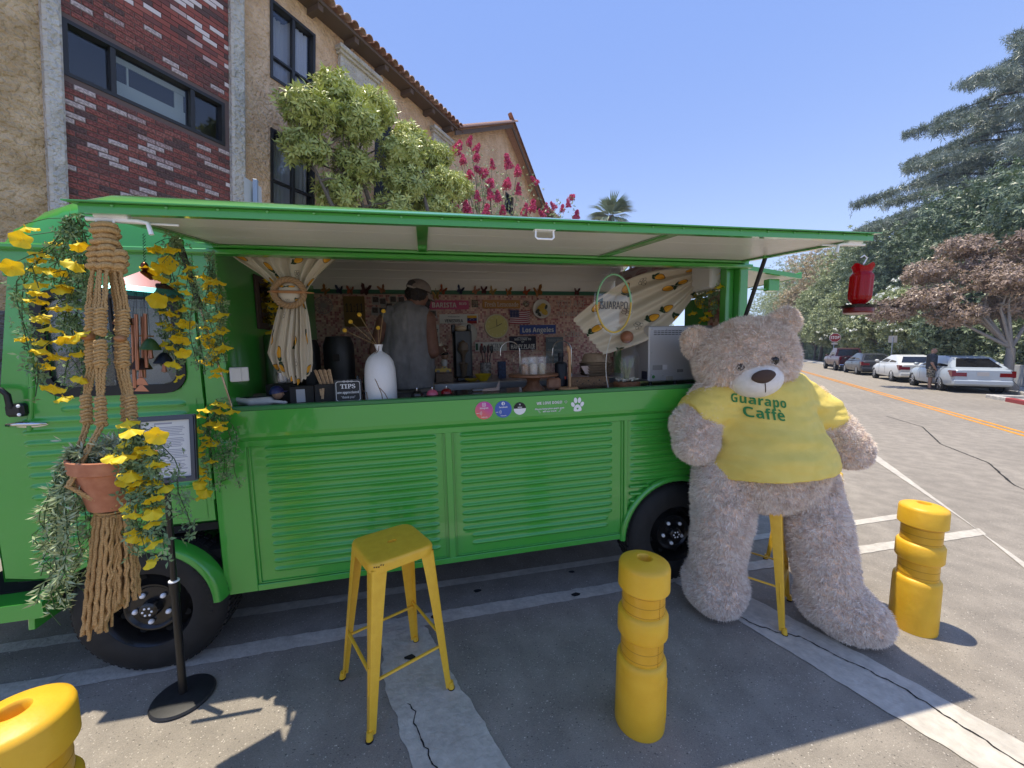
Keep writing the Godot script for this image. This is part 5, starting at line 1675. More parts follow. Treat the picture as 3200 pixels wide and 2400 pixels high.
	const EDGE := [[0, 1], [2, 3], [4, 5], [6, 7], [0, 2], [1, 3], [4, 6], [5, 7], [0, 4], [1, 5], [2, 6], [3, 7]]

# short tufts standing on a mesh
func fur(called: String, s: G, me: Mesh, m: Material, parent: Node3D, count: int, lo: Color, hi: Color, sd: int, keep := 99.0) -> void:
	var r := RandomNumberGenerator.new()
	r.seed = sd
	var cum := PackedFloat32Array()
	var tot := 0.0
	for k in range(0, s.i.size(), 3):
		tot += (s.v[s.i[k + 1]] - s.v[s.i[k]]).cross(s.v[s.i[k + 2]] - s.v[s.i[k]]).length()
		cum.append(tot)
	var f := FastNoiseLite.new()
	f.seed = sd; f.frequency = 9.0
	var xs := []
	var cs := []
	for q in count:
		var k := cum.bsearch(r.randf() * tot) * 3
		if k >= s.i.size(): continue
		var a := r.randf()
		var b := r.randf()
		if a + b > 1.0:
			a = 1.0 - a; b = 1.0 - b
		var p := s.v[s.i[k]] + (s.v[s.i[k + 1]] - s.v[s.i[k]]) * a + (s.v[s.i[k + 2]] - s.v[s.i[k]]) * b
		var n := (s.n[s.i[k]] + s.n[s.i[k + 1]] + s.n[s.i[k + 2]]).normalized()
		var lay := Vector3(f.get_noise_3dv(p), f.get_noise_3dv(p + Vector3.ONE * 3.0) - 0.55, f.get_noise_3dv(p + Vector3.ONE * 7.0))
		var up := (n + lay * 1.1 + v3(r.randfn(), r.randfn(), r.randfn()) * 0.25).normalized()
		var e := up.cross(v3(r.randfn(), r.randfn(), r.randfn())).normalized()
		xs.append(Transform3D(Basis(e, up, e.cross(up)).scaled(Vector3.ONE * (0.7 + 0.6 * r.randf())), p))
		cs.append(lo.lerp(hi, clampf(0.62 + 0.5 * f.get_noise_3dv(p * 2.3) + 0.35 * r.randfn(), 0, 1)))
	scatter(called, me, m, xs, parent, cs)

func build_bear() -> void:
	var t := thing("teddy_bear", "giant beige plush bear in a yellow lettered T-shirt on a stool", "teddy bear", v3(2.1, 0, -2.0))
	var hc := v3(2.0, 1.655, -2.085)
	# the head turns a little to the left of the picture, nods, and tips over to one side
	var face := v3(-0.40, -0.24, 0.885).normalized()
	var right := v3(0.0, 1.0, 0.0).cross(face).normalized()
	var up := face.cross(right)
	var hb := Basis(right, up, face).rotated(face, 0.24)
	var f := Field.new(v3(1.42, -0.02, -2.48), v3(2.86, 2.0, -1.46), 0.017)
	f.egg(hc, v3(0.292, 0.232, 0.235), hb, 0.0)
	f.egg(hc + hb * v3(0, -0.05, 0.03), v3(0.285, 0.19, 0.215), hb, 0.04)
	for e in [-1.0, 1.0]:
		f.egg(hc + hb * v3(0.246 * e, 0.14, -0.03), v3(0.10, 0.105, 0.055), hb.rotated(hb.z, -0.5 * e).rotated(hb.y, 0.25 * e), 0.02)
	f.cap(v3(2.06, 1.50, -2.10), v3(2.13, 1.30, -2.08), 0.17, 0.22, 0.03)
	f.cap(v3(2.13, 1.30, -2.07), v3(2.12, 1.00, -2.00), 0.255, 0.33, 0.05)
	f.egg(v3(2.10, 0.90, -2.00), v3(0.30, 0.17, 0.27), Basis.IDENTITY, 0.05)
	# arms
	f.cap(v3(1.80, 1.37, -2.12), v3(1.665, 1.21, -2.09), 0.125, 0.132, 0.03)
	f.cap(v3(1.665, 1.21, -2.09), v3(1.645, 1.115, -2.06), 0.130, 0.125, 0.02)
	f.cap(v3(2.46, 1.34, -2.03), v3(2.57, 1.19, -1.965), 0.125, 0.130, 0.03)
	f.cap(v3(2.57, 1.19, -1.965), v3(2.66, 1.055, -1.89), 0.128, 0.115, 0.02)
	# legs and feet
	f.cap(v3(1.86, 0.87, -2.04), v3(1.815, 0.62, -2.00), 0.185, 0.163, 0.02)
	f.cap(v3(1.815, 0.62, -2.00), v3(1.825, 0.33, -2.02), 0.163, 0.150, 0.02)
	f.egg(v3(1.835, 0.165, -2.06), v3(0.185, 0.165, 0.20), Basis(Vector3.UP, -0.2), 0.06)
	f.egg(v3(1.80, 0.135, -1.99), v3(0.145, 0.125, 0.15), Basis.IDENTITY, 0.05)
	f.cap(v3(2.34, 0.84, -1.92), v3(2.325, 0.62, -1.80), 0.185, 0.165, 0.02)
	f.cap(v3(2.325, 0.62, -1.80), v3(2.33, 0.36, -1.74), 0.165, 0.152, 0.02)
	f.egg(v3(2.40, 0.165, -1.72), v3(0.175, 0.16, 0.19), Basis(Vector3.UP, 0.5), 0.07)
	f.egg(v3(2.43, 0.135, -1.62), v3(0.14, 0.13, 0.16), Basis(Vector3.UP, 0.5), 0.06)
	var nz := FastNoiseLite.new()
	nz.frequency = 5.0; nz.seed = 3
	f.rumple(nz, 0.016)
	var body := f.solid()
	var base := rough_mat("plush", lin(0.80, 0.58, 0.43), lin(0.95, 0.72, 0.56), 1.0, 0.03, 5.0, 1.0, 6.0)
	var plush := part("body", body, base, t)
	var tuft := g()
	var r := RandomNumberGenerator.new()
	r.seed = 4
	for k in 6:
		var d := v3(r.randfn() * 0.45, 1.0, r.randfn() * 0.45).normalized() * (0.018 + 0.008 * r.randf())
		var w := d.cross(v3(r.randfn(), r.randfn(), r.randfn())).normalized() * 0.0019
		var q := v3(r.randfn(), 0, r.randfn()) * 0.004
		tuft.tri(q - w, q + w, q + d)
	var fm := tint(mat("plush_hair", Color.WHITE, 1.0))
	fur("fur", body, tuft.mesh(), fm, t, 70000, lin(0.62, 0.38, 0.25), lin(1.0, 0.80, 0.60), 6)
	# muzzle, nose, mouth, eyes
	var mz := Field.new(hc - Vector3.ONE * 0.42, hc + Vector3.ONE * 0.42, 0.012)
	mz.egg(hc + hb * v3(-0.005, -0.095, 0.165), v3(0.150, 0.124, 0.145), hb, 0.0)
	var pale := rough_mat("muzzle_cloth", lin(0.78, 0.73, 0.67), lin(0.88, 0.83, 0.77), 0.9, 0.02, 4.0, 0.3)
	part("muzzle", mz.solid(), pale, t)
	var nose := g()
	var rows := []
	for a in 13:
		var th := PI * a / 12.0
		var row := PackedVector3Array()
		for b in 28:
			var ph := TAU * b / 28
			var x := sin(th) * cos(ph)
			var y := sin(th) * sin(ph)
			var tri := 1.0 - 0.32 * clampf(-y, 0, 1)
			row.append(hc + hb * v3(x * 0.064 * tri, -0.045 + y * 0.042, 0.298 + cos(th) * 0.022))
		rows.append(row)
	nose.grid(rows, false, true)
	part("nose", nose, mat("brown_plush", lin(0.075, 0.045, 0.035), 0.85), t)
	part("mouth_seam", g().tube([hc + hb * v3(0, -0.082, 0.312), hc + hb * v3(0, -0.13, 0.305), hc + hb * v3(0.0, -0.17, 0.275)], 0.003, 6).tube([hc + hb * v3(0.0, -0.172, 0.272), hc + hb * v3(0.04, -0.175, 0.262), hc + hb * v3(0.075, -0.165, 0.245)], 0.0025, 6).tube([hc + hb * v3(0.0, -0.172, 0.272), hc + hb * v3(-0.04, -0.178, 0.262), hc + hb * v3(-0.08, -0.17, 0.242)], 0.0025, 6), mat("brown_plush", Color.BLACK), t)
	var eye := mat("black_bead", Color(0.05, 0.045, 0.045), 0.08)
	for e in [-1.0, 1.0]: part("eye", g().ball(hc + hb * v3(0.088 * e, 0.012, 0.226), v3(0.026, 0.026, 0.017), 8, 14, hb), eye, t)
	# T-shirt
	var sh := Field.new(v3(1.50, 0.75, -2.55), v3(2.80, 1.62, -1.58), 0.0095)
	sh.cap(v3(2.07, 1.50, -2.09), v3(2.13, 1.30, -2.08), 0.195, 0.262, 0.03)
	sh.cap(v3(2.13, 1.30, -2.07), v3(2.115, 0.98, -2.00), 0.292, 0.388, 0.05)
	sh.cap(v3(1.93, 1.42, -2.10), v3(1.72, 1.285, -2.105), 0.14, 0.152, 0.05)
	sh.cap(v3(2.31, 1.42, -2.05), v3(2.53, 1.255, -1.99), 0.14, 0.15, 0.05)
	nz.frequency = 3.2; nz.fractal_octaves = 2
	sh.rumple(nz, 0.014, v3(1.0, 3.4, 1.0))
	sh.cut(v3(0.10, -1.0, 0.10).normalized(), v3(0.10, -1.0, 0.10).normalized().dot(v3(2.10, 0.985, -1.63)))
	sh.cut(v3(-0.94, -0.32, 0.0).normalized(), v3(-0.94, -0.32, 0.0).normalized().dot(v3(1.64, 1.25, -2.10)))
	sh.cut(v3(0.94, -0.32, 0.0).normalized(), v3(0.94, -0.32, 0.0).normalized().dot(v3(2.60, 1.21, -1.98)))
	var yel := rough_mat("shirt_yellow", lin(0.82, 0.62, 0.13), lin(0.88, 0.68, 0.17), 0.9, 0.02, 2.0, 0.25)
	var sg := sh.solid()
	var shirt := part("t_shirt", sg, yel, t)
	var hem := mat("shirt_hem", lin(0.72, 0.52, 0.04), 0.9)
	# lettering wrapped onto the chest
	letters_on(sg, "Guarapo", v3(1.905, 1.395, -1.75), 0.052, 0.25, shirt, 0.09)
	letters_on(sg, "Caffè", v3(1.915, 1.322, -1.72), 0.058, 0.17, shirt, 0.07)
	part("care_tag", tag_strip(), mat("tag_white", Color(0.80, 0.80, 0.90), 0.8), t)

func tag_strip() -> G:
	var s := g()
	s.quad(v3(2.155, 1.495, -1.86), v3(2.175, 1.50, -1.865), v3(2.205, 1.43, -1.83), v3(2.185, 1.425, -1.825))
	return s

# flat letters bent to follow a mesh seen from the front
func letters_on(s: G, what: String, ce: Vector3, h: float, wide: float, parent: Node3D, tilt := 0.0) -> void:
	var fo := SystemFont.new()
	fo.font_names = PackedStringArray(["Droid Sans"])
	fo.font_weight = 700
	var tm := TextMesh.new()
	tm.text = what; tm.font = fo; tm.font_size = 48; tm.pixel_size = h / 35.0; tm.depth = 0.0; tm.curve_step = 1.0
	var ar := tm.surface_get_arrays(0)
	var vs: PackedVector3Array = ar[Mesh.ARRAY_VERTEX]
	var idx: PackedInt32Array = ar[Mesh.ARRAY_INDEX]
	var w := tm.get_aabb().size.x
	var view := v3(-0.14, 0.0, 1.0).normalized()
	var rt := Vector3.UP.cross(view).normalized()
	var o := g()
	# nearest surface vertex on a small lattice, then smooth blending between lattice depths
	var lat := {}
	for k in s.v.size():
		var p := s.v[k] - ce
		if s.n[k].dot(view) < 0.1: continue
		var key := Vector2i(roundi(p.dot(rt) / 0.015), roundi(p.y / 0.015))
		var dd := p.dot(view)
		if not lat.has(key) or lat[key] < dd: lat[key] = dd
	for a in vs.size():
		var q := v2(vs[a].x * wide / w, vs[a].y).rotated(-tilt)
		var sum := 0.0
		var wt := 0.0
		var c := Vector2i(roundi(q.x / 0.015), roundi(q.y / 0.015))
		for i in range(-2, 3):
			for j in range(-2, 3):
				var key := c + Vector2i(i, j)
				if lat.has(key):
					var ww := exp(-(v2(key.x * 0.015, key.y * 0.015) - q).length_squared() / 0.0003)
					sum += lat[key] * ww; wt += ww
		var dep: float = sum / wt if wt > 0.0 else 0.0
		o.pt(ce + rt * q.x + Vector3.UP * q.y + view * (dep + 0.004), view)
	for a in range(0, idx.size(), 3): o.f3(idx[a], idx[a + 1], idx[a + 2])
	sub("lettering", o, mat("print_green", lin(0.03, 0.21, 0.055), 0.8), parent)

# ---------------------------------------------------------------- people
func build_barista() -> void:
	var t := thing("person", "person in grey sleeveless shirt and cap working inside the truck", "person", v3(-0.08, 0.54, -3.05), TR)
	var skin := rough_mat("brown_skin", lin(0.13, 0.058, 0.036), lin(0.17, 0.08, 0.05), 0.6, 0.02, 3.0)
	var f := Field.new(v3(-0.5, 0.5, -3.6), v3(0.45, 2.25, -2.7), 0.0135)
	f.egg(v3(0.005, 2.085, -3.07), v3(0.075, 0.105, 0.092), Basis(Vector3.UP, -0.9).rotated(Vector3(1, 0, 0), -0.25), 0.0)
	f.egg(v3(0.028, 2.035, -3.09), v3(0.055, 0.06, 0.075), Basis(Vector3.UP, -0.9), 0.02)
	f.cap(v3(-0.02, 2.04, -3.05), v3(-0.05, 1.93, -3.04), 0.055, 0.06, 0.02)
	f.egg(v3(-0.045, 2.06, -3.005), v3(0.012, 0.028, 0.02), Basis.IDENTITY, 0.005)
	f.egg(v3(0.055, 2.08, -3.03), v3(0.014, 0.028, 0.022), Basis.IDENTITY, 0.005)
	f.cap(v3(-0.10, 1.86, -3.05), v3(-0.10, 1.45, -3.03), 0.13, 0.13, 0.05)
	f.cap(v3(-0.22, 1.88, -3.05), v3(0.04, 1.89, -3.05), 0.075, 0.075, 0.04)
	# right arm bent, holding the cup; left arm down and forward
	f.cap(v3(0.06, 1.885, -3.04), v3(0.09, 1.645, -2.97), 0.064, 0.050, 0.03)
	f.cap(v3(0.09, 1.645, -2.97), v3(0.155, 1.655, -3.20), 0.047, 0.032, 0.015)
	f.cap(v3(-0.255, 1.87, -3.05), v3(-0.335, 1.66, -3.08), 0.060, 0.046, 0.03)
	f.cap(v3(-0.335, 1.66, -3.08), v3(-0.27, 1.46, -3.24), 0.045, 0.03, 0.015)
	part("body", f.solid(), skin, t)
	# hands with fingers round what they hold
	var hf := Field.new(v3(0.08, 1.56, -3.36), v3(0.26, 1.76, -3.12), 0.0042)
	var hp := v3(0.160, 1.655, -3.225)
	hf.egg(hp, v3(0.038, 0.016, 0.042), Basis(v3(0, 0, 1), -0.4), 0.008)
	for k in 4:
		var b := hp + v3(0.012 - 0.004 * k, 0.022 - 0.017 * k + 0.006, -0.036)
		hf.cap(b, b + v3(0.025, 0.004, -0.022), 0.0085, 0.008, 0.004)
		hf.cap(b + v3(0.025, 0.004, -0.022), b + v3(0.045, 0.002, 0.0), 0.008, 0.007, 0.003)
	hf.cap(hp + v3(0.006, 0.02, 0.02), hp + v3(0.035, 0.035, 0.012), 0.010, 0.008, 0.004)
	part("hand", hf.solid(), skin, t)
	var h2 := Field.new(v3(-0.34, 1.34, -3.36), v3(-0.18, 1.50, -3.20), 0.0042)
	var q := v3(-0.262, 1.435, -3.262)
	h2.egg(q, v3(0.016, 0.042, 0.036), Basis.IDENTITY, 0.008)
	for k in 4:
		var b := q + v3(0.0, -0.034, 0.026 - 0.017 * k)
		h2.cap(b, b + v3(0.010, -0.026, -0.004), 0.0085, 0.008, 0.004)
		h2.cap(b + v3(0.010, -0.026, -0.004), b + v3(0.028, -0.038 + 0.003 * k, -0.004), 0.008, 0.0065, 0.003)
	h2.cap(q + v3(0.006, -0.005, 0.030), q + v3(0.028, -0.028, 0.036), 0.010, 0.008, 0.004)
	part("hand", h2.solid(), skin, t)
	# loose grey sleeveless shirt
	var s := Field.new(v3(-0.45, 1.28, -3.4), v3(0.25, 2.02, -2.75), 0.0125)
	s.cap(v3(-0.09, 1.87, -3.05), v3(-0.09, 1.40, -3.03), 0.155, 0.172, 0.05)
	s.cap(v3(-0.20, 1.905, -3.05), v3(0.015, 1.915, -3.05), 0.078, 0.074, 0.05)
	s.cap(v3(-0.17, 1.60, -3.04), v3(-0.17, 1.36, -3.03), 0.15, 0.145, 0.05)
	s.cap(v3(-0.04, 1.60, -3.04), v3(-0.06, 1.36, -3.02), 0.14, 0.145, 0.05)
	var nz := FastNoiseLite.new()
	nz.frequency = 4.5; nz.seed = 8
	s.rumple(nz, 0.022, v3(2.2, 0.6, 1.0))
	s.cut(v3(0, -1, 0), -1.375)
	part("shirt", s.solid(), rough_mat("shirt_grey", lin(0.15, 0.145, 0.145), lin(0.20, 0.195, 0.195), 0.95, 0.02, 2.0, 0.3), t)
	part("trousers", Field.new(v3(-0.4, 0.5, -3.3), v3(0.2, 1.45, -2.75), 0.018).cap(v3(-0.17, 1.38, -3.04), v3(-0.18, 0.58, -3.04), 0.125, 0.085, 0.02).cap(v3(-0.03, 1.38, -3.03), v3(-0.01, 0.58, -3.04), 0.125, 0.085, 0.02).solid(), mat("khaki_cloth", lin(0.22, 0.19, 0.15), 0.9), t)
	part("hair", Field.new(v3(-0.15, 1.95, -3.2), v3(0.15, 2.25, -2.9), 0.009).egg(v3(-0.012, 2.085, -3.045), v3(0.082, 0.075, 0.085), Basis.IDENTITY, 0.0).egg(v3(0.058, 2.035, -3.07), v3(0.028, 0.07, 0.04), Basis.IDENTITY, 0.01).rumple(nz, 0.02, v3(12, 12, 12)).solid(), mat("dark_hair", lin(0.018, 0.013, 0.011), 0.8), t)
	# baseball cap, its strap opening to the back left
	var cc := v3(0.005, 2.115, -3.065)
	var cb := Basis(v3(0, 0, 1), -0.28)
	var cap := g()
	var rows := []
	for a in 9:
		var th := PI * 0.5 * a / 8.0
		var row := PackedVector3Array()
		for k in 28:
			var ph := TAU * k / 28
			row.append(cc + cb * v3(cos(ph) * 0.097 * sin(th + 0.02), cos(th) * 0.083, sin(ph) * 0.104 * sin(th + 0.02)))
		rows.append(row)
	cap.grid(rows, false, true)
	var cloth := rough_mat("cap_cloth", lin(0.16, 0.13, 0.11), lin(0.21, 0.175, 0.15), 0.95, 0.02, 4.0)
	var co := part("cap", cap, cloth, t)
	var bill := g()
	rows = []
	for a in 5:
		var row := PackedVector3Array()
		for k in 13:
			var ph := (k - 6) * 0.20
			var rr := 0.095 + 0.018 * a * cos(ph * 1.2)
			row.append(cc + cb * v3(cos(ph) * rr, -0.004 - 0.010 * a, sin(ph) * 0.085 * (1.0 - 0.03 * a)).rotated(Vector3.UP, 0.55))
		rows.append(row)
	bill.grid(rows)
	sub("bill", bill, cloth, co)
	sub("opening", g().prism(disc_poly(0.032, 20), 0.0, 0.003, Transform3D(cb, cc + cb * v3(-0.052, 0.016, 0.087))), mat("dark_hair", Color.BLACK), co)
	sub("strap", g().box(cc + cb * v3(-0.05, -0.004, 0.092), v3(0.07, 0.014, 0.004), cb.rotated(Vector3.UP, 0.0)), mat("strap", lin(0.25, 0.22, 0.19), 0.8), co)
	# the cup in the hand is a thing of its own
	var cup := g().lathe([v2(0.0, 0.0), v2(0.032, 0.0), v2(0.040, 0.075), v2(0.042, 0.078), v2(0.039, 0.076), v2(0.030, 0.004), v2(0.0, 0.004)], 24, Transform3D(Basis(v3(0, 0, 1), 0.55), v3(0.178, 1.63, -3.245)))
	solo("paper_cup", cup, mat("cup_cream", lin(0.48, 0.42, 0.30), 0.6), "cream cup tilted in the hand of the person in grey", "cup", "", TR)

func build_pedestrian() -> void:
	var b := v3(20.93, 0, -11.95)
	var k := Transform3D(Basis(Vector3.UP, 0.75), b)
	var t := thing("person", "bald person in dark T-shirt and patterned shorts beside the silver car", "person", Vector3.ZERO, k)
	var skin := mat("tan_skin", lin(0.36, 0.21, 0.15), 0.6)
	var f := Field.new(v3(-0.55, -0.02, -0.4), v3(0.55, 1.8, 0.45), 0.019)
	f.egg(v3(0.02, 1.62, 0.05), v3(0.08, 0.11, 0.095), Basis.IDENTITY, 0.0)
	f.egg(v3(0.02, 1.60, 0.145), v3(0.014, 0.02, 0.018), Basis.IDENTITY, 0.01)
	for e in [-1.0, 1.0]: f.egg(v3(0.02 + 0.082 * e, 1.62, 0.04), v3(0.012, 0.03, 0.02), Basis.IDENTITY, 0.005)
	f.cap(v3(0.01, 1.53, 0.02), v3(0.0, 1.42, 0.0), 0.055, 0.06, 0.02)
	f.cap(v3(0, 1.36, 0), v3(0, 0.95, 0), 0.15, 0.14, 0.05)
	f.cap(v3(-0.19, 1.38, 0), v3(-0.30, 1.12, -0.06), 0.062, 0.05, 0.02).cap(v3(-0.30, 1.12, -0.06), v3(-0.28, 0.88, 0.06), 0.047, 0.034, 0.01)
	f.cap(v3(0.19, 1.38, 0), v3(0.27, 1.12, 0.02), 0.062, 0.05, 0.02).cap(v3(0.27, 1.12, 0.02), v3(0.12, 1.02, 0.26), 0.047, 0.034, 0.01)
	for e in [-1.0, 1.0]:
		f.cap(v3(0.09 * e, 0.92, 0), v3(0.13 * e, 0.50, 0.03 * e), 0.095, 0.068, 0.02).cap(v3(0.13 * e, 0.50, 0.03 * e), v3(0.15 * e, 0.08, 0.02 * e), 0.062, 0.042, 0.01)
	part("body", f.solid(), skin, t)
	for e in [[-0.28, 0.86, 0.075, -1.0], [0.115, 1.015, 0.275, 1.0]]:
		var hf := Field.new(v3(e[0] - 0.08, e[1] - 0.12, e[2] - 0.08), v3(e[0] + 0.08, e[1] + 0.08, e[2] + 0.1), 0.008)
		hf.egg(v3(e[0], e[1], e[2]), v3(0.034, 0.042, 0.018), Basis.IDENTITY, 0.005)
		for q in 4: hf.cap(v3(e[0] - 0.024 + q * 0.016, e[1] - 0.035, e[2]), v3(e[0] - 0.026 + q * 0.017, e[1] - 0.08 + 0.006 * absf(q - 1.5), e[2] + 0.018), 0.009, 0.008, 0.003)
		hf.cap(v3(e[0] + 0.03 * e[3], e[1], e[2]), v3(e[0] + 0.05 * e[3], e[1] - 0.035, e[2] + 0.02), 0.01, 0.008, 0.004)
		part("hand", hf.solid(), skin, t)
	var sh := Field.new(v3(-0.4, 0.8, -0.3), v3(0.4, 1.55, 0.3), 0.02).cap(v3(0, 1.36, 0), v3(0, 0.92, 0), 0.168, 0.165, 0.05).cap(v3(-0.17, 1.39, 0), v3(-0.27, 1.20, -0.04), 0.085, 0.082, 0.03).cap(v3(0.17, 1.39, 0), v3(0.255, 1.2, 0.01), 0.085, 0.082, 0.03).cut(v3(0, -1, 0), -0.86)
	part("t_shirt", sh.solid(), mat("dark_shirt", lin(0.055, 0.06, 0.07), 0.9), t)
	var so := Field.new(v3(-0.35, 0.4, -0.25), v3(0.35, 1.0, 0.25), 0.02)
	for e in [-1.0, 1.0]: so.cap(v3(0.085 * e, 0.90, 0), v3(0.135 * e, 0.50, 0.02 * e), 0.118, 0.105, 0.02)
	so.cut(v3(0, -1, 0), -0.5)
	var camo := mat("camo_cloth", Color.WHITE, 0.9)
	camo.albedo_texture = noise_tex(128, 0.05, 2, 5, lin(0.03, 0.03, 0.025), lin(0.42, 0.36, 0.27), FastNoiseLite.TYPE_CELLULAR, 3.0)
	camo.uv1_triplanar = true
	camo.uv1_scale = Vector3.ONE * 2.4
	part("shorts", so.solid(), camo, t)
	for e in [-1.0, 1.0]: part("shoe", g().ball(v3(0.16 * e, 0.045, 0.05 + 0.02 * e), v3(0.048, 0.05, 0.125), 8, 12), mat("shoe_dark", lin(0.12, 0.09, 0.075), 0.8), t)
	part("face", g().ball(v3(-0.012, 1.635, 0.138), v3(0.009, 0.006, 0.006), 4, 6).ball(v3(0.052, 1.635, 0.138), v3(0.009, 0.006, 0.006), 4, 6).box(v3(0.02, 1.565, 0.138), v3(0.045, 0.008, 0.008)), mat("dark_hair", Color.BLACK), t)

# ---------------------------------------------------------------- stools, bollards and what hangs from the hatch
func make_stool(label: String) -> Node3D:
	var yel := rough_mat("stool_yellow", lin(0.84, 0.47, 0.025), lin(0.90, 0.53, 0.035), 0.42, 0.03, 2.5, 0.15, 1.0)
	yel.clearcoat_enabled = true
	yel.clearcoat = 0.3
	var t := thing("bar_stool", label, "stool", Vector3.ZERO, W, "yellow metal bar stools")
	# seat: a rounded square pan with an oval grip hole
	var s := g()
	var rows := []
	var prof := [[0.0, 0.0], [0.03, 0.0], [0.132, -0.003], [0.146, -0.0035], [0.154, -0.008], [0.158, -0.018], [0.159, -0.05], [0.157, -0.052]]
	for a in prof.size():
		var row := PackedVector3Array()
		for k in 64:
			var an := TAU * k / 64
			if a == 0:
				row.append(v3(cos(an) * 0.024, 0.76, sin(an) * 0.013))
			elif a == 1:
				row.append(v3(cos(an) * 0.03, 0.761, sin(an) * 0.018))
			else:
				var h: float = prof[a][0]
				var rr := 0.045
				var c := v2(cos(an), sin(an))
				var q := pow(pow(absf(c.x), 7.0) + pow(absf(c.y), 7.0), -1.0 / 7.0) * h
				row.append(v3(c.x * q, 0.762 + prof[a][1], c.y * q))
		rows.append(row)
	s.grid(rows, false, true)
	var row0 := PackedVector3Array()
	var row1 := PackedVector3Array()
	for k in 64:
		var an := TAU * k / 64
		row0.append(v3(cos(an) * 0.024, 0.76, sin(an) * 0.013))
		row1.append(v3(cos(an) * 0.026, 0.745, sin(an) * 0.015))
	s.grid([row0, row1], false, true)
	var seat := part("seat", s, yel, t)
	var chip := g()
	for k in 5: chip.ball(v3(-0.142 + 0.010 * k, 0.748 - 0.003 * (k % 3), 0.156), v3(0.004, 0.003, 0.003), 4, 6)
	sub("chipped_paint", chip, mat("rust", lin(0.06, 0.03, 0.015), 0.9), seat)
	sub("cross_brace", g().box(v3(0, 0.725, 0), v3(0.36, 0.012, 0.022), Basis(Vector3.UP, PI / 4)).box(v3(0, 0.715, 0), v3(0.36, 0.012, 0.022), Basis(Vector3.UP, -PI / 4)), yel, seat)
	for k in 4:
		var sx: float = [-1, 1, 1, -1][k]
		var sz: float = [1, 1, -1, -1][k]
		var leg := g()
		var lr := []
		for a in 9:
			var q := a / 8.0
			var y := lerpf(0.725, 0.018, q)
			var w := lerpf(0.068, 0.030, pow(q, 0.8))
			var c := v3(sx * lerpf(0.150, 0.205, q), y, sz * lerpf(0.150, 0.205, q))
			var row := PackedVector3Array()
			for p in [[-1.0, 0.0], [-0.55, 0.0], [-0.14, 0.0], [-0.04, -0.04], [0.0, -0.14], [0.0, -0.55], [0.0, -1.0], [-0.035, -1.0], [-0.05, -0.55], [-0.075, -0.2], [-0.2, -0.075], [-0.55, -0.05], [-1.0, -0.035]]:
				row.append(c + v3(sx * p[0] * w, 0, sz * p[1] * w))
			lr.append(row)
		leg.grid(lr, false, true)
		# the long pressed groove on each outer face
		leg.tube([v3(sx * 0.1835, 0.30, sz * 0.163), v3(sx * 0.1925, 0.18, sz * 0.175)], 0.004, 6)
		var lg := part("leg", leg, yel, t)
		sub("foot", g().tube([v3(sx * 0.200, 0.04, sz * 0.200), v3(sx * 0.204, 0.0, sz * 0.204)], [0.014, 0.016], 12), yel, lg)
		sub("rubber_pad", g().tube([v3(sx * 0.204, 0.008, sz * 0.204), v3(sx * 0.204, 0.0, sz * 0.204)], 0.0172, 12), mat("black_rubber", Color.BLACK), lg)
	for k in 4:
		var q := 0.21 if k % 2 == 0 else 0.24
		var o := lerpf(0.205, 0.150, q / 0.725) - 0.01
		var d := Basis(Vector3.UP, k * PI / 2)
		var y := q + 0.03
		part("foot_rail", g().tube([d * v3(-o, y, o), d * v3(o, y, o)], 0.0085, 8, true, 0.7), yel, t)
	part("cap_strip", g().box(v3(-0.115, 0.700, -0.155), v3(0.05, 0.03, 0.012)), mat("black_rubber", Color.BLACK), t)
	return t

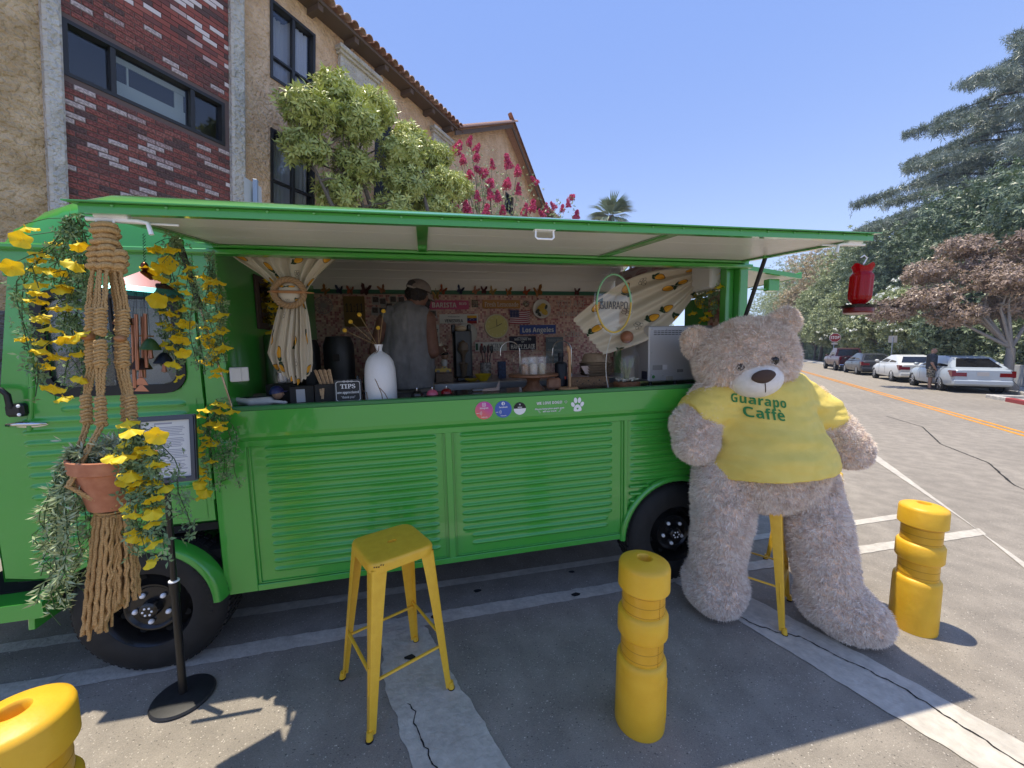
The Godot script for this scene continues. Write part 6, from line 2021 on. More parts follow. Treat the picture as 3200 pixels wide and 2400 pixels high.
func make_bollard(label: String) -> Node3D:
	var m := rough_mat("bollard_plastic", lin(0.80, 0.44, 0.02), lin(0.86, 0.50, 0.03), 0.45, 0.02, 1.8, 0.12, 2.0)
	m.subsurf_scatter_enabled = true
	m.subsurf_scatter_strength = 0.08
	var t := thing("bollard", label, "bollard", Vector3.ZERO, W, "yellow plastic bollards")
	part("base_sleeve", g().lathe([v2(0.0, 0.0), v2(0.108, 0.0), v2(0.110, 0.01), v2(0.108, 0.30), v2(0.106, 0.318), v2(0.100, 0.328), v2(0.088, 0.332)], 48), m, t)
	var inner := rough_mat("bollard_tape", lin(0.72, 0.375, 0.014), lin(0.78, 0.42, 0.02), 0.3, 0.02, 3.0, 0.25, 4.0)
	part("core", g().lathe([v2(0.092, 0.30), v2(0.092, 0.70)], 48), inner, t)
	var seam := g()
	for k in 36: seam.box(v3(0.0, 0.335 + k * 0.0095, 0.0925), v3(0.0035, 0.007, 0.002), Basis.IDENTITY, 0.0005)
	for k in 8: seam.lathe([v2(0.0922, 0.345 + k * 0.042), v2(0.0928, 0.347 + k * 0.042), v2(0.0922, 0.349 + k * 0.042)], 40)
	part("stitched_seam", seam, mat("seam_ochre", lin(0.50, 0.24, 0.008), 0.6), t)
	part("collar", g().lathe([v2(0.090, 0.430), v2(0.100, 0.434), v2(0.108, 0.446), v2(0.108, 0.532), v2(0.101, 0.545), v2(0.090, 0.55)], 48), m, t)
	part("cap", g().lathe([v2(0.090, 0.648), v2(0.104, 0.650), v2(0.110, 0.656), v2(0.109, 0.748), v2(0.105, 0.760), v2(0.092, 0.768), v2(0.042, 0.782), v2(0.034, 0.782), v2(0.029, 0.776), v2(0.028, 0.70), v2(0.0, 0.70)], 48), m, t)
	for k in 3:
		var an := 0.5 + k * 0.26
		part("moulded_rib", g().tube([v3(sin(an) * 0.109, 0.05, cos(an) * 0.109), v3(sin(an) * 0.108, 0.24, cos(an) * 0.108)], 0.0045, 6), m, t)
	text("lettering", "A-CONSULT", m, t, Transform3D(Basis(v3(0, 1, 0), v3(-cos(0.63), 0, sin(0.63)), v3(sin(0.63), 0, cos(0.63))), v3(sin(0.63) * 0.109, 0.14, cos(0.63) * 0.109)), 0.016, "Droid Sans", true, 0.15, 0.004)
	return t

func flower_mesh(sd: int) -> ArrayMesh:
	var s := g()
	var r := RandomNumberGenerator.new()
	r.seed = sd
	var rows := []
	var ph0 := r.randf() * 6.0
	var st2 := 0.75 + 0.5 * r.randf()
	for a in 6:
		var q := a / 5.0
		var row := PackedVector3Array()
		for k in 30:
			var ph := TAU * k / 30
			var lobe := 1.0 + 0.10 * q * cos(5.0 * ph + ph0)
			var rad := (0.004 + 0.034 * pow(q, 0.8)) * lobe
			var y := -0.020 * st2 * pow(q, 0.75) + 0.0055 * q * q * sin(5.0 * ph + ph0 + 1.0) + 0.003 * q * sin(13.0 * ph + sd)
			row.append(v3(cos(ph) * rad, y, sin(ph) * rad))
		rows.append(row)
	s.grid(rows, false, true)
	for k in 6:
		var ph := TAU * k / 6
		s.tri(v3(0, -0.004, 0), v3(cos(ph) * 0.006, -0.026, sin(ph) * 0.006), v3(cos(ph + 0.4) * 0.007, -0.024, sin(ph + 0.4) * 0.007))
	s.tube([v3(0, 0.012, 0), v3(0, 0.0, 0)], [0.0015, 0.004], 6)
	return s.mesh()

func garland(called: String, label: String, pts: Array, strands: int, top: Vector3, size: float, leaves: int, frame: Transform3D, sd: int, group := "yellow flower garlands") -> Node3D:
	var r := RandomNumberGenerator.new()
	r.seed = sd
	var t := thing(called, label, "flower garland", top, frame, group)
	var ym := mat("petal_yellow", lin(0.88, 0.68, 0.02), 0.6)
	ym.backlight_enabled = true
	ym.backlight = Color(0.7, 0.55, 0.05)
	if not texs.has("fl"): texs["fl"] = [flower_mesh(1), flower_mesh(2), flower_mesh(3), flower_mesh(4)]
	var lowest := top
	var lo := Vector3.INF
	var hi := -Vector3.INF
	for p in pts:
		lo = lo.min(v3(p[0], p[1], p[2])); hi = hi.max(v3(p[0], p[1], p[2]))
	var stems := g()
	var xs := []
	var cs := []
	var lines := []
	for k in strands:
		var x0 := lerpf(lo.x, hi.x, (k + 0.5) / strands) + r.randfn() * 0.012
		var z0 := lerpf(lo.z, hi.z, r.randf())
		var yb := lo.y + (hi.y - lo.y) * 0.35 * r.randf() * (1.0 if k % 2 else 0.3)
		var path := []
		for a in 12:
			var q := a / 11.0
			path.append(v3(lerpf(top.x, x0, minf(1.0, q * 3.0)) + sin(q * 9.0 + k) * 0.012, lerpf(top.y, yb, q), lerpf(top.z, z0, minf(1.0, q * 3.0)) + cos(q * 8.0 + k * 2.0) * 0.012))
		stems.tube(path, 0.0016, 5)
		lines.append(path)
	for p in pts:
		var c := v3(p[0], p[1], p[2] + 0.035)
		var o := MeshInstance3D.new()
		o.mesh = texs["fl"][r.randi() % 4]
		o.material_override = ym
		o.name = named("flower", t)
		t.add_child(o, true)
		var sc := size * (0.8 + 0.4 * r.randf())
		var face := Basis.from_euler(v3(r.randfn() * 0.28 + 0.12, r.randf() * TAU, r.randfn() * 0.28))
		if r.randf() < 0.08: face = Basis.from_euler(v3(-1.3, r.randfn() * 0.4, 0.0))
		o.transform = Transform3D(face.scaled(Vector3.ONE * sc), c - top)
		var pl: Array = lines[r.randi() % lines.size()]
		var near: Vector3 = pl[0]
		for q: Vector3 in pl:
			if absf(q.y - c.y - 0.06) < absf(near.y - c.y - 0.06): near = q
		stems.tube([near, near.lerp(c, 0.5) + v3(0, 0.012, 0), c + v3(0, 0.01, 0)], 0.0012, 4)
	for k in int(leaves * 0.62):
		var pl: Array = lines[r.randi() % lines.size()]
		var q := r.randf() * 10.9
		var p: Vector3 = (pl[int(q)] as Vector3).lerp(pl[int(q) + 1], q - int(q)) + v3(r.randfn(), r.randfn(), r.randfn()) * 0.013
		var o := v3(r.randfn(), 0.35 + r.randfn() * 0.3, r.randfn()).normalized()
		var e := o.cross(v3(r.randfn(), r.randfn(), r.randfn())).normalized()
		xs.append(Transform3D(Basis(e, o, e.cross(o)).scaled(Vector3.ONE * (0.6 + 0.7 * r.randf())), p))
		cs.append(lin(0.02, 0.055, 0.014).lerp(lin(0.10, 0.17, 0.04), r.randf() * r.randf()))
	part("stem", stems, mat("stem_green", lin(0.05, 0.10, 0.03), 0.7), t)
	if not texs.has("lf"): texs["lf"] = leaf_tuft(4, 0.017, 0.0075, 0.7, 6)
	scatter("leaves", texs["lf"], leaf_mat("garland_leaves", 0.8), xs, t, cs)
	return t

func strand(path: Array, r: float, twist: int, sd: float) -> G:       # a rope of two twisted yarns
	var s := g()
	for e in 2:
		var p := []
		for a in path.size():
			var q := float(a) / (path.size() - 1)
			var an := q * twist * TAU + e * PI + sd
			p.append((path[a] as Vector3) + v3(cos(an), 0, sin(an)) * r * 0.55)
		s.tube(p, r * 0.62, 6)
	return s

func rope_path(a: Vector3, b: Vector3, n: int, wob := 0.0, sd := 0.0, sag := Vector3.ZERO) -> Array:
	var p := []
	for k in n + 1:
		var q := float(k) / n
		p.append(a.lerp(b, q) + v3(sin(q * 17.0 + sd), 0, cos(q * 13.0 + sd)) * wob + sag * (4.0 * q * (1.0 - q)))
	return p

# a band of square knots: stacked bulging cords round a core
func knots(a: Vector3, b: Vector3, w: float, n: int) -> G:
	var s := g()
	for k in n:
		var p := a.lerp(b, (k + 0.5) / n)
		var r0 := w * (0.92 + 0.16 * sin(k * 2.4))
		for e in 2:
			var path := []
			for q in 11:
				var an := PI * q / 10.0 + e * PI
				path.append(p + v3(cos(an) * r0, sin(an * 2.0 + e) * 0.0035 + (0.004 if e == 0 else -0.004), sin(an) * r0 * 0.72))
			s.tube(path, (b - a).length() / n * 0.50, 6)
	s.tube([a, b], w * 0.75, 8)
	return s

func build_macrame() -> void:
	var hook := v3(-0.985, 2.10, -1.52)
	var fr := Transform3D(PL, hook)
	var t := thing("macrame_hanger", "brown jute macrame plant hanger on the hatch corner", "plant hanger", v3(0, -1.3, 0), fr)
	var jute := rough_mat("jute", lin(0.40, 0.235, 0.085), lin(0.66, 0.44, 0.20), 1.0, 0.05, 14.0, 1.4, 22.0, true, 2.2)
	part("ring", g().tube([v3(-0.022, -0.005, 0), v3(-0.024, 0.02, 0), v3(-0.012, 0.038, 0), v3(0.012, 0.038, 0), v3(0.024, 0.02, 0), v3(0.022, -0.005, 0)], 0.0035, 8), mat("steel", Color.WHITE), t)
	var top := g()
	top.add(knots(v3(0, -0.005, 0), v3(0, -0.075, 0), 0.031, 4))
	top.add(knots(v3(-0.024, -0.08, 0), v3(-0.03, -0.15, 0), 0.017, 4))
	top.add(knots(v3(0.012, -0.075, 0.012), v3(0.005, -0.15, 0.01), 0.018, 4))
	top.add(knots(v3(0.036, -0.085, 0), v3(0.032, -0.15, 0), 0.015, 3))
	part("top_knot", top, jute, t)
	var wood := mat("bead_wood", lin(0.38, 0.17, 0.06), 0.5)
	for e in [[-0.026, -0.044, -0.068, 0], [0.002, 0.004, -0.006, 1], [0.030, 0.042, 0.055, 2], [0.012, 0.015, 0.022, 3]]:
		var z: float = [0.0, 0.035, 0.0, -0.03][e[3]]
		var s := g()
		for k in 4: s.add(strand(rope_path(v3(e[0] + (k - 1.5) * 0.009, -0.15, z * 0.4 + (k % 2) * 0.008), v3(e[1] * 1.0 + (k - 1.5) * 0.009, -0.275, z), 12, 0.001, k), 0.0048, 7, k))
		s.add(knots(v3(e[1], -0.275, z), v3(e[1] - 0.004, -0.355, z), 0.0125, 8))
		s.add(knots(v3(e[1] - 0.004, -0.375, z), v3(e[1] - 0.006, -0.46, z), 0.0128, 8))
		for k in 3: s.add(strand(rope_path(v3(e[1] - 0.006 + (k - 1) * 0.010, -0.46, z), v3(e[2] + (k - 1) * 0.006, -0.565, z), 10, 0.001, k), 0.0052, 6, k))
		s.add(knots(v3(e[2], -0.555, z), v3(e[2], -0.598, z), 0.0115, 4))
		s.add(knots(v3(e[2], -0.603, z), v3(e[2], -0.645, z), 0.0122, 4))
		var low: Vector3 = [v3(-0.098, -0.83, 0.03), v3(-0.062, -0.83, 0.085), v3(0.100, -0.83, 0.03), v3(0.05, -0.83, -0.08)][e[3]]
		for k in 2: s.add(strand(rope_path(v3(e[2] + (k - 0.5) * 0.01, -0.645, z), v3(low.x + (k - 0.5) * 0.008, low.y, low.z), 12, 0.001, k), 0.0055, 7, k))
		s.add(strand(rope_path(low, v3(0.015, -0.915, 0.055) if e[3] != 3 else v3(0.0, -0.92, -0.03), 10, 0.0, 1.0), 0.0055, 6, 0.0))
		s.add(strand(rope_path(low + v3(0.008, 0, 0.002), v3(0.028, -0.915, 0.054) if e[3] != 3 else v3(0.01, -0.92, -0.03), 10, 0.0, 2.0), 0.0055, 6, 1.0))
		var arm := part("cord_arm", s, jute, t)
		if e[3] == 0 or e[3] == 2: sub("bead", g().ball(v3(e[1] - 0.004, -0.365, z + 0.012), v3(0.017, 0.012, 0.016), 8, 12), wood, arm)
	var wrap := g()
	for k in 5:
		var path := []
		for q in 25:
			var an := TAU * q / 24
			path.append(v3(0.0 + cos(an) * (0.058 - 0.004 * k), -0.912 - 0.010 * k + 0.004 * sin(an * 2.0 + k), sin(an) * (0.056 - 0.004 * k)))
		wrap.add(strand(path, 0.0055, 14, k))
	part("wrap", wrap, jute, t)
	var r := RandomNumberGenerator.new()
	r.seed = 6
	var fringe := g()
	for k in 84:
		var an := TAU * k / 84.0 * 3.0
		var rad := 0.012 + 0.042 * r.randf()
		var len := 0.33 + 0.05 * r.randf() - 0.06 * cos(an)
		var p := []
		var amp := 0.0015 + 0.002 * r.randf()
		for q in 15:
			var h := q / 14.0
			p.append(v3(cos(an) * rad * (0.9 + 0.45 * h) + sin(h * 38.0 + k) * amp - 0.02 * h, -0.945 - h * len, sin(an) * rad * (0.9 + 0.45 * h) + cos(h * 33.0 + k * 2.0) * amp))
		if k % 5 == 0: fringe.add(strand(p, 0.006, 16, k))
		else: fringe.tube(p, 0.0044 + 0.002 * r.randf(), 5)
		for e in 9:
			var b: Vector3 = p[4 + r.randi() % 11]
			var d := v3(r.randfn(), r.randfn() * 0.5 - 0.4, r.randfn()) * 0.009
			var w := d.cross(Vector3.UP).normalized() * 0.0006
			fringe.tri(b - w, b + w, b + d)
	part("tassel", fringe, jute, t)
	# clay pot carried by the hanger
	var clay := rough_mat("terracotta", lin(0.42, 0.155, 0.075), lin(0.54, 0.235, 0.125), 0.85, 0.02, 4.0, 0.25)
	var pot := thing("flower_pot", "terracotta pot carried in the macrame hanger", "plant pot", v3(0.0, -0.925, 0), fr)
	part("pot", g().lathe([v2(0, -0.925), v2(0.063, -0.925), v2(0.092, -0.80), v2(0.094, -0.80), v2(0.104, -0.795), v2(0.109, -0.755), v2(0.104, -0.752), v2(0.095, -0.757), v2(0.088, -0.79), v2(0.0, -0.79)], 40), clay, pot)
	part("soil", g().lathe([v2(0.0, -0.765), v2(0.045, -0.768), v2(0.092, -0.778)], 20), mat("moss_soil", lin(0.16, 0.15, 0.09), 1.0), pot)
	# trailing grey-green plant spilling over its left side
	var tp := thing("trailing_plant", "trailing grey-green plant spilling from the terracotta pot", "plant", v3(-0.05, -0.77, 0.02), fr)
	var st2 := g()
	var xs := []
	var cs := []
	for k in 26:
		var an := PI * (0.62 + 0.75 * r.randf())
		var o := v3(cos(an) * 0.088, -0.752, sin(an) * -0.06 + 0.02)
		var l := 0.25 + 0.32 * r.randf()
		var p := [v3(o.x * 0.4, -0.77, o.z * 0.4), o + v3(0, 0.03, 0)]
		for q in 9:
			var h := (q + 1) / 9.0
			p.append(o + v3(cos(an) * 0.075 * sqrt(h) * (0.5 + r.randf()) + sin(h * 6.0 + k) * 0.012, -h * l, o.z * 0.5 * h + cos(h * 5.0 + k) * 0.012))
		st2.tube(p, 0.0013, 4)
		for q in 40:
			var h := r.randf() * (p.size() - 1.01)
			var b: Vector3 = (p[int(h)] as Vector3).lerp(p[int(h) + 1], h - int(h))
			var d := v3(r.randfn(), r.randfn() * 0.6 - 0.1, r.randfn()).normalized()
			var e := d.cross(v3(r.randfn(), r.randfn(), r.randfn())).normalized()
			xs.append(Transform3D(Basis(e, d, e.cross(d)).scaled(Vector3.ONE * (0.7 + 0.5 * r.randf())), b))
			cs.append(lin(0.06, 0.10, 0.025).lerp(lin(0.24, 0.30, 0.10), r.randf()))
	for k in 220:
		var b := v3(r.randfn() * 0.035, -0.755 + absf(r.randfn()) * 0.03, r.randfn() * 0.035)
		var d := v3(r.randfn(), 0.6 + r.randf(), r.randfn()).normalized()
		var e := d.cross(v3(r.randfn(), r.randfn(), r.randfn())).normalized()
		xs.append(Transform3D(Basis(e, d, e.cross(d)), b))
		cs.append(lin(0.10, 0.13, 0.05).lerp(lin(0.26, 0.30, 0.14), r.randf()))
	part("stem", st2, mat("stem_green", lin(0.05, 0.10, 0.03), 0.7), tp)
	var blade := g()
	for k in 3:
		var an := TAU * k / 3
		var d := v3(cos(an) * 0.5, 1.0, sin(an) * 0.5).normalized() * 0.027
		var w := d.cross(v3(sin(an), 0.2, cos(an))).normalized() * 0.0030
		blade.tri(Vector3.ZERO, d * 0.5 + w, d * 0.5 - w); blade.tri(d, d * 0.5 + w, d * 0.5 - w)
	scatter("leaves", blade.mesh(), leaf_mat("garland_leaves", 0.8), xs, tp, cs)

func build_hangings() -> void:
	var g1 := garland("flower_garland", "bright yellow flower garland hanging left of the macrame hanger", [[-1.21,2.08,-1.58],[-1.18,2.03,-1.53],[-1.17,2.05,-1.62],[-1.05,2.03,-1.54],[-1.19,2.01,-1.60],[-1.20,1.99,-1.59],[-1.23,1.95,-1.55],[-1.20,1.96,-1.59],[-1.16,1.95,-1.58],[-1.17,1.96,-1.63],[-1.07,1.97,-1.55],[-1.20,1.91,-1.58],[-1.14,1.91,-1.60],[-1.17,1.88,-1.55],[-1.15,1.90,-1.60],[-1.20,1.86,-1.58],[-1.18,1.84,-1.62],[-1.13,1.84,-1.59],[-1.22,1.81,-1.61],[-1.21,1.80,-1.60],[-1.15,1.77,-1.55],[-1.26,1.74,-1.60],[-1.20,1.73,-1.58],[-1.10,1.74,-1.53],[-1.07,1.75,-1.53],[-1.18,1.70,-1.56],[-1.10,1.69,-1.58],[-1.18,1.68,-1.60],[-1.22,1.65,-1.61],[-1.07,1.61,-1.53],[-1.18,1.58,-1.58],[-1.19,1.54,-1.62]], 9, v3(-1.10, 2.12, -1.57), 0.66, 1000, W, 21)
	garland("flower_garland", "yellow flower garland hanging between wind chime and gas strut", [[-1.02,2.10,-1.85],[-0.95,2.09,-1.80],[-1.06,2.02,-1.89],[-0.98,2.02,-1.81],[-0.99,2.04,-1.87],[-0.92,2.03,-1.86],[-0.99,1.98,-1.82],[-0.96,1.97,-1.86],[-0.92,1.99,-1.85],[-1.00,1.96,-1.90],[-0.91,1.93,-1.82],[-1.00,1.91,-1.85],[-0.97,1.91,-1.87],[-1.01,1.89,-1.82],[-0.95,1.87,-1.87],[-0.99,1.85,-1.85],[-1.03,1.81,-1.89],[-0.94,1.81,-1.86],[-1.01,1.79,-1.88],[-0.97,1.77,-1.87],[-0.94,1.75,-1.82],[-1.03,1.73,-1.87],[-0.99,1.71,-1.85],[-0.93,1.69,-1.80],[-0.96,1.65,-1.80],[-0.97,1.59,-1.83]], 6, v3(-0.965, 2.145, -1.85), 0.74, 620, W, 22)
	garland("flower_garland", "yellow flower garland wound down the left gas strut", [[-1.01,2.05,-2.16],[-0.94,2.02,-2.12],[-1.01,2.00,-2.19],[-0.98,2.02,-2.12],[-0.97,1.96,-2.18],[-1.00,1.94,-2.17],[-0.94,1.87,-2.13],[-0.98,1.85,-2.17],[-1.02,1.81,-2.16],[-0.96,1.81,-2.20],[-0.96,1.79,-2.14],[-1.03,1.77,-2.16],[-1.01,1.74,-2.17],[-0.94,1.72,-2.14],[-1.00,1.72,-2.18],[-0.98,1.70,-2.16],[-1.01,1.67,-2.19],[-1.03,1.65,-2.17],[-0.98,1.61,-2.18],[-1.00,1.58,-2.18]], 5, v3(-0.99, 2.14, -2.15), 0.82, 520, W, 23)
	garland("flower_garland", "yellow flower garland drooping from the counter's left end", [[-1.09,1.38,-2.20],[-1.05,1.41,-2.18],[-1.01,1.40,-2.22],[-0.94,1.40,-2.18],[-1.05,1.34,-2.21],[-1.01,1.34,-2.20],[-0.99,1.32,-2.18],[-1.10,1.31,-2.20],[-1.07,1.27,-2.20],[-1.05,1.24,-2.22],[-1.08,1.24,-2.19],[-1.10,1.21,-2.20],[-1.11,1.18,-2.21],[-1.05,1.15,-2.19],[-1.11,1.11,-2.21],[-1.10,1.09,-2.20],[-1.09,1.06,-2.22],[-1.11,1.03,-2.20],[-1.09,0.99,-2.21],[-1.11,0.97,-2.21],[-0.97,1.43,-2.19],[-1.02,1.44,-2.21]], 5, v3(-1.02, 1.43, -2.21), 0.78, 420, W, 24)
	garland("flower_garland", "yellow flower garland spilling from the macrame pot over the menu sign", [[-0.90,1.48,-1.44],[-0.87,1.46,-1.40],[-0.86,1.42,-1.47],[-0.80,1.44,-1.40],[-0.93,1.41,-1.46],[-0.95,1.37,-1.45],[-0.90,1.38,-1.41],[-0.88,1.38,-1.45],[-0.85,1.39,-1.44],[-0.92,1.33,-1.48],[-0.83,1.35,-1.42],[-0.82,1.34,-1.44],[-0.84,1.35,-1.45],[-0.89,1.32,-1.42],[-0.93,1.29,-1.46],[-0.89,1.29,-1.44],[-0.87,1.29,-1.47],[-0.85,1.28,-1.45],[-0.90,1.26,-1.46],[-0.83,1.26,-1.46],[-0.84,1.24,-1.42],[-0.86,1.20,-1.46],[-0.92,1.21,-1.44],[-0.88,1.20,-1.40],[-0.83,1.20,-1.40],[-0.85,1.16,-1.42],[-0.91,1.13,-1.44],[-0.92,1.10,-1.46],[-0.90,1.09,-1.47],[-0.84,1.10,-1.40],[-0.88,1.02,-1.44]], 8, v3(-0.92, 1.44, -1.46), 0.66, 900, W, 25)
	garland("flower_garland", "shaded yellow flower garland inside the truck on the left wall", [[-1.0,2.22,-2.97],[-0.96,2.13,-2.97],[-0.99,2.15,-2.92],[-0.97,2.05,-2.99],[-0.96,2.06,-2.94],[-0.98,1.96,-2.93],[-0.95,1.96,-2.98],[-0.97,1.92,-2.99],[-0.96,1.89,-2.97],[-0.97,1.81,-2.93],[-0.96,2.00,-2.94]], 3, v3(-0.97, 2.26, -2.95), 1.0, 220, TR, 26)
	garland("flower_garland", "pale yellow flower garland at the rear doorway above the steel oven", [[2.09,2.25,-2.64],[2.10,2.23,-2.52],[2.14,2.23,-2.69],[2.12,2.20,-2.58],[2.09,2.17,-2.47],[2.12,2.17,-2.71],[2.11,2.13,-2.50],[2.10,2.12,-2.62],[2.13,2.12,-2.58],[2.09,2.07,-2.41],[2.12,2.09,-2.61],[2.13,2.09,-2.73],[2.12,2.05,-2.54],[2.12,2.04,-2.71],[2.13,2.04,-2.65],[2.14,1.99,-2.68],[2.11,1.96,-2.49],[2.14,1.96,-2.64],[2.13,1.89,-2.55],[2.11,1.91,-2.72],[2.08,1.86,-2.54],[2.14,1.85,-2.64]], 7, v3(2.12, 2.29, -2.6), 0.9, 900, TR, 27)
	# wind chime
	var fr := Transform3D(PL, v3(-1.075, 2.155, -1.85))
	var t := thing("wind_chime", "copper wind chime with iridescent pyramid roof and hanging mushrooms", "wind chime", v3(0, -0.6, 0), fr)
	var dk := mat("chain_dark", Color(0.12, 0.12, 0.1), 0.5, 0.6)
	var ch := g()
	for k in 11: ch.tube([v3(0.002, -k * 0.0115, 0), v3(-0.003, -k * 0.0115 - 0.006, 0.002), v3(0.002, -k * 0.0115 - 0.012, 0), v3(0.004, -k * 0.0115 - 0.006, -0.002)], 0.0012, 5)
	part("chain", ch, dk, t)
	part("finial", g().ball(v3(0, -0.128, 0), v3(0.013, 0.018, 0.013), 6, 10), mat("copper", Color(0.50, 0.28, 0.20), 0.3, 1.0), t)
	var py := Transform3D(Basis(Vector3.UP, 0.5), v3(0, -0.14, 0))
	var ps := g()
	var bp := g()
	for k in 4:
		var a := py * (v3(0.118, -0.098, 0.118) if k == 0 else v3(-0.118, -0.098, 0.118) if k == 1 else v3(-0.118, -0.098, -0.118) if k == 2 else v3(0.118, -0.098, -0.118)) 
		var b := py * (v3(-0.118, -0.098, 0.118) if k == 0 else v3(-0.118, -0.098, -0.118) if k == 1 else v3(0.118, -0.098, -0.118) if k == 2 else v3(0.118, -0.098, 0.118))
		var ap := py * Vector3.ZERO
		ps.tri(ap, a.lerp(ap, 0.22), b.lerp(ap, 0.22))
		bp.quad(a.lerp(ap, 0.22), b.lerp(ap, 0.22), b, a)
	var sheen := mat("burnt_steel", Color(0.34, 0.24, 0.26), 0.22, 0.9)
	var roof := part("roof", ps, sheen, t)
	sub("roof_edge", bp, mat("teal_steel", Color(0.22, 0.52, 0.55), 0.25, 0.7), roof)
	var cop := mat("copper_tube", Color(0.72, 0.50, 0.40), 0.35, 0.9)
	for e in [[-0.045, 0.0, 0.30, 0.10, 0], [-0.015, 0.03, 0.24, 0.085, 1], [0.006, 0.015, 0.235, 0.08, 2], [-0.03, -0.03, 0.27, 0.09, 3]]:
		var p := v3(e[0], -0.235 - e[3], e[1])
		var tu := part("chime_tube", g().tube([p, p + v3(0, -e[2] + 0.02, 0)], 0.0068, 10), cop, t)
		sub("string", g().tube([v3(e[0] * 0.7, -0.20, e[1]), p], 0.0008, 4), dk, tu)
	part("clapper", g().lathe([v2(0, -0.40), v2(0.022, -0.40), v2(0.022, -0.406), v2(0, -0.406)], 16), mat("bead_wood", Color.BROWN), t)
	for e in [[-0.022, 0.0, -0.525, 0.036, 0], [0.03, 0.03, -0.445, 0.034, 1], [0.058, 0.0, -0.50, 0.034, 2], [-0.06, 0.03, -0.35, 0.030, 3]]:
		var c := v3(e[0], e[2], e[1])
		var rr: float = e[3]
		var cm: Material = [mat("mush_brown", Color(0.26, 0.17, 0.13), 0.4, 0.5), mat("mush_green", Color(0.25, 0.40, 0.22), 0.4, 0.3), mat("mush_blue", Color(0.13, 0.17, 0.24), 0.4, 0.4), mat("mush_red", Color(0.40, 0.14, 0.08), 0.4, 0.3)][e[4]]
		var mu := part("mushroom", g().lathe([v2(0.0, 0.034), v2(0.012, 0.030), v2(rr * 0.7, 0.012), v2(rr, -0.010), v2(rr * 0.95, -0.013), v2(0.006, -0.006)], 20, at(c.x, c.y, c.z)), cm, t)
		sub("stalk", g().lathe([v2(0.006, -0.006), v2(0.007, -0.03), v2(0.010, -0.045), v2(0.0, -0.05)], 12, at(c.x, c.y, c.z)), cop, mu)
		sub("string", g().tube([v3(c.x * 0.6, -0.20, c.z), c + v3(0, 0.03, 0)], 0.0008, 4), dk, mu)
	part("wind_sail", g().prism(PackedVector2Array([v2(-0.024, -0.602), v2(0.024, -0.602), v2(0.012, -0.578), v2(0.006, -0.574), v2(0.005, -0.557), v2(-0.005, -0.557), v2(-0.006, -0.574), v2(-0.012, -0.578)]), -0.001, 0.001, at(-0.022, 0, 0)).prism(PackedVector2Array([v2(-0.026, -0.628), v2(0.026, -0.628), v2(0.0, -0.596)]), -0.001, 0.001, at(-0.022, 0, 0)), cop, t)
	# red glass hummingbird feeder at the other end
	var ff := Transform3D(PL, v3(2.105, 2.112, -1.5))
	var fd := thing("bird_feeder", "red cut-glass bird feeder hanging from the hatch's right corner", "bird feeder", v3(0, -0.24, 0), ff)
	var red := mat("red_glass", Color(0.62, 0.02, 0.06), 0.12)
	red.emission_enabled = false
	red.backlight_enabled = true
	red.backlight = Color(0.8, 0.03, 0.08)
	var pr := []
	var gs := g()
	var rows := []
	for e in [[0.044, -0.005], [0.040, -0.018], [0.036, -0.035], [0.036, -0.040], [0.043, -0.048], [0.046, -0.06], [0.046, -0.15], [0.044, -0.168], [0.036, -0.18], [0.026, -0.19]]:
		var row := PackedVector3Array()
		for k in 40:
			var an := TAU * k / 40
			var fl: float = (0.0022 * cos(an * 10.0) if e[1] < -0.05 and e[1] > -0.17 else 0.0)
			row.append(v3(cos(an) * (e[0] + fl), e[1] + (0.009 * cos(an * 4.0) if e[1] > -0.01 else 0.0), sin(an) * (e[0] + fl)))
		rows.append(row)
	gs.grid(rows, false, true)
	part("bottle", gs, red, fd)
	part("base_tray", g().lathe([v2(0.0, -0.212), v2(0.066, -0.212), v2(0.070, -0.20), v2(0.03, -0.192), v2(0.0, -0.192)], 32), mat("tray_black", Color(0.05, 0.05, 0.055), 0.3), fd)
	part("red_tray", g().lathe([v2(0.0, -0.238), v2(0.054, -0.238), v2(0.060, -0.232), v2(0.060, -0.2125), v2(0.0, -0.2125)], 32), mat("tray_red", Color(0.40, 0.05, 0.06), 0.3), fd)
	for k in 6:
		var an := TAU * k / 6
		part("perch", g().tube([v3(cos(an) * 0.06, -0.205, sin(an) * 0.06), v3(cos(an) * 0.088, -0.198, sin(an) * 0.088)], 0.003, 6), mat("tray_black", Color.BLACK), fd)
	part("hanger", g().tube([v3(0.0, 0.0, 0.0), v3(0.012, 0.02, 0), v3(0.02, 0.034, 0.0), v3(0.0, 0.045, 0), v3(-0.02, 0.032, 0)], 0.003, 6), mat("steel", Color.WHITE), fd)

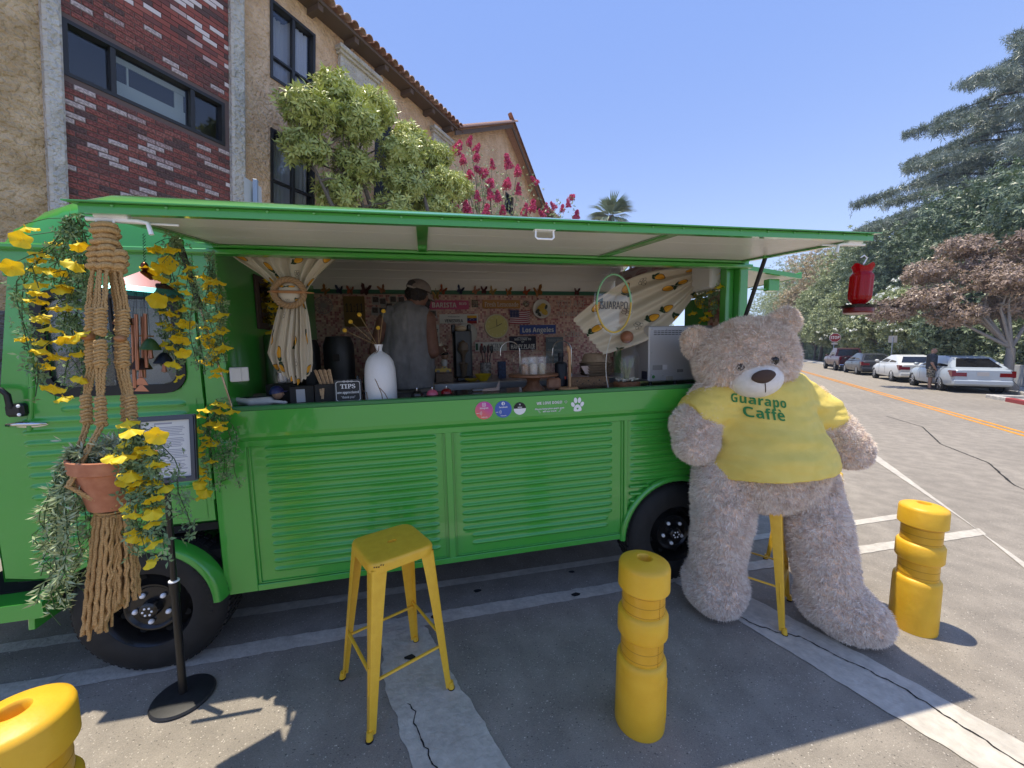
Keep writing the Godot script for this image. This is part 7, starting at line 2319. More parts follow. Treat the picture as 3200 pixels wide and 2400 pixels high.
func build_street_furniture() -> void:
	var s0 := make_stool("yellow metal bar stool standing alone in front of the truck")
	s0.transform = Transform3D(Basis(Vector3.UP, deg_to_rad(26.3)), v3(-0.176, 0, -1.897))
	dup(s0, Transform3D(Basis(Vector3.UP, deg_to_rad(38.0)), v3(2.095, 0, -2.02)), "yellow metal bar stool that the plush bear sits on")
	dup(s0, Transform3D(Basis(Vector3.UP, deg_to_rad(20.0)), v3(2.93, 0, -2.33)), "yellow metal bar stool half hidden behind the plush bear")
	var b0 := make_bollard("yellow bollard in front of the truck's rear wheel, its rim catching sun")
	b0.transform = Transform3D(Basis(Vector3.UP, 0.25), v3(0.93, 0, -1.452))
	dup(b0, Transform3D(Basis(Vector3.UP, 0.7), v3(2.90, 0, -1.625)), "sunlit yellow bollard right of the plush bear")
	dup(b0, Transform3D(Basis(Vector3.UP, -0.4), v3(-1.045, 0, -1.16)), "yellow bollard top in the near left corner")
	# menu on a stand
	var blk := mat("black_metal", Color.BLACK)
	var t := thing("menu_stand", "black pole stand holding a framed white menu by the front wheel", "sign stand", v3(-1.185, 0, -2.045))
	part("base", g().lathe([v2(0, 0.0), v2(0.125, 0.0), v2(0.128, 0.008), v2(0.122, 0.018), v2(0.09, 0.026), v2(0.02, 0.030), v2(0.0, 0.03)], 48, at(-1.185, 0.0, -2.045)), rough_mat("base_rubber", Color(0.13, 0.13, 0.135), Color(0.17, 0.17, 0.175), 0.55, 0.03, 4.0), t)
	var po := part("pole", g().tube([v3(-1.185, 0.02, -2.045), v3(-1.187, 0.58, -2.05)], 0.0165, 14).tube([v3(-1.187, 0.56, -2.05), v3(-1.187, 1.13, -2.055)], 0.0125, 14), mat("pole_black", Color(0.10, 0.095, 0.09), 0.35), t)
	sub("collar", g().tube([v3(-1.187, 0.54, -2.05), v3(-1.187, 0.60, -2.05)], 0.021, 14), mat("pole_black", Color.BLACK), po)
	sub("collar_ring", g().tube([v3(-1.187, 0.598, -2.05), v3(-1.187, 0.604, -2.05)], 0.0215, 14), mat("steel", Color.WHITE), po)
	var sx := Transform3D(Basis(v3(0, 0, 1), 0.035).rotated(Vector3.RIGHT, -0.12), v3(-1.172, 1.24, -2.05))
	var fr := g()
	ring_strip(fr, round_rect(-0.122, -0.155, 0.122, 0.155, 0.006, 2), round_rect(-0.098, -0.131, 0.098, 0.131, 0.003, 2), -0.006, 0.010, sx)
	ring_strip(fr, round_rect(-0.117, -0.150, 0.117, 0.150, 0.006, 2), round_rect(-0.104, -0.137, 0.104, 0.137, 0.003, 2), 0.008, 0.015, sx)
	var sf := part("frame", fr, mat("frame_grey", Color(0.30, 0.31, 0.34), 0.3, 0.7), t)
	var pap := part("menu_sheet", g().box(sx * v3(0, 0, -0.001), v3(0.20, 0.27, 0.004), sx.basis, 0.0), mat("paper", Color.WHITE), t)
	var ink := mat("print_grey", Color(0.62, 0.62, 0.66), 0.9)
	var ln := g()
	var r := RandomNumberGenerator.new()
	r.seed = 2
	for k in 30: 
		if k % 7 == 6: continue
		ln.box(sx * v3(-0.005 + r.randf() * 0.01, 0.10 - k * 0.0075, 0.0015), v3(0.11 + 0.05 * r.randf(), 0.0028, 0.0005), sx.basis, 0.0)
	ln.box(sx * v3(-0.01, 0.118, 0.0015), v3(0.07, 0.006, 0.0005), sx.basis, 0.0)
	sub("print", ln, ink, pap)
	# stone chock behind the wheel
	var f := Field.new(v3(-1.75, -0.02, -2.62), v3(-1.40, 0.22, -2.30), 0.009)
	f.egg(v3(-1.60, 0.06, -2.44), v3(0.085, 0.065, 0.07), Basis(v3(0, 0, 1), 0.3), 0.0).egg(v3(-1.56, 0.085, -2.47), v3(0.06, 0.07, 0.06), Basis.IDENTITY, 0.02).egg(v3(-1.55, 0.03, -2.42), v3(0.06, 0.04, 0.06), Basis.IDENTITY, 0.02)
	var nz := FastNoiseLite.new()
	nz.frequency = 9.0; nz.fractal_octaves = 4
	f.rumple(nz, 0.03)
	solo("wheel_chock_stone", f.solid(), rough_mat("red_stone", lin(0.16, 0.10, 0.08), lin(0.28, 0.18, 0.15), 0.95, 0.04, 6.0, 1.0), "rough reddish stone wedged against the front wheel", "stone")
	# parking sign post behind the hatch
	var ps := thing("sign_post", "perforated metal sign post in front of the grey pilaster", "sign post", at_px(535, 420, 5.0) - v3(0, 4.1, 0))
	var pb := at_px(535, 420, 5.0)
	part("post", g().box(v3(pb.x, pb.y - 1.9, pb.z), v3(0.05, 4.2, 0.05), PL, 0.004), mat("galvanised", Color(0.62, 0.66, 0.72), 0.5, 0.4), ps)
	var ho := g()
	for k in 34: ho.box(v3(pb.x, pb.y + 0.18 - k * 0.026, pb.z + 0.026), v3(0.011, 0.011, 0.004), PL, 0.0)
	part("hole", ho, mat("hole_blue", Color(0.12, 0.20, 0.38), 0.8), ps)
	part("sign_plate", g().box(v3(pb.x + 0.05, pb.y - 0.1, pb.z - 0.03), v3(0.30, 0.55, 0.004), Basis(Vector3.UP, 1.25) * PL, 0.0), mat("plate_white", Color(0.75, 0.73, 0.72), 0.5), ps)
	# across the street: stop sign and a parking sign
	var k := Basis(Vector3.UP, -0.85)
	var sp := v3(37.0, 0, -28.3)
	var stp := thing("stop_sign", "red octagonal stop sign on a post in front of the far trees", "stop sign", sp)
	part("post", g().box(sp + v3(0, 1.4, 0), v3(0.06, 2.8, 0.06)), mat("galvanised", Color.WHITE), stp)
	var oc := PackedVector2Array()
	var oc2 := PackedVector2Array()
	for e in 8:
		var an := TAU * (e + 0.5) / 8
		oc.append(v2(cos(an), sin(an)) * 0.43); oc2.append(v2(cos(an), sin(an)) * 0.40)
	var sg := Transform3D(k, sp + v3(0, 2.75, 0.05))
	var pl := part("plate", g().prism(oc, -0.01, 0.004, sg), mat("decal_white", Color.WHITE), stp)
	sub("red_face", g().prism(oc2, 0.004, 0.008, sg), mat("sign_red", lin(0.30, 0.02, 0.025), 0.5), pl)
	text("lettering", "STOP", mat("decal_white", Color.WHITE), stp, sg.translated_local(v3(0, 0, 0.011)), 0.27, "Droid Sans", true, 0.62)
	part("small_plate", g().box(sp + v3(0, 2.2, 0.05), v3(0.45, 0.16, 0.01), k, 0.0), mat("plate_white", Color.WHITE), stp)
	var q := st(34.6, 9.7)
	var pk := thing("parking_sign", "small white parking sign on a thin post behind the white car", "street sign", q)
	part("post", g().box(q + v3(0, 1.2, 0), v3(0.05, 2.6, 0.05)), mat("galvanised", Color.WHITE), pk)
	part("plate", g().box(q + v3(0, 2.35, 0), v3(0.42, 0.45, 0.01), k, 0.0), mat("plate_white", Color.WHITE), pk)

# ---------------------------------------------------------------- what stands on the counter, hangs on the mosaic wall or is tied in the hatch
func card(called: String, label: String, cat: String, x0: float, y0: float, x1: float, y1: float, c: Color, group := "", z := -4.138, r := 0.006, tilt := 0.0) -> MeshInstance3D:
	var s := g()
	var ce := v2((x0 + x1) / 2, (y0 + y1) / 2)
	var b := Transform3D(Basis(v3(0, 0, 1), tilt), v3(ce.x, ce.y, z))
	s.prism(round_rect(x0 - ce.x, y0 - ce.y, x1 - ce.x, y1 - ce.y, r, 3), 0.0, 0.008, b)
	var o := solo(called, s, mat("card_" + c.to_html(), c, 0.6), label, cat, group, TR)
	return o

func on_card(o: Node3D, what: String, x: float, y: float, h: float, wide: float, c: Color, font := "Droid Sans", bold := true, tilt := 0.0) -> void:
	text("lettering", what, mat("ink_" + c.to_html(), c, 0.7), o, at(x, y, -4.127, Basis(v3(0, 0, 1), tilt)), h, font, bold, wide, 0.002)

func build_wall_items() -> void:
	var white := Color(0.84, 0.83, 0.80)
	var ink := Color(0.10, 0.11, 0.16)
	var o: Node3D = card("street_sign", "pink street sign on the mosaic wall lettered BARISTA BLVD", "sign", 0.10, 2.075, 0.508, 2.168, Color(0.74, 0.30, 0.45))
	on_card(o, "BARISTA", 0.25, 2.118, 0.050, 0.25, white); on_card(o, "BLVD", 0.445, 2.133, 0.026, 0.075, white)
	o = card("wall_sign", "ochre wall sign lettered Fresh Lemonade", "sign", 0.655, 2.084, 1.067, 2.174, Color(0.68, 0.48, 0.24))
	on_card(o, "Fresh Lemonade", 0.862, 2.126, 0.046, 0.37, white, "Droid Serif", false)
	o = card("plate_sign", "white plate lettered VENEZUELA with a small flag", "sign", 0.196, 1.928, 0.601, 2.025, white)
	on_card(o, "VENEZUELA", 0.345, 1.955, 0.032, 0.19, ink); on_card(o, "Proudly born from", 0.345, 2.0, 0.013, 0.12, ink, "Droid Serif", false)
	for k in 3:
		part("flag_band", g().span(v3(0.485, 1.988 - 0.028 * k - 0.028 + 0.022, -4.129), v3(0.588, 1.988 - 0.028 * k + 0.022, -4.126), 0.0), mat("flag_%d" % k, [Color(0.78, 0.58, 0.10), Color(0.14, 0.16, 0.42), Color(0.58, 0.13, 0.13)][k], 0.7), o)
	var stars := g()
	for k in 8: stars.ball(v3(0.5365 + cos(PI * (k + 0.5) / 8) * 0.022, 1.963 + sin(PI * (k + 0.5) / 8) * 0.014, -4.125), v3(0.0025, 0.0025, 0.001), 4, 5)
	part("flag_stars", stars, mat("decal_white", Color.WHITE), o)
	# clock like a slice of lemon
	var t := thing("wall_clock", "round lemon-yellow wall clock with black hands", "clock", v3(0.802, 1.765, -4.14), TR)
	var x := Transform3D(Basis(Vector3.RIGHT, PI / 2), v3(0.802, 1.893, -4.14))
	part("face", g().lathe([v2(0.0, 0.016), v2(0.118, 0.016)], 40, x), mat("lemon_face", lin(0.60, 0.53, 0.17), 0.6), t)
	part("rim", g().lathe([v2(0.118, 0.018), v2(0.130, 0.018), v2(0.132, 0.0)], 40, x), mat("clock_rim", Color(0.78, 0.75, 0.60), 0.5), t)
	for k in 12:
		var an := TAU * k / 12
		text("numeral", str(12 if k == 0 else k), mat("clock_numeral", Color(0.86, 0.83, 0.62), 0.6), t, at(0.802 + sin(an) * 0.096, 1.893 + cos(an) * 0.096, -4.122), 0.017, "Droid Sans", true)
	var hb := mat("black_metal", Color.BLACK)
	for e in [[0.0, 0.075, 0.005], [1.08, 0.062, 0.006], [-1.9, 0.09, 0.002]]: part("hand", g().box(v3(0.802 + sin(e[0]) * e[1] / 2, 1.893 + cos(e[0]) * e[1] / 2, -4.119), v3(e[2], e[1], 0.002), Basis(v3(0, 0, 1), -e[0]), 0.0), hb, t)
	# striped flag
	t = thing("striped_flag", "small waving flag of red and white stripes with a blue field", "flag", v3(1.06, 1.92, -4.135), TR)
	for k in 13:
		var s := g()
		var rows := []
		for a in 13:
			var q := a / 12.0
			var y := 2.066 - 0.0112 * k - 0.012 * sin(q * 3.2) * q + 0.0 
			rows.append(PackedVector3Array([v3(0.952 + 0.222 * q, y, -4.132 + 0.004 * sin(q * 7.0)), v3(0.952 + 0.222 * q, y - 0.0112, -4.132 + 0.004 * sin(q * 7.0))]))
		s.grid(rows)
		part("stripe", s, mat("flag_red", Color(0.60, 0.17, 0.24), 0.8) if k % 2 == 0 else mat("flag_white", Color(0.78, 0.74, 0.74), 0.8), t)
	part("field", g().span(v3(0.952, 1.988, -4.129), v3(1.055, 2.067, -4.1275), 0.0), mat("flag_blue", Color(0.16, 0.18, 0.36), 0.8), t)
	var sg := g()
	for a in 6:
		for b in 5: sg.ball(v3(0.962 + a * 0.017, 1.996 + b * 0.0155, -4.127), v3(0.0032, 0.0032, 0.001), 4, 5)
	part("stars", sg, mat("flag_white", Color.WHITE), t)
	# plate painted with lemons
	t = thing("lemon_plate", "round white plate painted with lemons and dark leaves", "plate", v3(1.315, 1.97, -4.14), TR)
	part("plate", g().lathe([v2(0, 0.004), v2(0.07, 0.004), v2(0.104, 0.018), v2(0.106, 0.014)], 36, Transform3D(Basis(Vector3.RIGHT, PI / 2), v3(1.315, 2.079, -4.14))), mat("glazed_white", Color(0.80, 0.78, 0.74), 0.25), t)
	for e in [[1.30, 2.085, 0.045, 0.032, 0.5, 0], [1.345, 2.045, 0.042, 0.030, -0.6, 0], [1.33, 2.115, 0.034, 0.026, 0.2, 0], [1.265, 2.055, 0.03, 0.018, 0.8, 1], [1.285, 2.02, 0.028, 0.017, -0.9, 1], [1.365, 2.10, 0.026, 0.015, 1.2, 1]]:
		var pl := PackedVector2Array()
		for k in 18: pl.append(v2(cos(TAU * k / 18) * e[2], sin(TAU * k / 18) * e[3]).rotated(e[4]))
		part("painted_lemon" if e[5] == 0 else "painted_leaf", g().prism(pl, 0, 0.0015 + 0.0007 * absf(e[4]), at(e[0], e[1], -4.128)), mat("lemon_print", lin(0.55, 0.36, 0.04), 0.6) if e[5] == 0 else mat("leaf_print", lin(0.04, 0.05, 0.04), 0.6), t)
	# white script on the tiles
	o = solo("wall_lettering", g().box(v3(1.66, 2.08, -4.146), v3(0.001, 0.001, 0.001), Basis.IDENTITY, 0.0), mat("decal_white", Color.WHITE), "white lettering YOU ARE amazing written on the mosaic", "lettering", "", TR)
	on_card(o, "YOU ARE", 1.662, 2.134, 0.075, 0.35, Color(0.72, 0.68, 0.64), "Droid Sans", false); on_card(o, "amazing", 1.672, 2.030, 0.060, 0.36, Color(0.72, 0.68, 0.64), "Droid Serif", false)
	o = solo("wall_lettering", g().box(v3(1.668, 1.80, -4.146), v3(0.001, 0.001, 0.001), Basis.IDENTITY, 0.0), mat("decal_white", Color.WHITE), "white script Coffee on the mosaic below the hanging curtain", "lettering", "", TR)
	on_card(o, "Coffee", 1.668, 1.797, 0.070, 0.20, Color(0.72, 0.68, 0.64), "Droid Serif", false)
	o = card("wall_sign", "blue street sign lettered Los Angeles", "sign", 1.06, 1.805, 1.475, 1.903, Color(0.20, 0.30, 0.55))
	on_card(o, "Los Angeles", 1.268, 1.848, 0.052, 0.36, white)
	o = card("plate_sign", "white plate lettered SICILY ITALY with green, white and red bars", "sign", 0.561, 1.627, 0.908, 1.725, white)
	on_card(o, "SICILY", 0.775, 1.685, 0.042, 0.15, ink, "Droid Sans", false); on_card(o, "ITALY", 0.775, 1.644, 0.022, 0.075, ink, "Droid Sans", false)
	for k in 3: part("flag_band", g().span(v3(0.568 + 0.026 * k, 1.64, -4.129), v3(0.592 + 0.026 * k, 1.712, -4.127), 0.0), mat("flag_it_%d" % k, [Color(0.20, 0.36, 0.25), white, Color(0.55, 0.16, 0.17)][k], 0.7), o)
	o = card("wall_sign", "dark navy sign lettered WELCOME TO MY HAPPY PLACE", "sign", 0.938, 1.632, 1.242, 1.783, Color(0.13, 0.12, 0.20))
	on_card(o, "WELCOME TO", 1.09, 1.748, 0.024, 0.19, white); on_card(o, "MY", 1.09, 1.720, 0.014, 0.03, white); on_card(o, "HAPPY PLACE", 1.09, 1.668, 0.050, 0.27, white)
	for e in [1.645, 1.77]: part("flourish", g().span(v3(1.03, e - 0.0015, -4.129), v3(1.15, e + 0.0015, -4.127), 0.0), mat("decal_white", Color.WHITE), o)
	o = card("wall_sign", "grey-blue board lettered THANK YOU behind the tap", "sign", 1.357, 1.475, 1.561, 1.767, Color(0.38, 0.42, 0.44))
	on_card(o, "THANK YOU", 1.459, 1.728, 0.030, 0.16, Color(0.62, 0.64, 0.63)); on_card(o, "FOR", 1.459, 1.67, 0.022, 0.05, Color(0.62, 0.64, 0.63)); on_card(o, "SUPPORTING", 1.459, 1.62, 0.026, 0.16, Color(0.62, 0.64, 0.63)); on_card(o, "OUR SMALL", 1.459, 1.565, 0.026, 0.15, Color(0.62, 0.64, 0.63)); on_card(o, "BUSINESS", 1.459, 1.515, 0.026, 0.14, Color(0.62, 0.64, 0.63))
	o = card("poster", "mustard poster lettered 11:11", "poster", -0.735, 1.905, -0.535, 2.205, Color(0.46, 0.35, 0.12))
	on_card(o, "11:11", -0.635, 2.09, 0.085, 0.165, Color(0.08, 0.07, 0.06), "Droid Serif", false); on_card(o, "make a wish", -0.635, 1.975, 0.012, 0.09, Color(0.3, 0.22, 0.08), "Droid Serif", false)
	o = card("notice", "white notice lettered WE ACCEPT CASH, CARD, partly behind the person", "notice", 0.0, 1.62, 0.19, 1.918, white)
	on_card(o, "WE ACCEPT", 0.095, 1.855, 0.034, 0.17, ink); on_card(o, "CASH,", 0.115, 1.80, 0.036, 0.12, ink); on_card(o, "CARD,", 0.118, 1.745, 0.036, 0.12, ink); on_card(o, "AND", 0.12, 1.705, 0.018, 0.04, ink); on_card(o, "APPLE PAY", 0.115, 1.665, 0.026, 0.13, ink)
	# round mandala
	t = thing("wall_mandala", "round white openwork mandala on the mosaic wall", "wall decoration", v3(-0.92, 2.03, -4.14), TR)
	var ms := g()
	ring_strip(ms, disc_poly(0.085, 36), disc_poly(0.077, 36), 0, 0.005, at(-0.92, 2.117, -4.145))
	for k in 24:
		var an := TAU * k / 24
		ms.box(v3(-0.92 + cos(an) * 0.055, 2.117 + sin(an) * 0.055, -4.142), v3(0.048, 0.006, 0.004), Basis(v3(0, 0, 1), an), 0.0)
	ms.prism(disc_poly(0.028, 20), 0, 0.006, at(-0.92, 2.117, -4.145))
	part("openwork", ms, mat("mandala_white", Color(0.62, 0.58, 0.56), 0.7), t)
	# instant photos
	var r := RandomNumberGenerator.new()
	r.seed = 12
	var ph := [[-0.43, 2.165, "instant photo pinned left of the person, top left of its group"], [-0.36, 2.15, "instant photo with a dark picture beside the person's shoulder"], [-0.26, 2.17, "instant photo above the person's left shoulder"], [-0.18, 2.165, "instant photo nearest the person's cap"], [-0.44, 2.06, "instant photo below the top left one, near the yellow poster"], [-0.37, 2.055, "instant photo in the lower row beside the shoulder"], [-0.30, 2.10, "white instant photo tucked behind the shoulder"], [0.03, 2.085, "instant photo just left of the pink street sign"], [0.135, 2.025, "instant photo right of the person's arm under the pink sign"]]
	for e in ph:
		var q := card("instant_photo", e[2], "photograph", e[0] - 0.035, e[1] - 0.042, e[0] + 0.035, e[1] + 0.042, Color(0.66, 0.64, 0.62), "instant photos on the mosaic wall", -4.146, 0.002, r.randfn() * 0.12)
		part("picture", g().box(v3(e[0], e[1] + 0.008, -4.137), v3(0.054, 0.054, 0.002), Basis.IDENTITY, 0.0), rough_mat("snapshot_%d" % (r.randi() % 3), Color(0.07, 0.06, 0.07), Color(0.42, 0.36, 0.33), 0.5, 0.04, 9.0, 0.0, 1.0, true, 3.0), q)
	# butterflies along the green strip
	var bc := [Color(0.58, 0.38, 0.16), Color(0.15, 0.18, 0.28), Color(0.58, 0.28, 0.13), Color(0.30, 0.11, 0.10), Color(0.62, 0.50, 0.26), Color(0.60, 0.40, 0.28)]
	var bn := ["ochre", "navy", "orange", "maroon", "yellow", "peach"]
	var bx := [[-0.89, 0, "left end of the strip"], [-0.76, 1, "second from the left end"], [-0.66, 2, "above the yellow poster"], [-0.52, 3, "large, right of the yellow poster"], [-0.36, 5, "above the instant photos"], [0.17, 4, "low, beside the cap"], [0.24, 2, "above the pink sign's left end"], [0.42, 1, "above the pink sign's right end"], [0.58, 5, "left of the lemonade sign"], [0.67, 3, "above the lemonade sign's left corner"], [0.76, 4, "above the lemonade sign"], [0.94, 0, "above the lemonade sign's right end"], [1.13, 2, "between lemonade sign and lemon plate"], [1.27, 0, "large, above the lemon plate"], [1.72, 3, "near the curtain"]]
	for e in bx:
		var s := g()
		var ang := r.randfn() * 0.3
		var sc := 0.062 if e[2].begins_with("large") else 0.045
		for sd: float in [-1.0, 1.0]:
			var w := PackedVector2Array([v2(0.02, 0.1), v2(0.5, 0.95), v2(0.95, 1.0), v2(0.9, 0.45), v2(0.55, 0.05), v2(0.75, -0.35), v2(0.55, -0.8), v2(0.25, -0.7), v2(0.02, -0.2)])
			for k in w.size(): w[k] = v2(w[k].x * sd, w[k].y) * sc
			if sd < 0: w.reverse()
			s.prism(w, 0.0, 0.001, Transform3D(Basis(v3(0, 0, 1), ang) * Basis(Vector3.UP, -0.55 * sd), v3(e[0], 2.262 + 0.008 * r.randfn() - (0.05 if e[2].begins_with("low") else 0.0), -4.118)))
		s.box(v3(e[0], 2.262, -4.116), v3(0.006, sc * 1.2, 0.006), Basis(v3(0, 0, 1), ang), 0.001)
		solo("paper_butterfly", s, mat("wing_%d" % e[1], bc[e[1]], 0.8), "%s paper butterfly on the green strip, %s" % [bn[e[1]], e[2]], "butterfly", "paper butterflies on the green strip", TR)
	for e in [[0.575, 2.135, 0, "small square tile-work mirror right of the pink sign"], [1.14, 2.135, 1, "small round glass ornament right of the lemonade sign"]]:
		var s := g()
		if e[2] == 0:
			for a in 4:
				for b in 4: s.box(v3(e[0] - 0.026 + a * 0.0175, e[1] - 0.03 + b * 0.02, -4.14), v3(0.014, 0.016, 0.008))
		else:
			ring_strip(s, disc_poly(0.034, 20), disc_poly(0.026, 20), 0, 0.008, at(e[0], e[1], -4.146))
			s.ball(v3(e[0], e[1], -4.14), v3(0.02, 0.02, 0.008), 6, 10)
		solo("wall_ornament", s, mat("mirror_bits", Color(0.6, 0.58, 0.52), 0.15, 0.8), e[3], "ornament", "", TR)

# printed cloth: lemons, leaves and outlined blossoms on cream linen
func lemon_cloth(sd: int) -> StandardMaterial3D:
	var m := mat("lemon_cloth_%d" % sd, Color.WHITE, 0.95)
	var im := Image.create(512, 512, false, Image.FORMAT_RGB8)
	var r := RandomNumberGenerator.new()
	r.seed = sd
	for y in 512:
		for x in 512:
			var w := 0.80 + 0.03 * r.randf() + (0.02 if (x / 2 + y / 2) % 2 == 0 else 0.0)
			im.set_pixel(x, y, Color(w, w * 0.955, w * 0.86))
	var spots := []
	for k in 13:
		spots.append([v2(40 + (k * 197) % 440, 40 + (k * 331) % 440), r.randf() * TAU, k % 3])
	for s in spots:
		var c: Vector2 = s[0]
		for dy in range(-46, 47):
			for dx in range(-46, 47):
				var q := v2(dx, dy).rotated(s[1])
				var p := Vector2i(int(c.x) + dx, int(c.y) + dy)
				if p.x < 0 or p.y < 0 or p.x > 511 or p.y > 511: continue
				if s[2] < 2:
					var e := v2(q.x / 30.0, q.y / 21.0).length()
					if e < 0.88: im.set_pixelv(p, Color(0.87, 0.62, 0.16) if q.y > -8 else Color(0.92, 0.70, 0.26))
					elif e < 1.0: im.set_pixelv(p, Color(0.20, 0.17, 0.12))
					for lf in [[v2(-34, -8), 0.6], [v2(-30, 14), -0.7], [v2(-40, 4), 0.0]]:
						var l: Vector2 = (q - lf[0]).rotated(lf[1])
						if v2(l.x / 15.0, l.y / 5.5).length() < 1.0: im.set_pixelv(p, Color(0.17, 0.28, 0.18) if absf(l.y) > 1.0 else Color(0.08, 0.12, 0.09))
				else:
					for k in 5:
						var pc := v2(cos(TAU * k / 5), sin(TAU * k / 5)) * 13.0
						var e := (q - pc).length() / 10.0
						if e > 0.86 and e < 1.02: im.set_pixelv(p, Color(0.17, 0.15, 0.13))
	m.albedo_texture = ImageTexture.create_from_image(im)
	m.backlight_enabled = true
	m.backlight = Color(0.5, 0.46, 0.38)
	return m

func build_curtains() -> void:
	var cloth := lemon_cloth(5)
	var t := thing("tied_curtain", "cream lemon-print curtain gathered by a rope tieback at the hatch", "curtain", v3(-0.69, 1.48, -2.36), TR)
	var keys := [[2.205, -0.975, -0.395, 0.022], [2.15, -0.905, -0.455, 0.022], [2.09, -0.82, -0.52, 0.020], [2.03, -0.755, -0.57, 0.016], [1.985, -0.73, -0.60, 0.012], [1.93, -0.735, -0.60, 0.016], [1.86, -0.76, -0.592, 0.022], [1.76, -0.79, -0.587, 0.026], [1.66, -0.815, -0.585, 0.028], [1.58, -0.80, -0.59, 0.028], [1.52, -0.775, -0.60, 0.026]]
	var rows := []
	for a in 51:
		var q := a / 50.0 * (keys.size() - 1)
		var k := mini(int(q), keys.size() - 2)
		var f := q - k
		var row := PackedVector3Array()
		for b in 121:
			var u := b / 120.0
			var x := lerpf(lerpf(keys[k][1], keys[k + 1][1], f), lerpf(keys[k][2], keys[k + 1][2], f), u)
			var am := lerpf(keys[k][3], keys[k + 1][3], f)
			var y := lerpf(keys[k][0], keys[k + 1][0], f)
			var drop := smoothstep(0.75, 1.0, a / 50.0)
			y += drop * (0.085 * absf(u - 0.62) - 0.035 * sin(u * PI) + 0.006 * sin(u * 60.0))
			row.append(v3(x, y, -2.365 + am * 0.55 * sin(u * 37.0 + 1.6 * sin(u * 9.0) + 0.5 * q) + am * 0.3 * sin(u * 71.0 + q * 0.9 + 2.0 * sin(u * 5.0))))
		rows.append(row)
	part("cloth", g().grid(rows, false, false, false, v2(1.5, 1.2)), cloth, t)
	part("knot_puff", g().ball(v3(-0.668, 1.985, -2.335), v3(0.062, 0.058, 0.03), 10, 20), cloth, t)
	var rope := rough_mat("rope_tie", lin(0.30, 0.185, 0.09), lin(0.44, 0.29, 0.16), 1.0, 0.05, 12.0, 1.2, 16.0)
	var ring := g()
	for e in 3:
		var path := []
		for k in 61:
			var an := TAU * k / 60.0
			var w := an * 9.0 + e * TAU / 3
			path.append(v3(-0.668 + cos(an) * (0.074 + 0.010 * cos(w)), 1.985 + sin(an) * (0.070 + 0.010 * cos(w)), -2.315 + 0.010 * sin(w)))
		ring.tube(path, 0.0085, 7)
	part("rope_tieback", ring, rope, t)
	part("tieback_pin", g().tube([v3(-0.772, 1.990, -2.32), v3(-0.74, 1.989, -2.30), v3(-0.60, 1.986, -2.30), v3(-0.543, 1.984, -2.32)], [0.003, 0.007, 0.008, 0.002], 8), mat("bead_wood", Color.BROWN), t)
	# the second curtain is drawn up to the rear corner, its scalloped hem swinging free
	var sh := thing("draped_curtain", "lemon-print curtain draped diagonally with a scalloped hem above the oven", "curtain", v3(1.55, 1.6, -2.75), TR)
	rows = []
	for a in 49:
		var u := a / 48.0
		var row := PackedVector3Array()
		for b in 61:
			var v := b / 60.0
			var top := v3(2.10, 2.235, -2.62).lerp(v3(1.09, 1.86, -2.64), u) + v3(-0.03, 0.115, 0) * sin(u * PI)
			var bot := v3(2.11, 2.12, -2.60).lerp(v3(1.30, 1.60, -2.58), u) + v3(0.03, -0.10, 0.05) * sin(u * PI)
			var p := top.lerp(bot, v)
			p.z += (0.010 + 0.018 * sin(u * PI)) * sin(v * 26.0 + u * 2.0)
			if u > 0.9: p += v3(-1.0, -0.55, 0).normalized() * (0.012 * absf(sin(v * 30.0))) * (u - 0.9) * 10.0
			row.append(p)
		rows.append(row)
	part("cloth", g().grid(rows, false, false, false, v2(1.3, 0.7)), cloth, sh)
	# oval light sign hung in the hatch (unlit tubes)
	var n := thing("neon_sign", "oval clear sign with mint and yellow tube border lettered GUARAPO", "sign", v3(1.257, 1.74, -2.35), TR)
	var c := v3(1.257, 1.935, -2.35)
	var oval := PackedVector2Array()
	for k in 48: oval.append(v2(cos(TAU * k / 48) * 0.150, sin(TAU * k / 48) * 0.205))
	part("acrylic", g().prism(oval, -0.006, -0.002, Transform3D(Basis(Vector3.UP, 0.12), c)), glass("acrylic", 0.02, Color(0.85, 0.85, 0.88)), n)
	for e in [[0.0, PI, Color(0.55, 0.80, 0.63)], [PI, TAU, Color(0.84, 0.72, 0.30)]]:
		var p := []
		for k in 31:
			var an := lerpf(e[0], e[1], k / 30.0) + 0.05
			p.append(c + v3(cos(an) * 0.131, sin(an) * 0.187, 0.003).rotated(Vector3.UP, 0.12))
		part("tube", g().tube(p, 0.0058, 8), mat("tube_%s" % (e[2] as Color).to_html(), e[2], 0.35), n)
	var gl := mat("unlit_tube", Color(0.30, 0.30, 0.32), 0.4)
	text("lettering", "GUARAPO", gl, n, Transform3D(Basis(Vector3.UP, 0.12), c + v3(0, -0.012, 0.003)), 0.052, "Droid Sans", false, 0.215, 0.004)
	part("cord", g().tube([c + v3(-0.03, 0.18, 0), c + v3(-0.02, 0.262, 0)], 0.0012, 5).tube([c + v3(0.065, 0.17, 0), c + v3(0.058, 0.262, 0)], 0.0012, 5), mat("cord_clear", Color(0.7, 0.7, 0.7), 0.4), n)
	part("cable", g().tube(rope_path(c + v3(-0.012, -0.19, 0), c + v3(-0.03, -0.555, -0.02), 14, 0.0, 0.0, v3(-0.03, 0, 0)), 0.0028, 6), mat("cable_white", Color(0.80, 0.80, 0.78), 0.5), n)

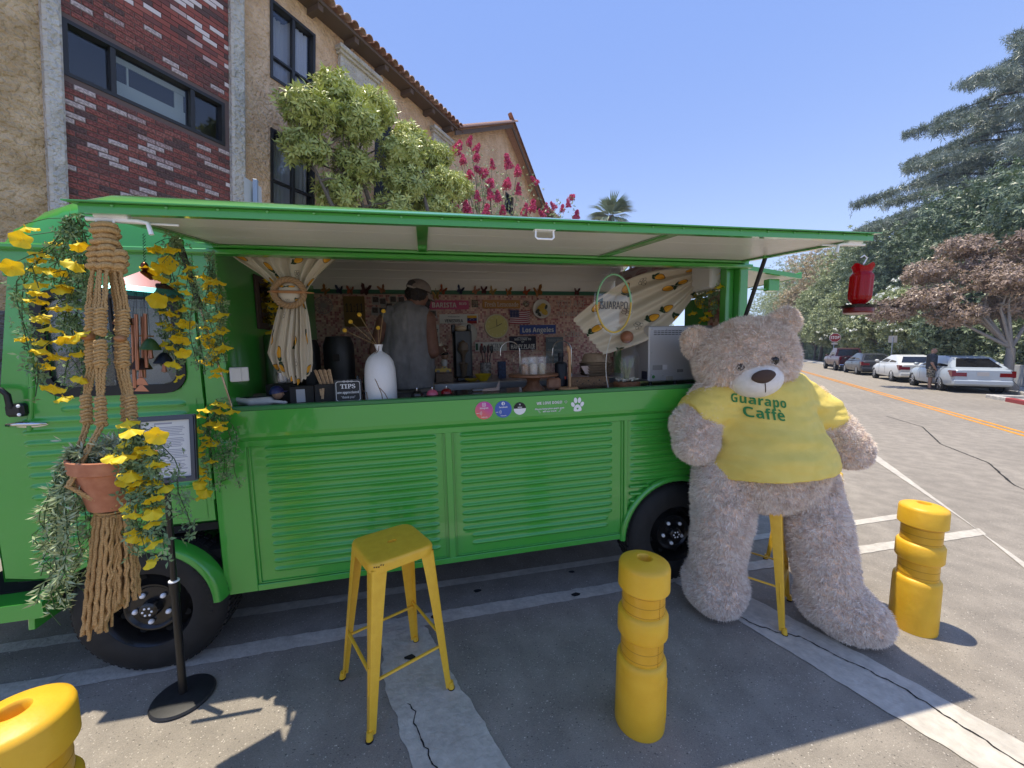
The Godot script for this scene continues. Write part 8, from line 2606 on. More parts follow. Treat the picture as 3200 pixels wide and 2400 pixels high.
func build_counter_items() -> void:
	var Y := 1.366
	var steel := mat("brushed_steel", Color.WHITE)
	var box_dark := mat("kraft_black", Color(0.17, 0.165, 0.16), 0.85)
	# white vase with dry yellow balls
	var t := thing("ceramic_vase", "white ceramic vase with brown drawn lines on the counter", "vase", v3(-0.232, Y, -2.395), TR)
	var x := at(-0.232, Y, -2.395)
	part("body", g().lathe([v2(0, 0), v2(0.086, 0.0), v2(0.090, 0.006), v2(0.0905, 0.12), v2(0.087, 0.19), v2(0.077, 0.235), v2(0.058, 0.265), v2(0.034, 0.283), v2(0.019, 0.293), v2(0.016, 0.305), v2(0.025, 0.333), v2(0.022, 0.333), v2(0.013, 0.305), v2(0.013, 0.28)], 48, x), rough_mat("speckled_glaze", Color(0.80, 0.81, 0.83), Color(0.89, 0.89, 0.90), 0.28, 0.05, 12.0), t)
	for e in [[[0.30, 2.1], [0.27, 2.35], [0.20, 2.2], [0.12, 1.72], [0.05, 1.45], [0.0, 1.40]], [[0.33, 1.40], [0.30, 1.55], [0.28, 2.0], [0.265, 2.3]], [[0.085, 1.55], [0.05, 1.25], [0.0, 1.0]], [[0.06, 2.55], [0.03, 2.5], [0.0, 2.35]]]:
		var p := []
		for q in e:
			var h: float = q[0]
			var rad := 0.0915 if h < 0.13 else lerpf(0.0905, 0.079, (h - 0.13) / 0.105) if h < 0.235 else lerpf(0.078, 0.021, clampf((h - 0.235) / 0.06, 0, 1))
			p.append(v3(-0.232 + cos(q[1]) * rad, Y + h, -2.395 + sin(q[1]) * rad))
		part("drawn_line", g().tube(p, 0.0022, 5), mat("line_brown", lin(0.18, 0.11, 0.06), 0.8), t)
	t = thing("dried_flowers", "five yellow ball-shaped dried flowers in the white vase", "flowers", v3(-0.232, Y + 0.33, -2.395), TR)
	for e in [[-0.419, 1.785], [-0.384, 1.835], [-0.333, 1.875], [-0.233, 1.798], [-0.197, 1.896]]:
		var tip := v3(e[0], e[1], -2.42)
		part("stem", g().tube([v3(-0.235, Y + 0.25, -2.395), v3(-0.232 + (e[0] + 0.232) * 0.12, Y + 0.335, -2.397), tip], 0.0013, 5), mat("dry_stem", lin(0.36, 0.24, 0.10), 0.9), t)
		var bl := g().ball(tip, Vector3.ONE * 0.0115, 8, 12)
		for k in 60:
			var d := v3(rng.randfn(), rng.randfn(), rng.randfn()).normalized()
			bl.box(tip + d * 0.0113, v3(0.0026, 0.0026, 0.0026), Basis(d, 0.7), 0.0)
		part("flower_ball", bl, mat("ball_yellow", lin(0.60, 0.36, 0.03), 0.95), t)
	# little framed notice
	t = thing("tips_sign", "black framed sign lettered TIPS are appreciated", "sign", v3(-0.413, Y, -2.38), TR)
	var fx2 := Transform3D(Basis(Vector3.RIGHT, -0.08), v3(-0.413, Y + 0.068, -2.375))
	part("board", g().prism(round_rect(-0.074, -0.066, 0.074, 0.066, 0.006, 3), -0.008, 0.0, fx2), mat("chalk_black", Color(0.13, 0.13, 0.13), 0.5), t)
	var wl := mat("decal_white", Color.WHITE)
	var fr := g()
	ring_strip(fr, round_rect(-0.066, -0.058, 0.066, 0.056, 0.012, 3), round_rect(-0.0635, -0.0555, 0.0635, 0.0535, 0.011, 3), 0.0, 0.001, fx2)
	for e in [-0.02, 0.0, 0.02]: ring_strip(fr, PackedVector2Array([v2(e + 0.010, 0.056), v2(e, 0.0625), v2(e - 0.010, 0.056), v2(e, 0.0495)]), PackedVector2Array([v2(e + 0.008, 0.056), v2(e, 0.061), v2(e - 0.008, 0.056), v2(e, 0.051)]), 0.001, 0.002, fx2)
	part("border", fr, wl, t)
	text("lettering", "TIPS", wl, t, fx2.translated_local(v3(0, 0.027, 0.002)), 0.026, "Droid Serif", true, 0.082)
	text("lettering", "are appreciated", wl, t, fx2.translated_local(v3(0, -0.008, 0.002)), 0.0135, "Droid Serif", true, 0.118)
	text("lettering", "\"thank you\"", wl, t, fx2.translated_local(v3(0, -0.036, 0.002)), 0.012, "Droid Serif", false, 0.075)
	# dark boxes with stirring sticks
	t = thing("stick_box", "dark card box holding wooden stirring sticks", "box", v3(-0.545, Y, -2.43), TR)
	part("box", g().box(v3(-0.548, Y + 0.055, -2.44), v3(0.105, 0.11, 0.10), Basis(Vector3.UP, 0.12), 0.003), box_dark, t)
	for k in 12: part("stick", g().box(v3(-0.585 + 0.0072 * k, Y + 0.145 + 0.003 * sin(k * 2.0), -2.43 + 0.006 * (k % 3)), v3(0.006, 0.10, 0.002), Basis(v3(0, 0, 1), 0.32 - 0.018 * k), 0.0), rough_mat("birch", lin(0.38, 0.24, 0.13), lin(0.52, 0.36, 0.21), 0.8, 0.03, 8.0), t)
	part("stick", g().box(v3(-0.552, Y + 0.058, -2.385), v3(0.014, 0.062, 0.003), Basis(v3(0, 0, 1), -0.12)).box(v3(-0.562, Y + 0.066, -2.386), v3(0.010, 0.04, 0.003), Basis(v3(0, 0, 1), 0.1)), mat("birch", Color.WHITE), t)
	t = thing("napkin_box", "dark card box with a white slip on its front", "box", v3(-0.68, Y, -2.44), TR)
	part("box", g().box(v3(-0.672, Y + 0.052, -2.45), v3(0.125, 0.104, 0.10), Basis(Vector3.UP, 0.12), 0.003), box_dark, t)
	part("slip", g().box(v3(-0.672, Y + 0.05, -2.397), v3(0.045, 0.075, 0.002), Basis(Vector3.UP, 0.12), 0.0), mat("slip_white", Color(0.66, 0.67, 0.69), 0.8), t)
	solo("card_box", g().box(v3(-0.83, Y + 0.055, -2.60), v3(0.15, 0.11, 0.10), Basis.IDENTITY, 0.003), box_dark, "empty dark card box behind the baseball figurine", "box", "", TR)
	# baseball figurine sliding on its belly
	t = thing("figurine", "toy baseball player in blue helmet sliding head first on the counter", "figurine", v3(-0.84, Y, -2.44), TR)
	var f := Field.new(v3(-1.03, Y - 0.01, -2.52), v3(-0.66, Y + 0.13, -2.36), 0.005)
	f.cap(v3(-0.79, Y + 0.028, -2.44), v3(-0.88, Y + 0.026, -2.44), 0.024, 0.022, 0.01).cap(v3(-0.88, Y + 0.026, -2.432), v3(-0.975, Y + 0.048, -2.44), 0.019, 0.011, 0.01).cap(v3(-0.88, Y + 0.024, -2.45), v3(-0.95, Y + 0.022, -2.455), 0.018, 0.011, 0.01).cap(v3(-0.785, Y + 0.026, -2.43), v3(-0.72, Y + 0.018, -2.42), 0.012, 0.010, 0.008)
	part("body", f.solid(), mat("toy_white", Color(0.80, 0.80, 0.80), 0.5), t)
	part("shoe", g().ball(v3(-0.985, Y + 0.052, -2.44), v3(0.016, 0.011, 0.010), 6, 8, Basis(v3(0, 0, 1), 0.8)).ball(v3(-0.957, Y + 0.024, -2.455), v3(0.014, 0.011, 0.010), 6, 8), mat("tray_black", Color.BLACK), t)
	part("head", g().ball(v3(-0.742, Y + 0.068, -2.435), v3(0.030, 0.033, 0.030), 10, 14).ball(v3(-0.712, Y + 0.062, -2.43), v3(0.006, 0.006, 0.006), 5, 8), mat("toy_skin", lin(0.34, 0.20, 0.13), 0.5), t)
	part("helmet", g().lathe([v2(0.0, 0.040), v2(0.022, 0.034), v2(0.036, 0.014), v2(0.037, -0.004), v2(0.034, -0.004)], 20, Transform3D(Basis(v3(0, 0, 1), 0.15), v3(-0.747, Y + 0.073, -2.435))).box(v3(-0.705, Y + 0.078, -2.435), v3(0.024, 0.004, 0.04)), mat("helmet_blue", Color(0.12, 0.14, 0.33), 0.3), t)
	part("glove", g().ball(v3(-0.706, Y + 0.016, -2.418), v3(0.016, 0.010, 0.012), 6, 8), mat("toy_white", Color.WHITE), t)
	t.position += v3(-0.05, 0, 0.03)
	# three bells
	var names := ["black", "pink", "red"]
	var bx := [[-0.027, -2.425], [0.066, -2.435], [0.155, -2.47]]
	for k in 3:
		t = thing("service_bell", "%s domed service bell on the counter edge" % names[k], "bell", v3(bx[k][0], Y, bx[k][1]), TR, "service bells")
		x = at(bx[k][0], Y, bx[k][1])
		part("base", g().lathe([v2(0, 0), v2(0.042, 0.0), v2(0.043, 0.006), v2(0.034, 0.016), v2(0.0, 0.016)], 28, x), mat("bell_base", Color(0.08, 0.08, 0.08), 0.3), t)
		part("dome", g().lathe([v2(0.036, 0.015), v2(0.035, 0.026), v2(0.027, 0.040), v2(0.012, 0.047), v2(0.0, 0.048)], 28, x), mat("bell_" + names[k], [Color(0.08, 0.08, 0.09), Color(0.78, 0.36, 0.46), Color(0.50, 0.07, 0.10)][k], 0.18), t)
		part("button", g().lathe([v2(0.003, 0.047), v2(0.003, 0.058), v2(0.006, 0.059), v2(0.005, 0.063), v2(0.0, 0.064)], 12, x), mat("chrome", Color.WHITE), t)
	# steel urn, dark dispensers at the left
	t = thing("steel_urn", "tall stainless steel urn inside the left end of the truck", "urn", v3(-0.93, 1.37, -2.86), TR)
	part("drum", g().lathe([v2(0, 0.0), v2(0.085, 0.0), v2(0.088, 0.03), v2(0.088, 0.40), v2(0.083, 0.41), v2(0.0, 0.42)], 36, at(-0.895, 1.37, -2.80)), mat("urn_steel", Color(0.60, 0.57, 0.55), 0.22, 0.95), t)
	part("base", g().lathe([v2(0, -0.02), v2(0.09, -0.02), v2(0.09, 0.0)], 36, at(-0.895, 1.37, -2.80)), mat("tray_black", Color.BLACK), t)
	solo("mixing_bowl", g().lathe([v2(0, 0.0), v2(0.06, 0.0), v2(0.095, 0.05), v2(0.098, 0.052), v2(0.09, 0.048), v2(0.055, 0.006), v2(0, 0.006)], 32, at(-0.94, Y, -2.55)), steel, "shallow steel bowl at the counter's left end", "bowl", "", TR)
	for e in [[-0.585, 1.33, 0.105, 0.44, "rounded black coffee dispenser between curtain and vase"], [-0.80, 1.33, 0.085, 0.42, "slim black coffee dispenser half behind the curtain"]]:
		t = thing("drink_dispenser", e[4], "dispenser", v3(e[0], 1.33, -3.05), TR)
		part("body", g().lathe([v2(0, 0.0), v2(e[2], 0.0), v2(e[2], 0.05), v2(e[2] * 0.96, 0.14), v2(e[2], 0.20), v2(e[2], e[3] - 0.06), v2(e[2] * 0.8, e[3]), v2(0, e[3] + 0.01)], 28, at(e[0], 1.33, -3.05)), mat("black_plastic", Color(0.10, 0.10, 0.10), 0.45), t)
		part("label", g().box(v3(e[0], 1.33 + e[3] * 0.66, -3.05 + e[2]), v3(0.05, 0.05, 0.01), Basis.IDENTITY, 0.003), mat("tray_black", Color.BLACK), t)
		part("tap", g().box(v3(e[0], 1.40, -3.05 + e[2] + 0.02), v3(0.03, 0.04, 0.05)), mat("tray_black", Color.BLACK), t)
	for e in [[-0.42, "small glass bottle behind the tips sign"], [-0.37, "steel-lidded glass jar behind the tips sign"]]:
		solo("glass_bottle", g().lathe([v2(0, 0), v2(0.018, 0), v2(0.018, 0.07), v2(0.009, 0.09), v2(0.010, 0.10), v2(0, 0.10)], 16, at(e[0], 1.40, -2.75)), mat("smoky_glass", Color(0.25, 0.24, 0.22), 0.08, 0.3), e[1], "bottle", "", TR)
	# toy pickup on a wooden box with a bobblehead
	t = thing("wooden_block", "small wooden box under the yellow toy pickup", "box", v3(0.19, 1.372, -3.45), TR)
	part("box", g().box(v3(0.19, 1.412, -3.45), v3(0.15, 0.08, 0.08), Basis.IDENTITY, 0.004), rough_mat("brown_wood", lin(0.16, 0.11, 0.08), lin(0.24, 0.17, 0.12), 0.8, 0.03, 5.0), t)
	t = thing("toy_pickup", "yellow toy pickup truck on a wooden box", "toy truck", v3(0.18, 1.452, -3.45), TR)
	part("body", g().prism(PackedVector2Array([v2(-0.07, 0.012), v2(0.07, 0.012), v2(0.072, 0.034), v2(0.04, 0.038), v2(0.028, 0.058), v2(-0.004, 0.058), v2(-0.010, 0.040), v2(-0.072, 0.040)]), -0.03, 0.03, at(0.18, 1.452, -3.45)), mat("toy_yellow", lin(0.62, 0.40, 0.02), 0.35), t)
	for e in [-0.042, 0.042]: part("wheel", g().lathe([v2(0, 0.004), v2(0.008, 0.004), v2(0.014, 0.003), v2(0.014, -0.008)], 16, Transform3D(Basis(Vector3.RIGHT, PI / 2), v3(0.18 + e, 1.466, -3.418))), mat("toy_grey", Color(0.5, 0.48, 0.45), 0.5), t)
	part("window", g().span(v3(0.182, 1.494, -3.4195), v3(0.204, 1.506, -3.4185), 0.0), mat("tray_black", Color.BLACK), t)
	t = thing("bobblehead", "bobblehead figure in white standing behind the toy pickup", "figurine", v3(0.20, 1.45, -3.55), TR)
	part("body", g().lathe([v2(0.0, 0.0), v2(0.03, 0.0), v2(0.03, 0.01), v2(0.022, 0.02), v2(0.025, 0.06), v2(0.03, 0.095), v2(0.01, 0.115)], 16, at(0.20, 1.46, -3.53)), mat("toy_white", Color.WHITE), t)
	part("head", g().ball(v3(0.205, 1.60, -3.53), v3(0.032, 0.037, 0.032), 8, 12), mat("toy_skin", Color.BROWN), t)
	part("cap", g().ball(v3(0.205, 1.62, -3.53), v3(0.035, 0.024, 0.035), 6, 12), mat("tray_black", Color.BLACK), t)
	# coffee machine tower, plate, bowls and pots on the bench
	t = thing("ice_shaver", "tall black drink machine with cream lid on the bench", "drink machine", v3(0.37, 1.372, -3.6), TR)
	part("tower", g().span(v3(0.29, 1.372, -3.72), v3(0.46, 1.84, -3.55), 0.02).span(v3(0.30, 1.372, -3.56), v3(0.45, 1.41, -3.42), 0.01).span(v3(0.28, 1.80, -3.66), v3(0.315, 1.885, -3.6), 0.008).span(v3(0.425, 1.80, -3.66), v3(0.46, 1.885, -3.6), 0.008), mat("machine_black", Color(0.055, 0.055, 0.07), 0.35), t)
	part("lid", g().ball(v3(0.36, 1.845, -3.56), v3(0.055, 0.028, 0.04), 8, 16), mat("lid_cream", Color(0.72, 0.64, 0.52), 0.5), t)
	part("jar", g().lathe([v2(0.02, 0.0), v2(0.035, 0.10), v2(0.045, 0.12), v2(0.012, 0.13), v2(0.02, 0.20), v2(0.05, 0.24), v2(0.04, 0.30), v2(0.0, 0.33)], 20, at(0.37, 1.41, -3.49)), mat("frosted_jar", Color(0.40, 0.34, 0.28), 0.3), t)
	solo("wall_plate", g().lathe([v2(0, 0.006), v2(0.09, 0.006), v2(0.112, 0.014), v2(0.113, 0.010)], 32, Transform3D(Basis(Vector3.RIGHT, PI / 2), v3(0.475, 1.82, -4.13))), mat("glazed_white", Color.WHITE), "white plate leaning on the wall behind the black drink machine", "plate", "", TR)
	solo("steel_canister", g().lathe([v2(0, 0), v2(0.05, 0.0), v2(0.05, 0.14), v2(0.045, 0.145), v2(0, 0.145)], 28, at(0.07, 1.372, -3.48)), steel, "steel canister beside the person's elbow", "canister", "", TR)
	var yb := mat("bowl_yellow", lin(0.50, 0.36, 0.012), 0.35)
	solo("yellow_bowl", g().lathe([v2(0, 0), v2(0.035, 0.0), v2(0.068, 0.045), v2(0.075, 0.062), v2(0.071, 0.062), v2(0.03, 0.006), v2(0, 0.006)], 32, at(0.53, 1.372, -3.40)), yb, "deep yellow bowl on the steel bench", "bowl", "", TR)
	solo("yellow_dish", g().lathe([v2(0, 0), v2(0.03, 0.0), v2(0.062, 0.022), v2(0.065, 0.026), v2(0.03, 0.005), v2(0, 0.005)], 32, at(0.425, 1.372, -3.36)), yb, "shallow yellow dish at the front of the steel bench", "dish", "", TR)
	t = thing("utensil_pot", "marbled utensil pot holding dark spatulas", "pot", v3(0.60, 1.372, -3.68), TR)
	part("pot", g().lathe([v2(0, 0), v2(0.055, 0.0), v2(0.055, 0.15), v2(0.05, 0.15), v2(0.05, 0.02), v2(0, 0.02)], 28, at(0.60, 1.372, -3.68)), rough_mat("marble", Color(0.42, 0.40, 0.39), Color(0.66, 0.64, 0.62), 0.5, 0.02, 5.0, 0.0, 1.0, true, 3.0), t)
	for k in 4: part("utensil", g().tube([v3(0.585 + 0.012 * k, 1.45, -3.68), v3(0.565 + 0.03 * k, 1.62, -3.68)], 0.005, 6).ball(v3(0.56 + 0.034 * k, 1.65, -3.68), v3(0.016, 0.04, 0.006), 6, 10), [mat("utensil_red", Color(0.25, 0.09, 0.09), 0.5), mat("tray_black", Color.BLACK)][k % 2], t)
	solo("blue_can", g().box(v3(0.745, 1.452, -3.62), v3(0.075, 0.16, 0.06), Basis.IDENTITY, 0.004), rough_mat("blue_pack", Color(0.05, 0.09, 0.20), Color(0.12, 0.24, 0.42), 0.4, 0.03, 6.0), "blue patterned packet on the bench by the tap", "packet", "", TR)
	t = thing("water_tap", "slim arched steel tap behind the glass cake dome", "tap", v3(0.90, 1.345, -3.85), TR)
	for e in [[0.87, 0.10, -3.8], [1.46, 0.105, -3.9]]:
		var p := []
		for k in 15:
			var an := PI * k / 14.0
			p.append(v3(e[0] + cos(an) * e[1], 1.62 + sin(an) * 0.10, e[2]))
		p.push_front(v3(e[0] + e[1], 1.345, e[2])); p.append(v3(e[0] - e[1], 1.58, e[2]))
		part("spout", g().tube(p, 0.007, 8), mat("chrome", Color.WHITE), t)
	# glass-domed cake stand
	t = thing("cake_stand", "wooden pedestal cake stand under a glass dome", "cake stand", v3(0.76, Y, -2.57), TR)
	var wood := rough_mat("acacia", lin(0.16, 0.065, 0.03), lin(0.28, 0.13, 0.065), 0.45, 0.03, 4.0, 0.2)
	x = at(0.762, Y, -2.575)
	part("pedestal", g().lathe([v2(0, 0), v2(0.080, 0.0), v2(0.078, 0.008), v2(0.05, 0.035), v2(0.042, 0.06), v2(0.055, 0.085), v2(0.07, 0.095)], 32, x), wood, t)
	part("platter", g().lathe([v2(0, 0.093), v2(0.168, 0.093), v2(0.174, 0.098), v2(0.174, 0.108), v2(0.168, 0.112), v2(0, 0.110)], 48, x), wood, t)
	var gm := glass("clear_glass", 0.02, Color(0.86, 0.86, 0.84))
	part("dome", g().lathe([v2(0.143, 0.112), v2(0.144, 0.22), v2(0.140, 0.25), v2(0.125, 0.265), v2(0.03, 0.272), v2(0.0, 0.272)], 48, x), gm, t)
	part("dome_knob", g().lathe([v2(0.008, 0.272), v2(0.006, 0.285), v2(0.016, 0.298), v2(0.012, 0.312), v2(0.0, 0.316)], 16, x), gm, t)
	for e in [[0.70, -2.56, 0], [0.755, -2.54, 1], [0.82, -2.56, 2], [0.77, -2.64, 0]]:
		var pk := thing("wrapped_cake", ["cling-wrapped brown cake at the left of the dome", "tall pale cake in clear wrap in the middle of the dome", "speckled cake in clear wrap at the right of the dome", "cling-wrapped cake at the back of the dome"][e[2] if e[1] > -2.6 else 3], "cake", v3(e[0], Y + 0.112, e[1]), TR)
		part("cake", g().lathe([v2(0, 0), v2(0.024, 0), v2(0.026, 0.05), v2(0.02, 0.07), v2(0, 0.075)], 16, at(e[0], Y + 0.112, e[1])), rough_mat("cake_%d" % e[2], [lin(0.26, 0.12, 0.05), lin(0.42, 0.36, 0.30), lin(0.34, 0.26, 0.14)][e[2]], [lin(0.40, 0.21, 0.09), lin(0.66, 0.60, 0.52), lin(0.50, 0.42, 0.26)][e[2]], 0.8, 0.05, 9.0, 0.6, 9.0), pk)
		var wr := g()
		var rows := []
		for a in 8:
			var row := PackedVector3Array()
			for k in 18:
				var an := TAU * k / 18
				var rr := 0.030 + 0.003 * sin(k * 5.0 + a * 2.0)
				row.append(v3(e[0] + cos(an) * rr, Y + 0.113 + a * 0.0165, e[1] + sin(an) * rr))
			rows.append(row)
		wr.grid(rows, false, true)
		part("wrap", wr, glass("cling_wrap", 0.10, Color(0.9, 0.9, 0.9), 0.05), pk)
	solo("leather_pouch", g().box(v3(0.885, Y + 0.045, -2.50), v3(0.095, 0.075, 0.045), Basis(Vector3.UP, -0.15), 0.012), rough_mat("pouch", lin(0.24, 0.11, 0.06), lin(0.33, 0.16, 0.09), 0.7, 0.02, 4.0), "reddish wooden toy tram below the cake stand", "toy", "", TR)
	t = thing("thermos", "dark blue bottle with an orange patch behind the wooden hook", "bottle", v3(0.985, Y, -2.62), TR)
	part("body", g().lathe([v2(0, 0), v2(0.045, 0.0), v2(0.045, 0.17), v2(0.04, 0.18), v2(0.018, 0.19), v2(0.018, 0.22), v2(0.022, 0.225), v2(0.02, 0.25), v2(0, 0.255)], 28, at(0.975, Y, -2.60)), mat("bottle_navy", Color(0.06, 0.08, 0.13), 0.5), t)
	part("patch", g().box(v3(0.992, Y + 0.075, -2.557), v3(0.014, 0.018, 0.003), Basis(Vector3.UP, 0.3)), mat("patch_orange", Color(0.80, 0.28, 0.18), 0.6), t)
	t = thing("hook_stand", "pale wooden post on a round foot with a hook at the top", "stand", v3(0.985, Y, -2.48), TR)
	var pine := rough_mat("pine", lin(0.42, 0.23, 0.11), lin(0.54, 0.33, 0.17), 0.6, 0.03, 4.0)
	part("foot", g().lathe([v2(0, 0), v2(0.068, 0.0), v2(0.070, 0.006), v2(0.062, 0.017), v2(0, 0.017)], 36, at(0.985, Y, -2.48)), pine, t)
	part("post", g().tube([v3(0.995, Y + 0.01, -2.48), v3(0.995, Y + 0.22, -2.48), v3(0.992, Y + 0.275, -2.48), v3(0.980, Y + 0.297, -2.478)], [0.0105, 0.0105, 0.011, 0.007], 12).tube([v3(0.984, Y + 0.29, -2.478), v3(0.978, Y + 0.265, -2.473), v3(0.984, Y + 0.255, -2.472)], [0.008, 0.007, 0.003], 8), pine, t)
	# trays of card, log and terrarium
	var kraft := rough_mat("kraft", lin(0.28, 0.20, 0.13), lin(0.38, 0.28, 0.19), 0.9, 0.03, 4.0)
	t = thing("takeaway_stack", "stack of brown pulp takeaway trays behind the neon sign's cable", "trays", v3(1.31, Y, -2.75), TR)
	for k in 5: part("tray", g().lathe([v2(0.05, 0.0), v2(0.115, 0.008), v2(0.128, 0.020), v2(0.130, 0.026), v2(0.11, 0.024)], 4, Transform3D(Basis(Vector3.UP, 0.75 + 0.04 * k), v3(1.31, Y + 0.06 + 0.020 * k, -2.75))), kraft, t)
	part("folded_tray", g().lathe([v2(0.115, 0.0), v2(0.10, 0.045), v2(0.085, 0.065), v2(0.03, 0.065)], 8, at(1.31, Y + 0.172, -2.75)), kraft, t)
	solo("paper_napkin", napkin(), mat("napkin_white", Color(0.80, 0.72, 0.69), 0.9), "white paper napkin beside the pulp trays", "napkin", "", TR)
	t = thing("split_log", "split log with drilled holes lying on the counter", "log", v3(1.16, Y, -2.50), TR)
	part("log", g().lathe([v2(0, -0.14), v2(0.038, -0.14), v2(0.041, -0.13), v2(0.039, 0.0), v2(0.041, 0.13), v2(0.038, 0.14), v2(0, 0.14)], 18, Transform3D(Basis(v3(0, 0, 1), PI / 2), v3(1.15, Y + 0.041, -2.52))), rough_mat("log_bark", lin(0.12, 0.07, 0.04), lin(0.26, 0.16, 0.09), 0.95, 0.05, 5.0, 0.8, 6.0), t)
	part("cut_face", g().lathe([v2(0, 0), v2(0.036, 0.0)], 18, Transform3D(Basis(v3(0, 0, 1), -PI / 2), v3(1.2915, Y + 0.041, -2.52))), pine, t)
	for k in 6: part("hole", g().ball(v3(1.05 + 0.042 * k, Y + 0.055 - 0.02 * (k % 2), -2.482), v3(0.006, 0.006, 0.003), 4, 8), mat("tray_black", Color.BLACK), t)
	t = thing("terrarium", "glass terrarium jar with wooden ball stopper and an air plant", "terrarium", v3(1.43, Y, -2.49), TR)
	x = at(1.43, Y, -2.49)
	part("wood_base", g().lathe([v2(0, 0), v2(0.092, 0), v2(0.094, 0.03), v2(0.088, 0.036), v2(0, 0.036)], 36, x), wood, t)
	part("glass", g().lathe([v2(0.086, 0.037), v2(0.089, 0.05), v2(0.088, 0.20), v2(0.078, 0.24), v2(0.052, 0.285), v2(0.043, 0.30), v2(0.042, 0.325), v2(0.045, 0.328)], 40, x), gm, t)
	part("stopper", g().ball(v3(1.43, Y + 0.352, -2.49), v3(0.046, 0.045, 0.046), 12, 20), rough_mat("stopper_wood", lin(0.24, 0.09, 0.045), lin(0.34, 0.15, 0.08), 0.45, 0.03, 5.0), t)
	var peb := g()
	for k in 130:
		var an := rng.randf() * TAU
		var rr := sqrt(rng.randf()) * 0.08
		peb.ball(v3(1.43 + cos(an) * rr, Y + 0.045 + rng.randf() * 0.014, -2.49 + sin(an) * rr), v3(0.008, 0.006, 0.007), 4, 6)
	part("white_pebbles", peb, mat("pebble_white", Color(0.80, 0.79, 0.74), 0.8), t, "stuff")
	for k in 26:
		var an := TAU * k / 26 * 3.0
		var l := 0.10 + 0.07 * rng.randf()
		var o := v3(1.43 + rng.randfn() * 0.01, Y + 0.055, -2.49 + rng.randfn() * 0.01)
		part("blade", g().tube([o, o + v3(cos(an) * 0.022, l * 0.6, sin(an) * 0.022), o + v3(cos(an) * 0.055, l, sin(an) * 0.055)], [0.0028, 0.0022, 0.0006], 5), mat("air_plant", lin(0.28, 0.33, 0.20), 0.7), t)
	# steel oven, back turned to the street
	t = thing("steel_oven", "large stainless steel oven with slotted back at the counter's right end", "oven", v3(1.88, Y, -2.72), TR)
	part("case", g().span(v3(1.618, Y + 0.024, -2.92), v3(2.155, Y + 0.428, -2.51), 0.008), mat("oven_steel", Color(0.74, 0.74, 0.75), 0.42, 0.35), t)
	for e in [[1.65, -2.54], [1.86, -2.54], [2.12, -2.54], [1.65, -2.88]]: part("foot", g().tube([v3(e[0], Y, e[1]), v3(e[0], Y + 0.026, e[1])], 0.014, 10), mat("tray_black", Color.BLACK), t)
	var dk := mat("vent_dark", Color(0.03, 0.03, 0.03), 0.9)
	for k in 3:
		for a in 16: part("vent_slot", g().box(v3(1.668 + a * 0.0295, Y + 0.392 - k * 0.013, -2.5092), v3(0.023, 0.0045, 0.002), Basis.IDENTITY, 0.0), dk, t)
	for k in 9: part("vent_slot", g().box(v3(1.905, Y + 0.338 - k * 0.010, -2.5092), v3(0.055, 0.004, 0.002), Basis.IDENTITY, 0.0), dk, t)
	for e in [[1.69, 1.492, 0.08, 0.035, Color(0.55, 0.55, 0.55)], [1.75, 1.493, 0.038, 0.035, Color(0.82, 0.82, 0.84)], [1.878, 1.463, 0.05, 0.022, Color(0.48, 0.48, 0.48)]]: part("maker_plate", g().box(v3(e[0], e[1], -2.5085), v3(e[2], e[3], 0.002), Basis.IDENTITY, 0.0), mat("plate_%s" % (e[4] as Color).to_html(), e[4], 0.5), t)
	part("label", g().span(v3(1.6165, 1.405, -2.60), v3(1.619, 1.465, -2.53), 0.0), mat("label_blue", Color(0.16, 0.18, 0.26), 0.5), t)
	part("green_dot", g().prism(disc_poly(0.0125, 20), 0, 0.0015, at(1.657, 1.425, -2.5095)), mat("dot_green", Color(0.20, 0.48, 0.22), 0.5), t)
	for e in [[1.64, 1.77], [1.64, 1.60], [1.64, 1.44], [1.73, 1.43], [1.76, 1.77], [1.90, 1.47]]: part("screw", g().ball(v3(e[0], e[1], -2.509), v3(0.004, 0.004, 0.002), 4, 8), mat("chrome", Color.WHITE), t)
	part("plug_box", g().span(v3(1.76, 1.395, -2.51), v3(1.81, 1.425, -2.495), 0.003), mat("plug_grey", Color(0.6, 0.58, 0.54), 0.6), t)
	solo("phone", g().box(v3(0.375, Y + 0.012, -2.62), v3(0.075, 0.012, 0.035), Basis.IDENTITY, 0.004), steel, "silver phone lying on the counter behind the bells", "phone", "", TR)
	solo("paper_sheet", paper_bits(), mat("napkin_white", Color.WHITE), "creased white paper standing on the counter beside the phone", "paper", "", TR)

func napkin() -> G:
	var s := g()
	s.quad(v3(1.17, 1.51, -2.70), v3(1.235, 1.515, -2.69), v3(1.235, 1.46, -2.68), v3(1.20, 1.45, -2.68))
	s.tri(v3(1.235, 1.515, -2.69), v3(1.24, 1.40, -2.68), v3(1.21, 1.42, -2.68))
	return s
func paper_bits() -> G:
	var s := g()
	s.quad(v3(0.40, Y0, -2.60), v3(0.52, Y0 + 0.004, -2.58), v3(0.52, Y0 + 0.02, -2.64), v3(0.42, Y0 + 0.01, -2.66))
	s.tri(v3(0.52, Y0 + 0.004, -2.58), v3(0.505, Y0 + 0.02, -2.62), v3(0.527, Y0 + 0.075, -2.60))
	return s
const Y0 := 1.368

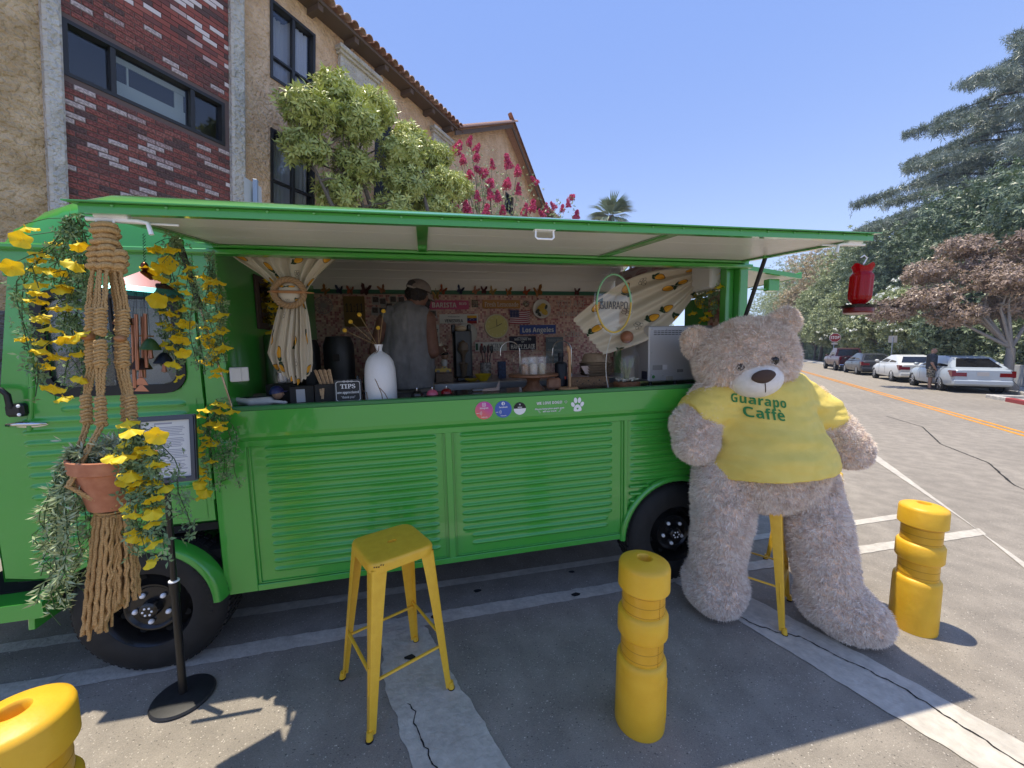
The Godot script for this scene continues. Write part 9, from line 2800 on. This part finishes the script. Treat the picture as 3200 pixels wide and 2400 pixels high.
# ---------------------------------------------------------------- parked cars: x forwards from the rear axle, z to the right
func hull(st2: Array) -> G:           # stations [x, y_low, y_shoulder, y_top, half_width]
	var rows := []
	for e in st2:
		var row := PackedVector3Array()
		var w: float = e[4]
		var pr := [[0.86, e[1]], [0.97, e[1] + 0.05], [1.0, lerpf(e[1], e[2], 0.45)], [0.995, lerpf(e[1], e[2], 0.8)], [0.955, e[2]], [0.90, lerpf(e[2], e[3], 0.55)], [0.72, lerpf(e[2], e[3], 0.9)], [0.3, e[3]]]
		for p in pr: row.append(v3(e[0], p[1], -w * p[0]))
		for k in range(pr.size() - 1, -1, -1): row.append(v3(e[0], pr[k][1], w * pr[k][0]))
		rows.append(row)
	var s := g().grid(rows, false, true, true)
	for e in [0, rows.size() - 1]:
		var c := v3(st2[e][0], (st2[e][1] + st2[e][3]) / 2, 0)
		for k in rows[e].size(): s.tri(c, rows[e][k], rows[e][(k + 1) % rows[e].size()], v3(-1 if e == 0 else 1, 0, 0))
	return s

func make_car(called: String, label: String, wb: float, paint: Material, body: Array, cab: Array, cabw: float, k: Transform3D, ro: float, spokes: int, pickup := false) -> Node3D:
	var t := thing(called, label, "pickup truck" if pickup else "car", Vector3.ZERO, k, "cars parked across the street")
	var w: float = body[body.size() / 2][4]
	part("body", hull(body), paint, t)
	# cabin: [x, y] outline of roof and pillars; glass panes stand on the faces
	var gl := mat("car_glass", Color(0.10, 0.105, 0.115), 0.12)
	var y0: float = cab[0][1]
	var yt: float = cab[1][1]
	var lo := w * 0.88
	var hf := func(y: float) -> float: return lerpf(lo, cabw, clampf((y - y0) / (yt - y0), 0, 1))
	var cs := g()
	var n := cab.size()
	for i in n - 1:
		var a: Array = cab[i]
		var b: Array = cab[i + 1]
		var q := [v3(a[0], a[1], -hf.call(a[1])), v3(a[0], a[1], hf.call(a[1])), v3(b[0], b[1], hf.call(b[1])), v3(b[0], b[1], -hf.call(b[1]))]
		cs.quad(q[0], q[1], q[2], q[3])
		if i == 0 or i == n - 2:
			var c := ((q[0] + q[1] + q[2] + q[3]) as Vector3) * 0.25
			var nn: Vector3 = (q[1] - q[0]).cross(q[3] - q[0]).normalized()
			if nn.dot(c - v3((cab[0][0] + cab[n - 1][0]) / 2, y0, 0)) < 0: nn = -nn
			var p := []
			for v: Vector3 in q: p.append(c + (v - c) * 0.82 + nn * 0.012)
			part("rear_window" if i == 0 else "windscreen", g().quad(p[0], p[1], p[2], p[3], nn), gl, t)
	for sd: float in [-1.0, 1.0]:
		var fan := []
		for p in cab: fan.append(v3(p[0], p[1], sd * hf.call(p[1])))
		for i in range(1, n - 1): cs.tri(fan[0], fan[i], fan[i + 1])
		var cut := [[0.10, 0.46], [0.53, 0.93]] if not pickup else [[0.12, 0.9]]
		for e in cut:
			var pane := g()
			var pts := []
			for h in [0.10, 0.86]:
				for f in e:
					var y := lerpf(y0, yt, h)
					var xa := lerpf(cab[0][0], cab[1][0], h)
					var xb := lerpf(cab[n - 1][0], cab[n - 2][0], h)
					pts.append(v3(lerpf(xa, xb, f), y, sd * (hf.call(y) + 0.008)))
			pane.quad(pts[0], pts[1], pts[3], pts[2], v3(0, 0, sd))
			part("side_window", pane, gl, t)
	part("cabin", cs, paint, t)
	for x in [0.0, wb]:
		for sd: float in [-1.0, 1.0]:
			var z: float = sd * (w - 0.02)
			part("wheel_arch", g().lathe([v2(0.0, 0.0), v2(ro + 0.055, 0.0), v2(ro + 0.06, 0.012)], 24, Transform3D(Basis(Vector3.RIGHT, PI / 2 * sd), v3(x, ro + 0.01, z * 0.985))), mat("arch_dark", Color(0.03, 0.03, 0.03), 0.9), t)
			var wx := Transform3D(Basis(Vector3.RIGHT, PI / 2 * sd), v3(x, ro, z))
			var wh := part("wheel", g().lathe([v2(0.19, 0.012), v2(0.25, 0.022), v2(ro - 0.02, 0.012), v2(ro, -0.02), v2(ro, -0.18)], 28, wx), mat("tyre_rubber", Color.BLACK), t)
			sub("rim", g().lathe([v2(0.0, -0.01), v2(0.20, -0.045), v2(0.205, 0.012), v2(0.215, 0.015)], 24, wx), mat("rim_shade", Color(0.13, 0.13, 0.14), 0.4, 0.5), wh)
			var sp := g()
			for i in spokes: sp.box(wx * v3(cos(TAU * i / spokes) * 0.11, 0.008, sin(TAU * i / spokes) * 0.11), v3(0.19, 0.016, 0.042), wx.basis * Basis(Vector3.UP, -TAU * i / spokes))
			sub("spokes", sp, mat("alloy", Color(0.66, 0.67, 0.69), 0.3, 0.7), wh)
	var x0: float = body[0][0]
	var yl: float = body[1][2]
	for sd: float in [-1.0, 1.0]:
		var tl := g()
		if pickup: tl.span(v3(x0 - 0.012, yl - 0.26, sd * w * 0.93), v3(x0 + 0.1, yl - 0.02, sd * w * 0.80), 0.01)
		else:
			tl.prism(PackedVector2Array([v2(x0 - 0.018, yl - 0.24), v2(x0 + 0.06, yl - 0.27), v2(x0 + 0.40, yl - 0.07), v2(x0 + 0.26, yl - 0.015), v2(x0 + 0.01, yl - 0.02)]), sd * w * 0.50, sd * (w * 0.955 + 0.012))
		part("tail_light", tl, mat("tail_red", Color(0.42, 0.03, 0.05), 0.15), t)
		part("door_handle", g().box(v3(wb * 0.42, yl - 0.12, sd * (w + 0.004)), v3(0.18, 0.025, 0.02)), paint, t)
		part("wing_mirror", g().ball(v3(cab[n - 1][0] - 0.35, y0 + 0.08, sd * (w + 0.07)), v3(0.06, 0.065, 0.10), 8, 12), paint, t)
	part("licence_plate", g().box(v3(x0 - 0.012, yl - (0.14 if not pickup else 0.42), 0), v3(0.012, 0.14, 0.31)), mat("plate_white", Color.WHITE), t)
	part("bumper", g().box(v3(x0 + 0.03, 0.42, 0), v3(0.14, 0.22, w * 1.86), Basis.IDENTITY, 0.05), mat("chrome", Color.WHITE) if pickup else paint, t)
	part("underside", g().span(v3(x0 + 0.2, 0.20, -w * 0.8), v3(body[-1][0] - 0.25, 0.36, w * 0.8), 0.0), mat("arch_dark", Color.BLACK), t)
	var seam := g()
	for x in [wb * 0.36, wb * 0.70]: seam.box(v3(x, yl - 0.27, -w - 0.0005), v3(0.006, 0.5, 0.004), Basis.IDENTITY, 0.0)
	part("door_seam", seam, mat("arch_dark", Color.BLACK), t)
	return t

func car_paint(key: String, c: Color, metal: float) -> StandardMaterial3D:
	var m := mat(key, c, 0.4, metal * 0.4)
	m.clearcoat_enabled = true
	m.clearcoat = 0.35
	m.clearcoat_roughness = 0.06
	return m

func build_cars() -> void:
	var kb := Basis(v3(0.665, 0, -0.747), Vector3.UP, v3(0.747, 0, 0.665))
	var sed := func(l: float, h: float, w: float, wb: float) -> Array:
		return [[-0.92, 0.36, 0.92 * h, 0.95 * h, w * 0.86], [-0.84, 0.28, 0.96 * h, 1.03 * h, w * 0.95], [-0.5, 0.25, 0.97 * h, 1.06 * h, w], [0.3, 0.24, 0.96 * h, 1.04 * h, w], [wb * 0.55, 0.24, 0.93 * h, 1.0 * h, w], [wb - 0.1, 0.24, 0.88 * h, 0.98 * h, w], [wb + 0.45, 0.25, 0.76 * h, 0.86 * h, w * 0.95], [wb + 0.78, 0.30, 0.62 * h, 0.70 * h, w * 0.80]]
	make_car("parked_car", "silver sedan parked nearest, its red tail lights facing the road", 2.6, car_paint("silver_paint", Color(0.70, 0.74, 0.78), 0.4), sed.call(4.4, 0.93, 0.86, 2.6), [[-0.62, 0.96], [0.02, 1.36], [0.55, 1.43], [1.25, 1.42], [2.35, 0.93]], 0.54, Transform3D(kb, st(22.3, 8.62)), 0.31, 5)
	make_car("parked_car", "white coupe parked between the silver sedan and the dark sedan", 2.65, car_paint("white_paint", Color(0.84, 0.85, 0.85), 0.0), sed.call(4.5, 0.94, 0.87, 2.65), [[-0.50, 0.97], [0.10, 1.33], [0.7, 1.40], [1.3, 1.38], [2.35, 0.93]], 0.54, Transform3D(kb, st(27.5, 8.62)), 0.32, 8)
	make_car("parked_car", "dark grey sedan parked behind the maroon pickup", 2.8, car_paint("graphite_paint", Color(0.20, 0.21, 0.24), 0.5), sed.call(4.8, 0.94, 0.90, 2.8), [[-0.6, 0.97], [0.15, 1.36], [0.8, 1.44], [1.5, 1.43], [2.6, 0.93]], 0.56, Transform3D(kb, st(33.6, 8.62)), 0.33, 10)
	make_car("parked_pickup", "maroon pickup truck parked farthest along the far kerb", 3.5, car_paint("maroon_paint", Color(0.27, 0.10, 0.13), 0.3), [[-1.15, 0.50, 1.12, 1.14, 0.90], [-1.1, 0.42, 1.12, 1.15, 0.95], [1.2, 0.42, 1.12, 1.15, 0.97], [2.6, 0.42, 1.10, 1.15, 0.97], [3.7, 0.44, 1.05, 1.16, 0.96], [4.3, 0.5, 0.95, 1.06, 0.88]], [[0.55, 1.12], [0.70, 1.72], [1.1, 1.80], [2.0, 1.78], [2.75, 1.12]], 0.70, Transform3D(kb, st(39.3, 8.66)), 0.40, 6, true)
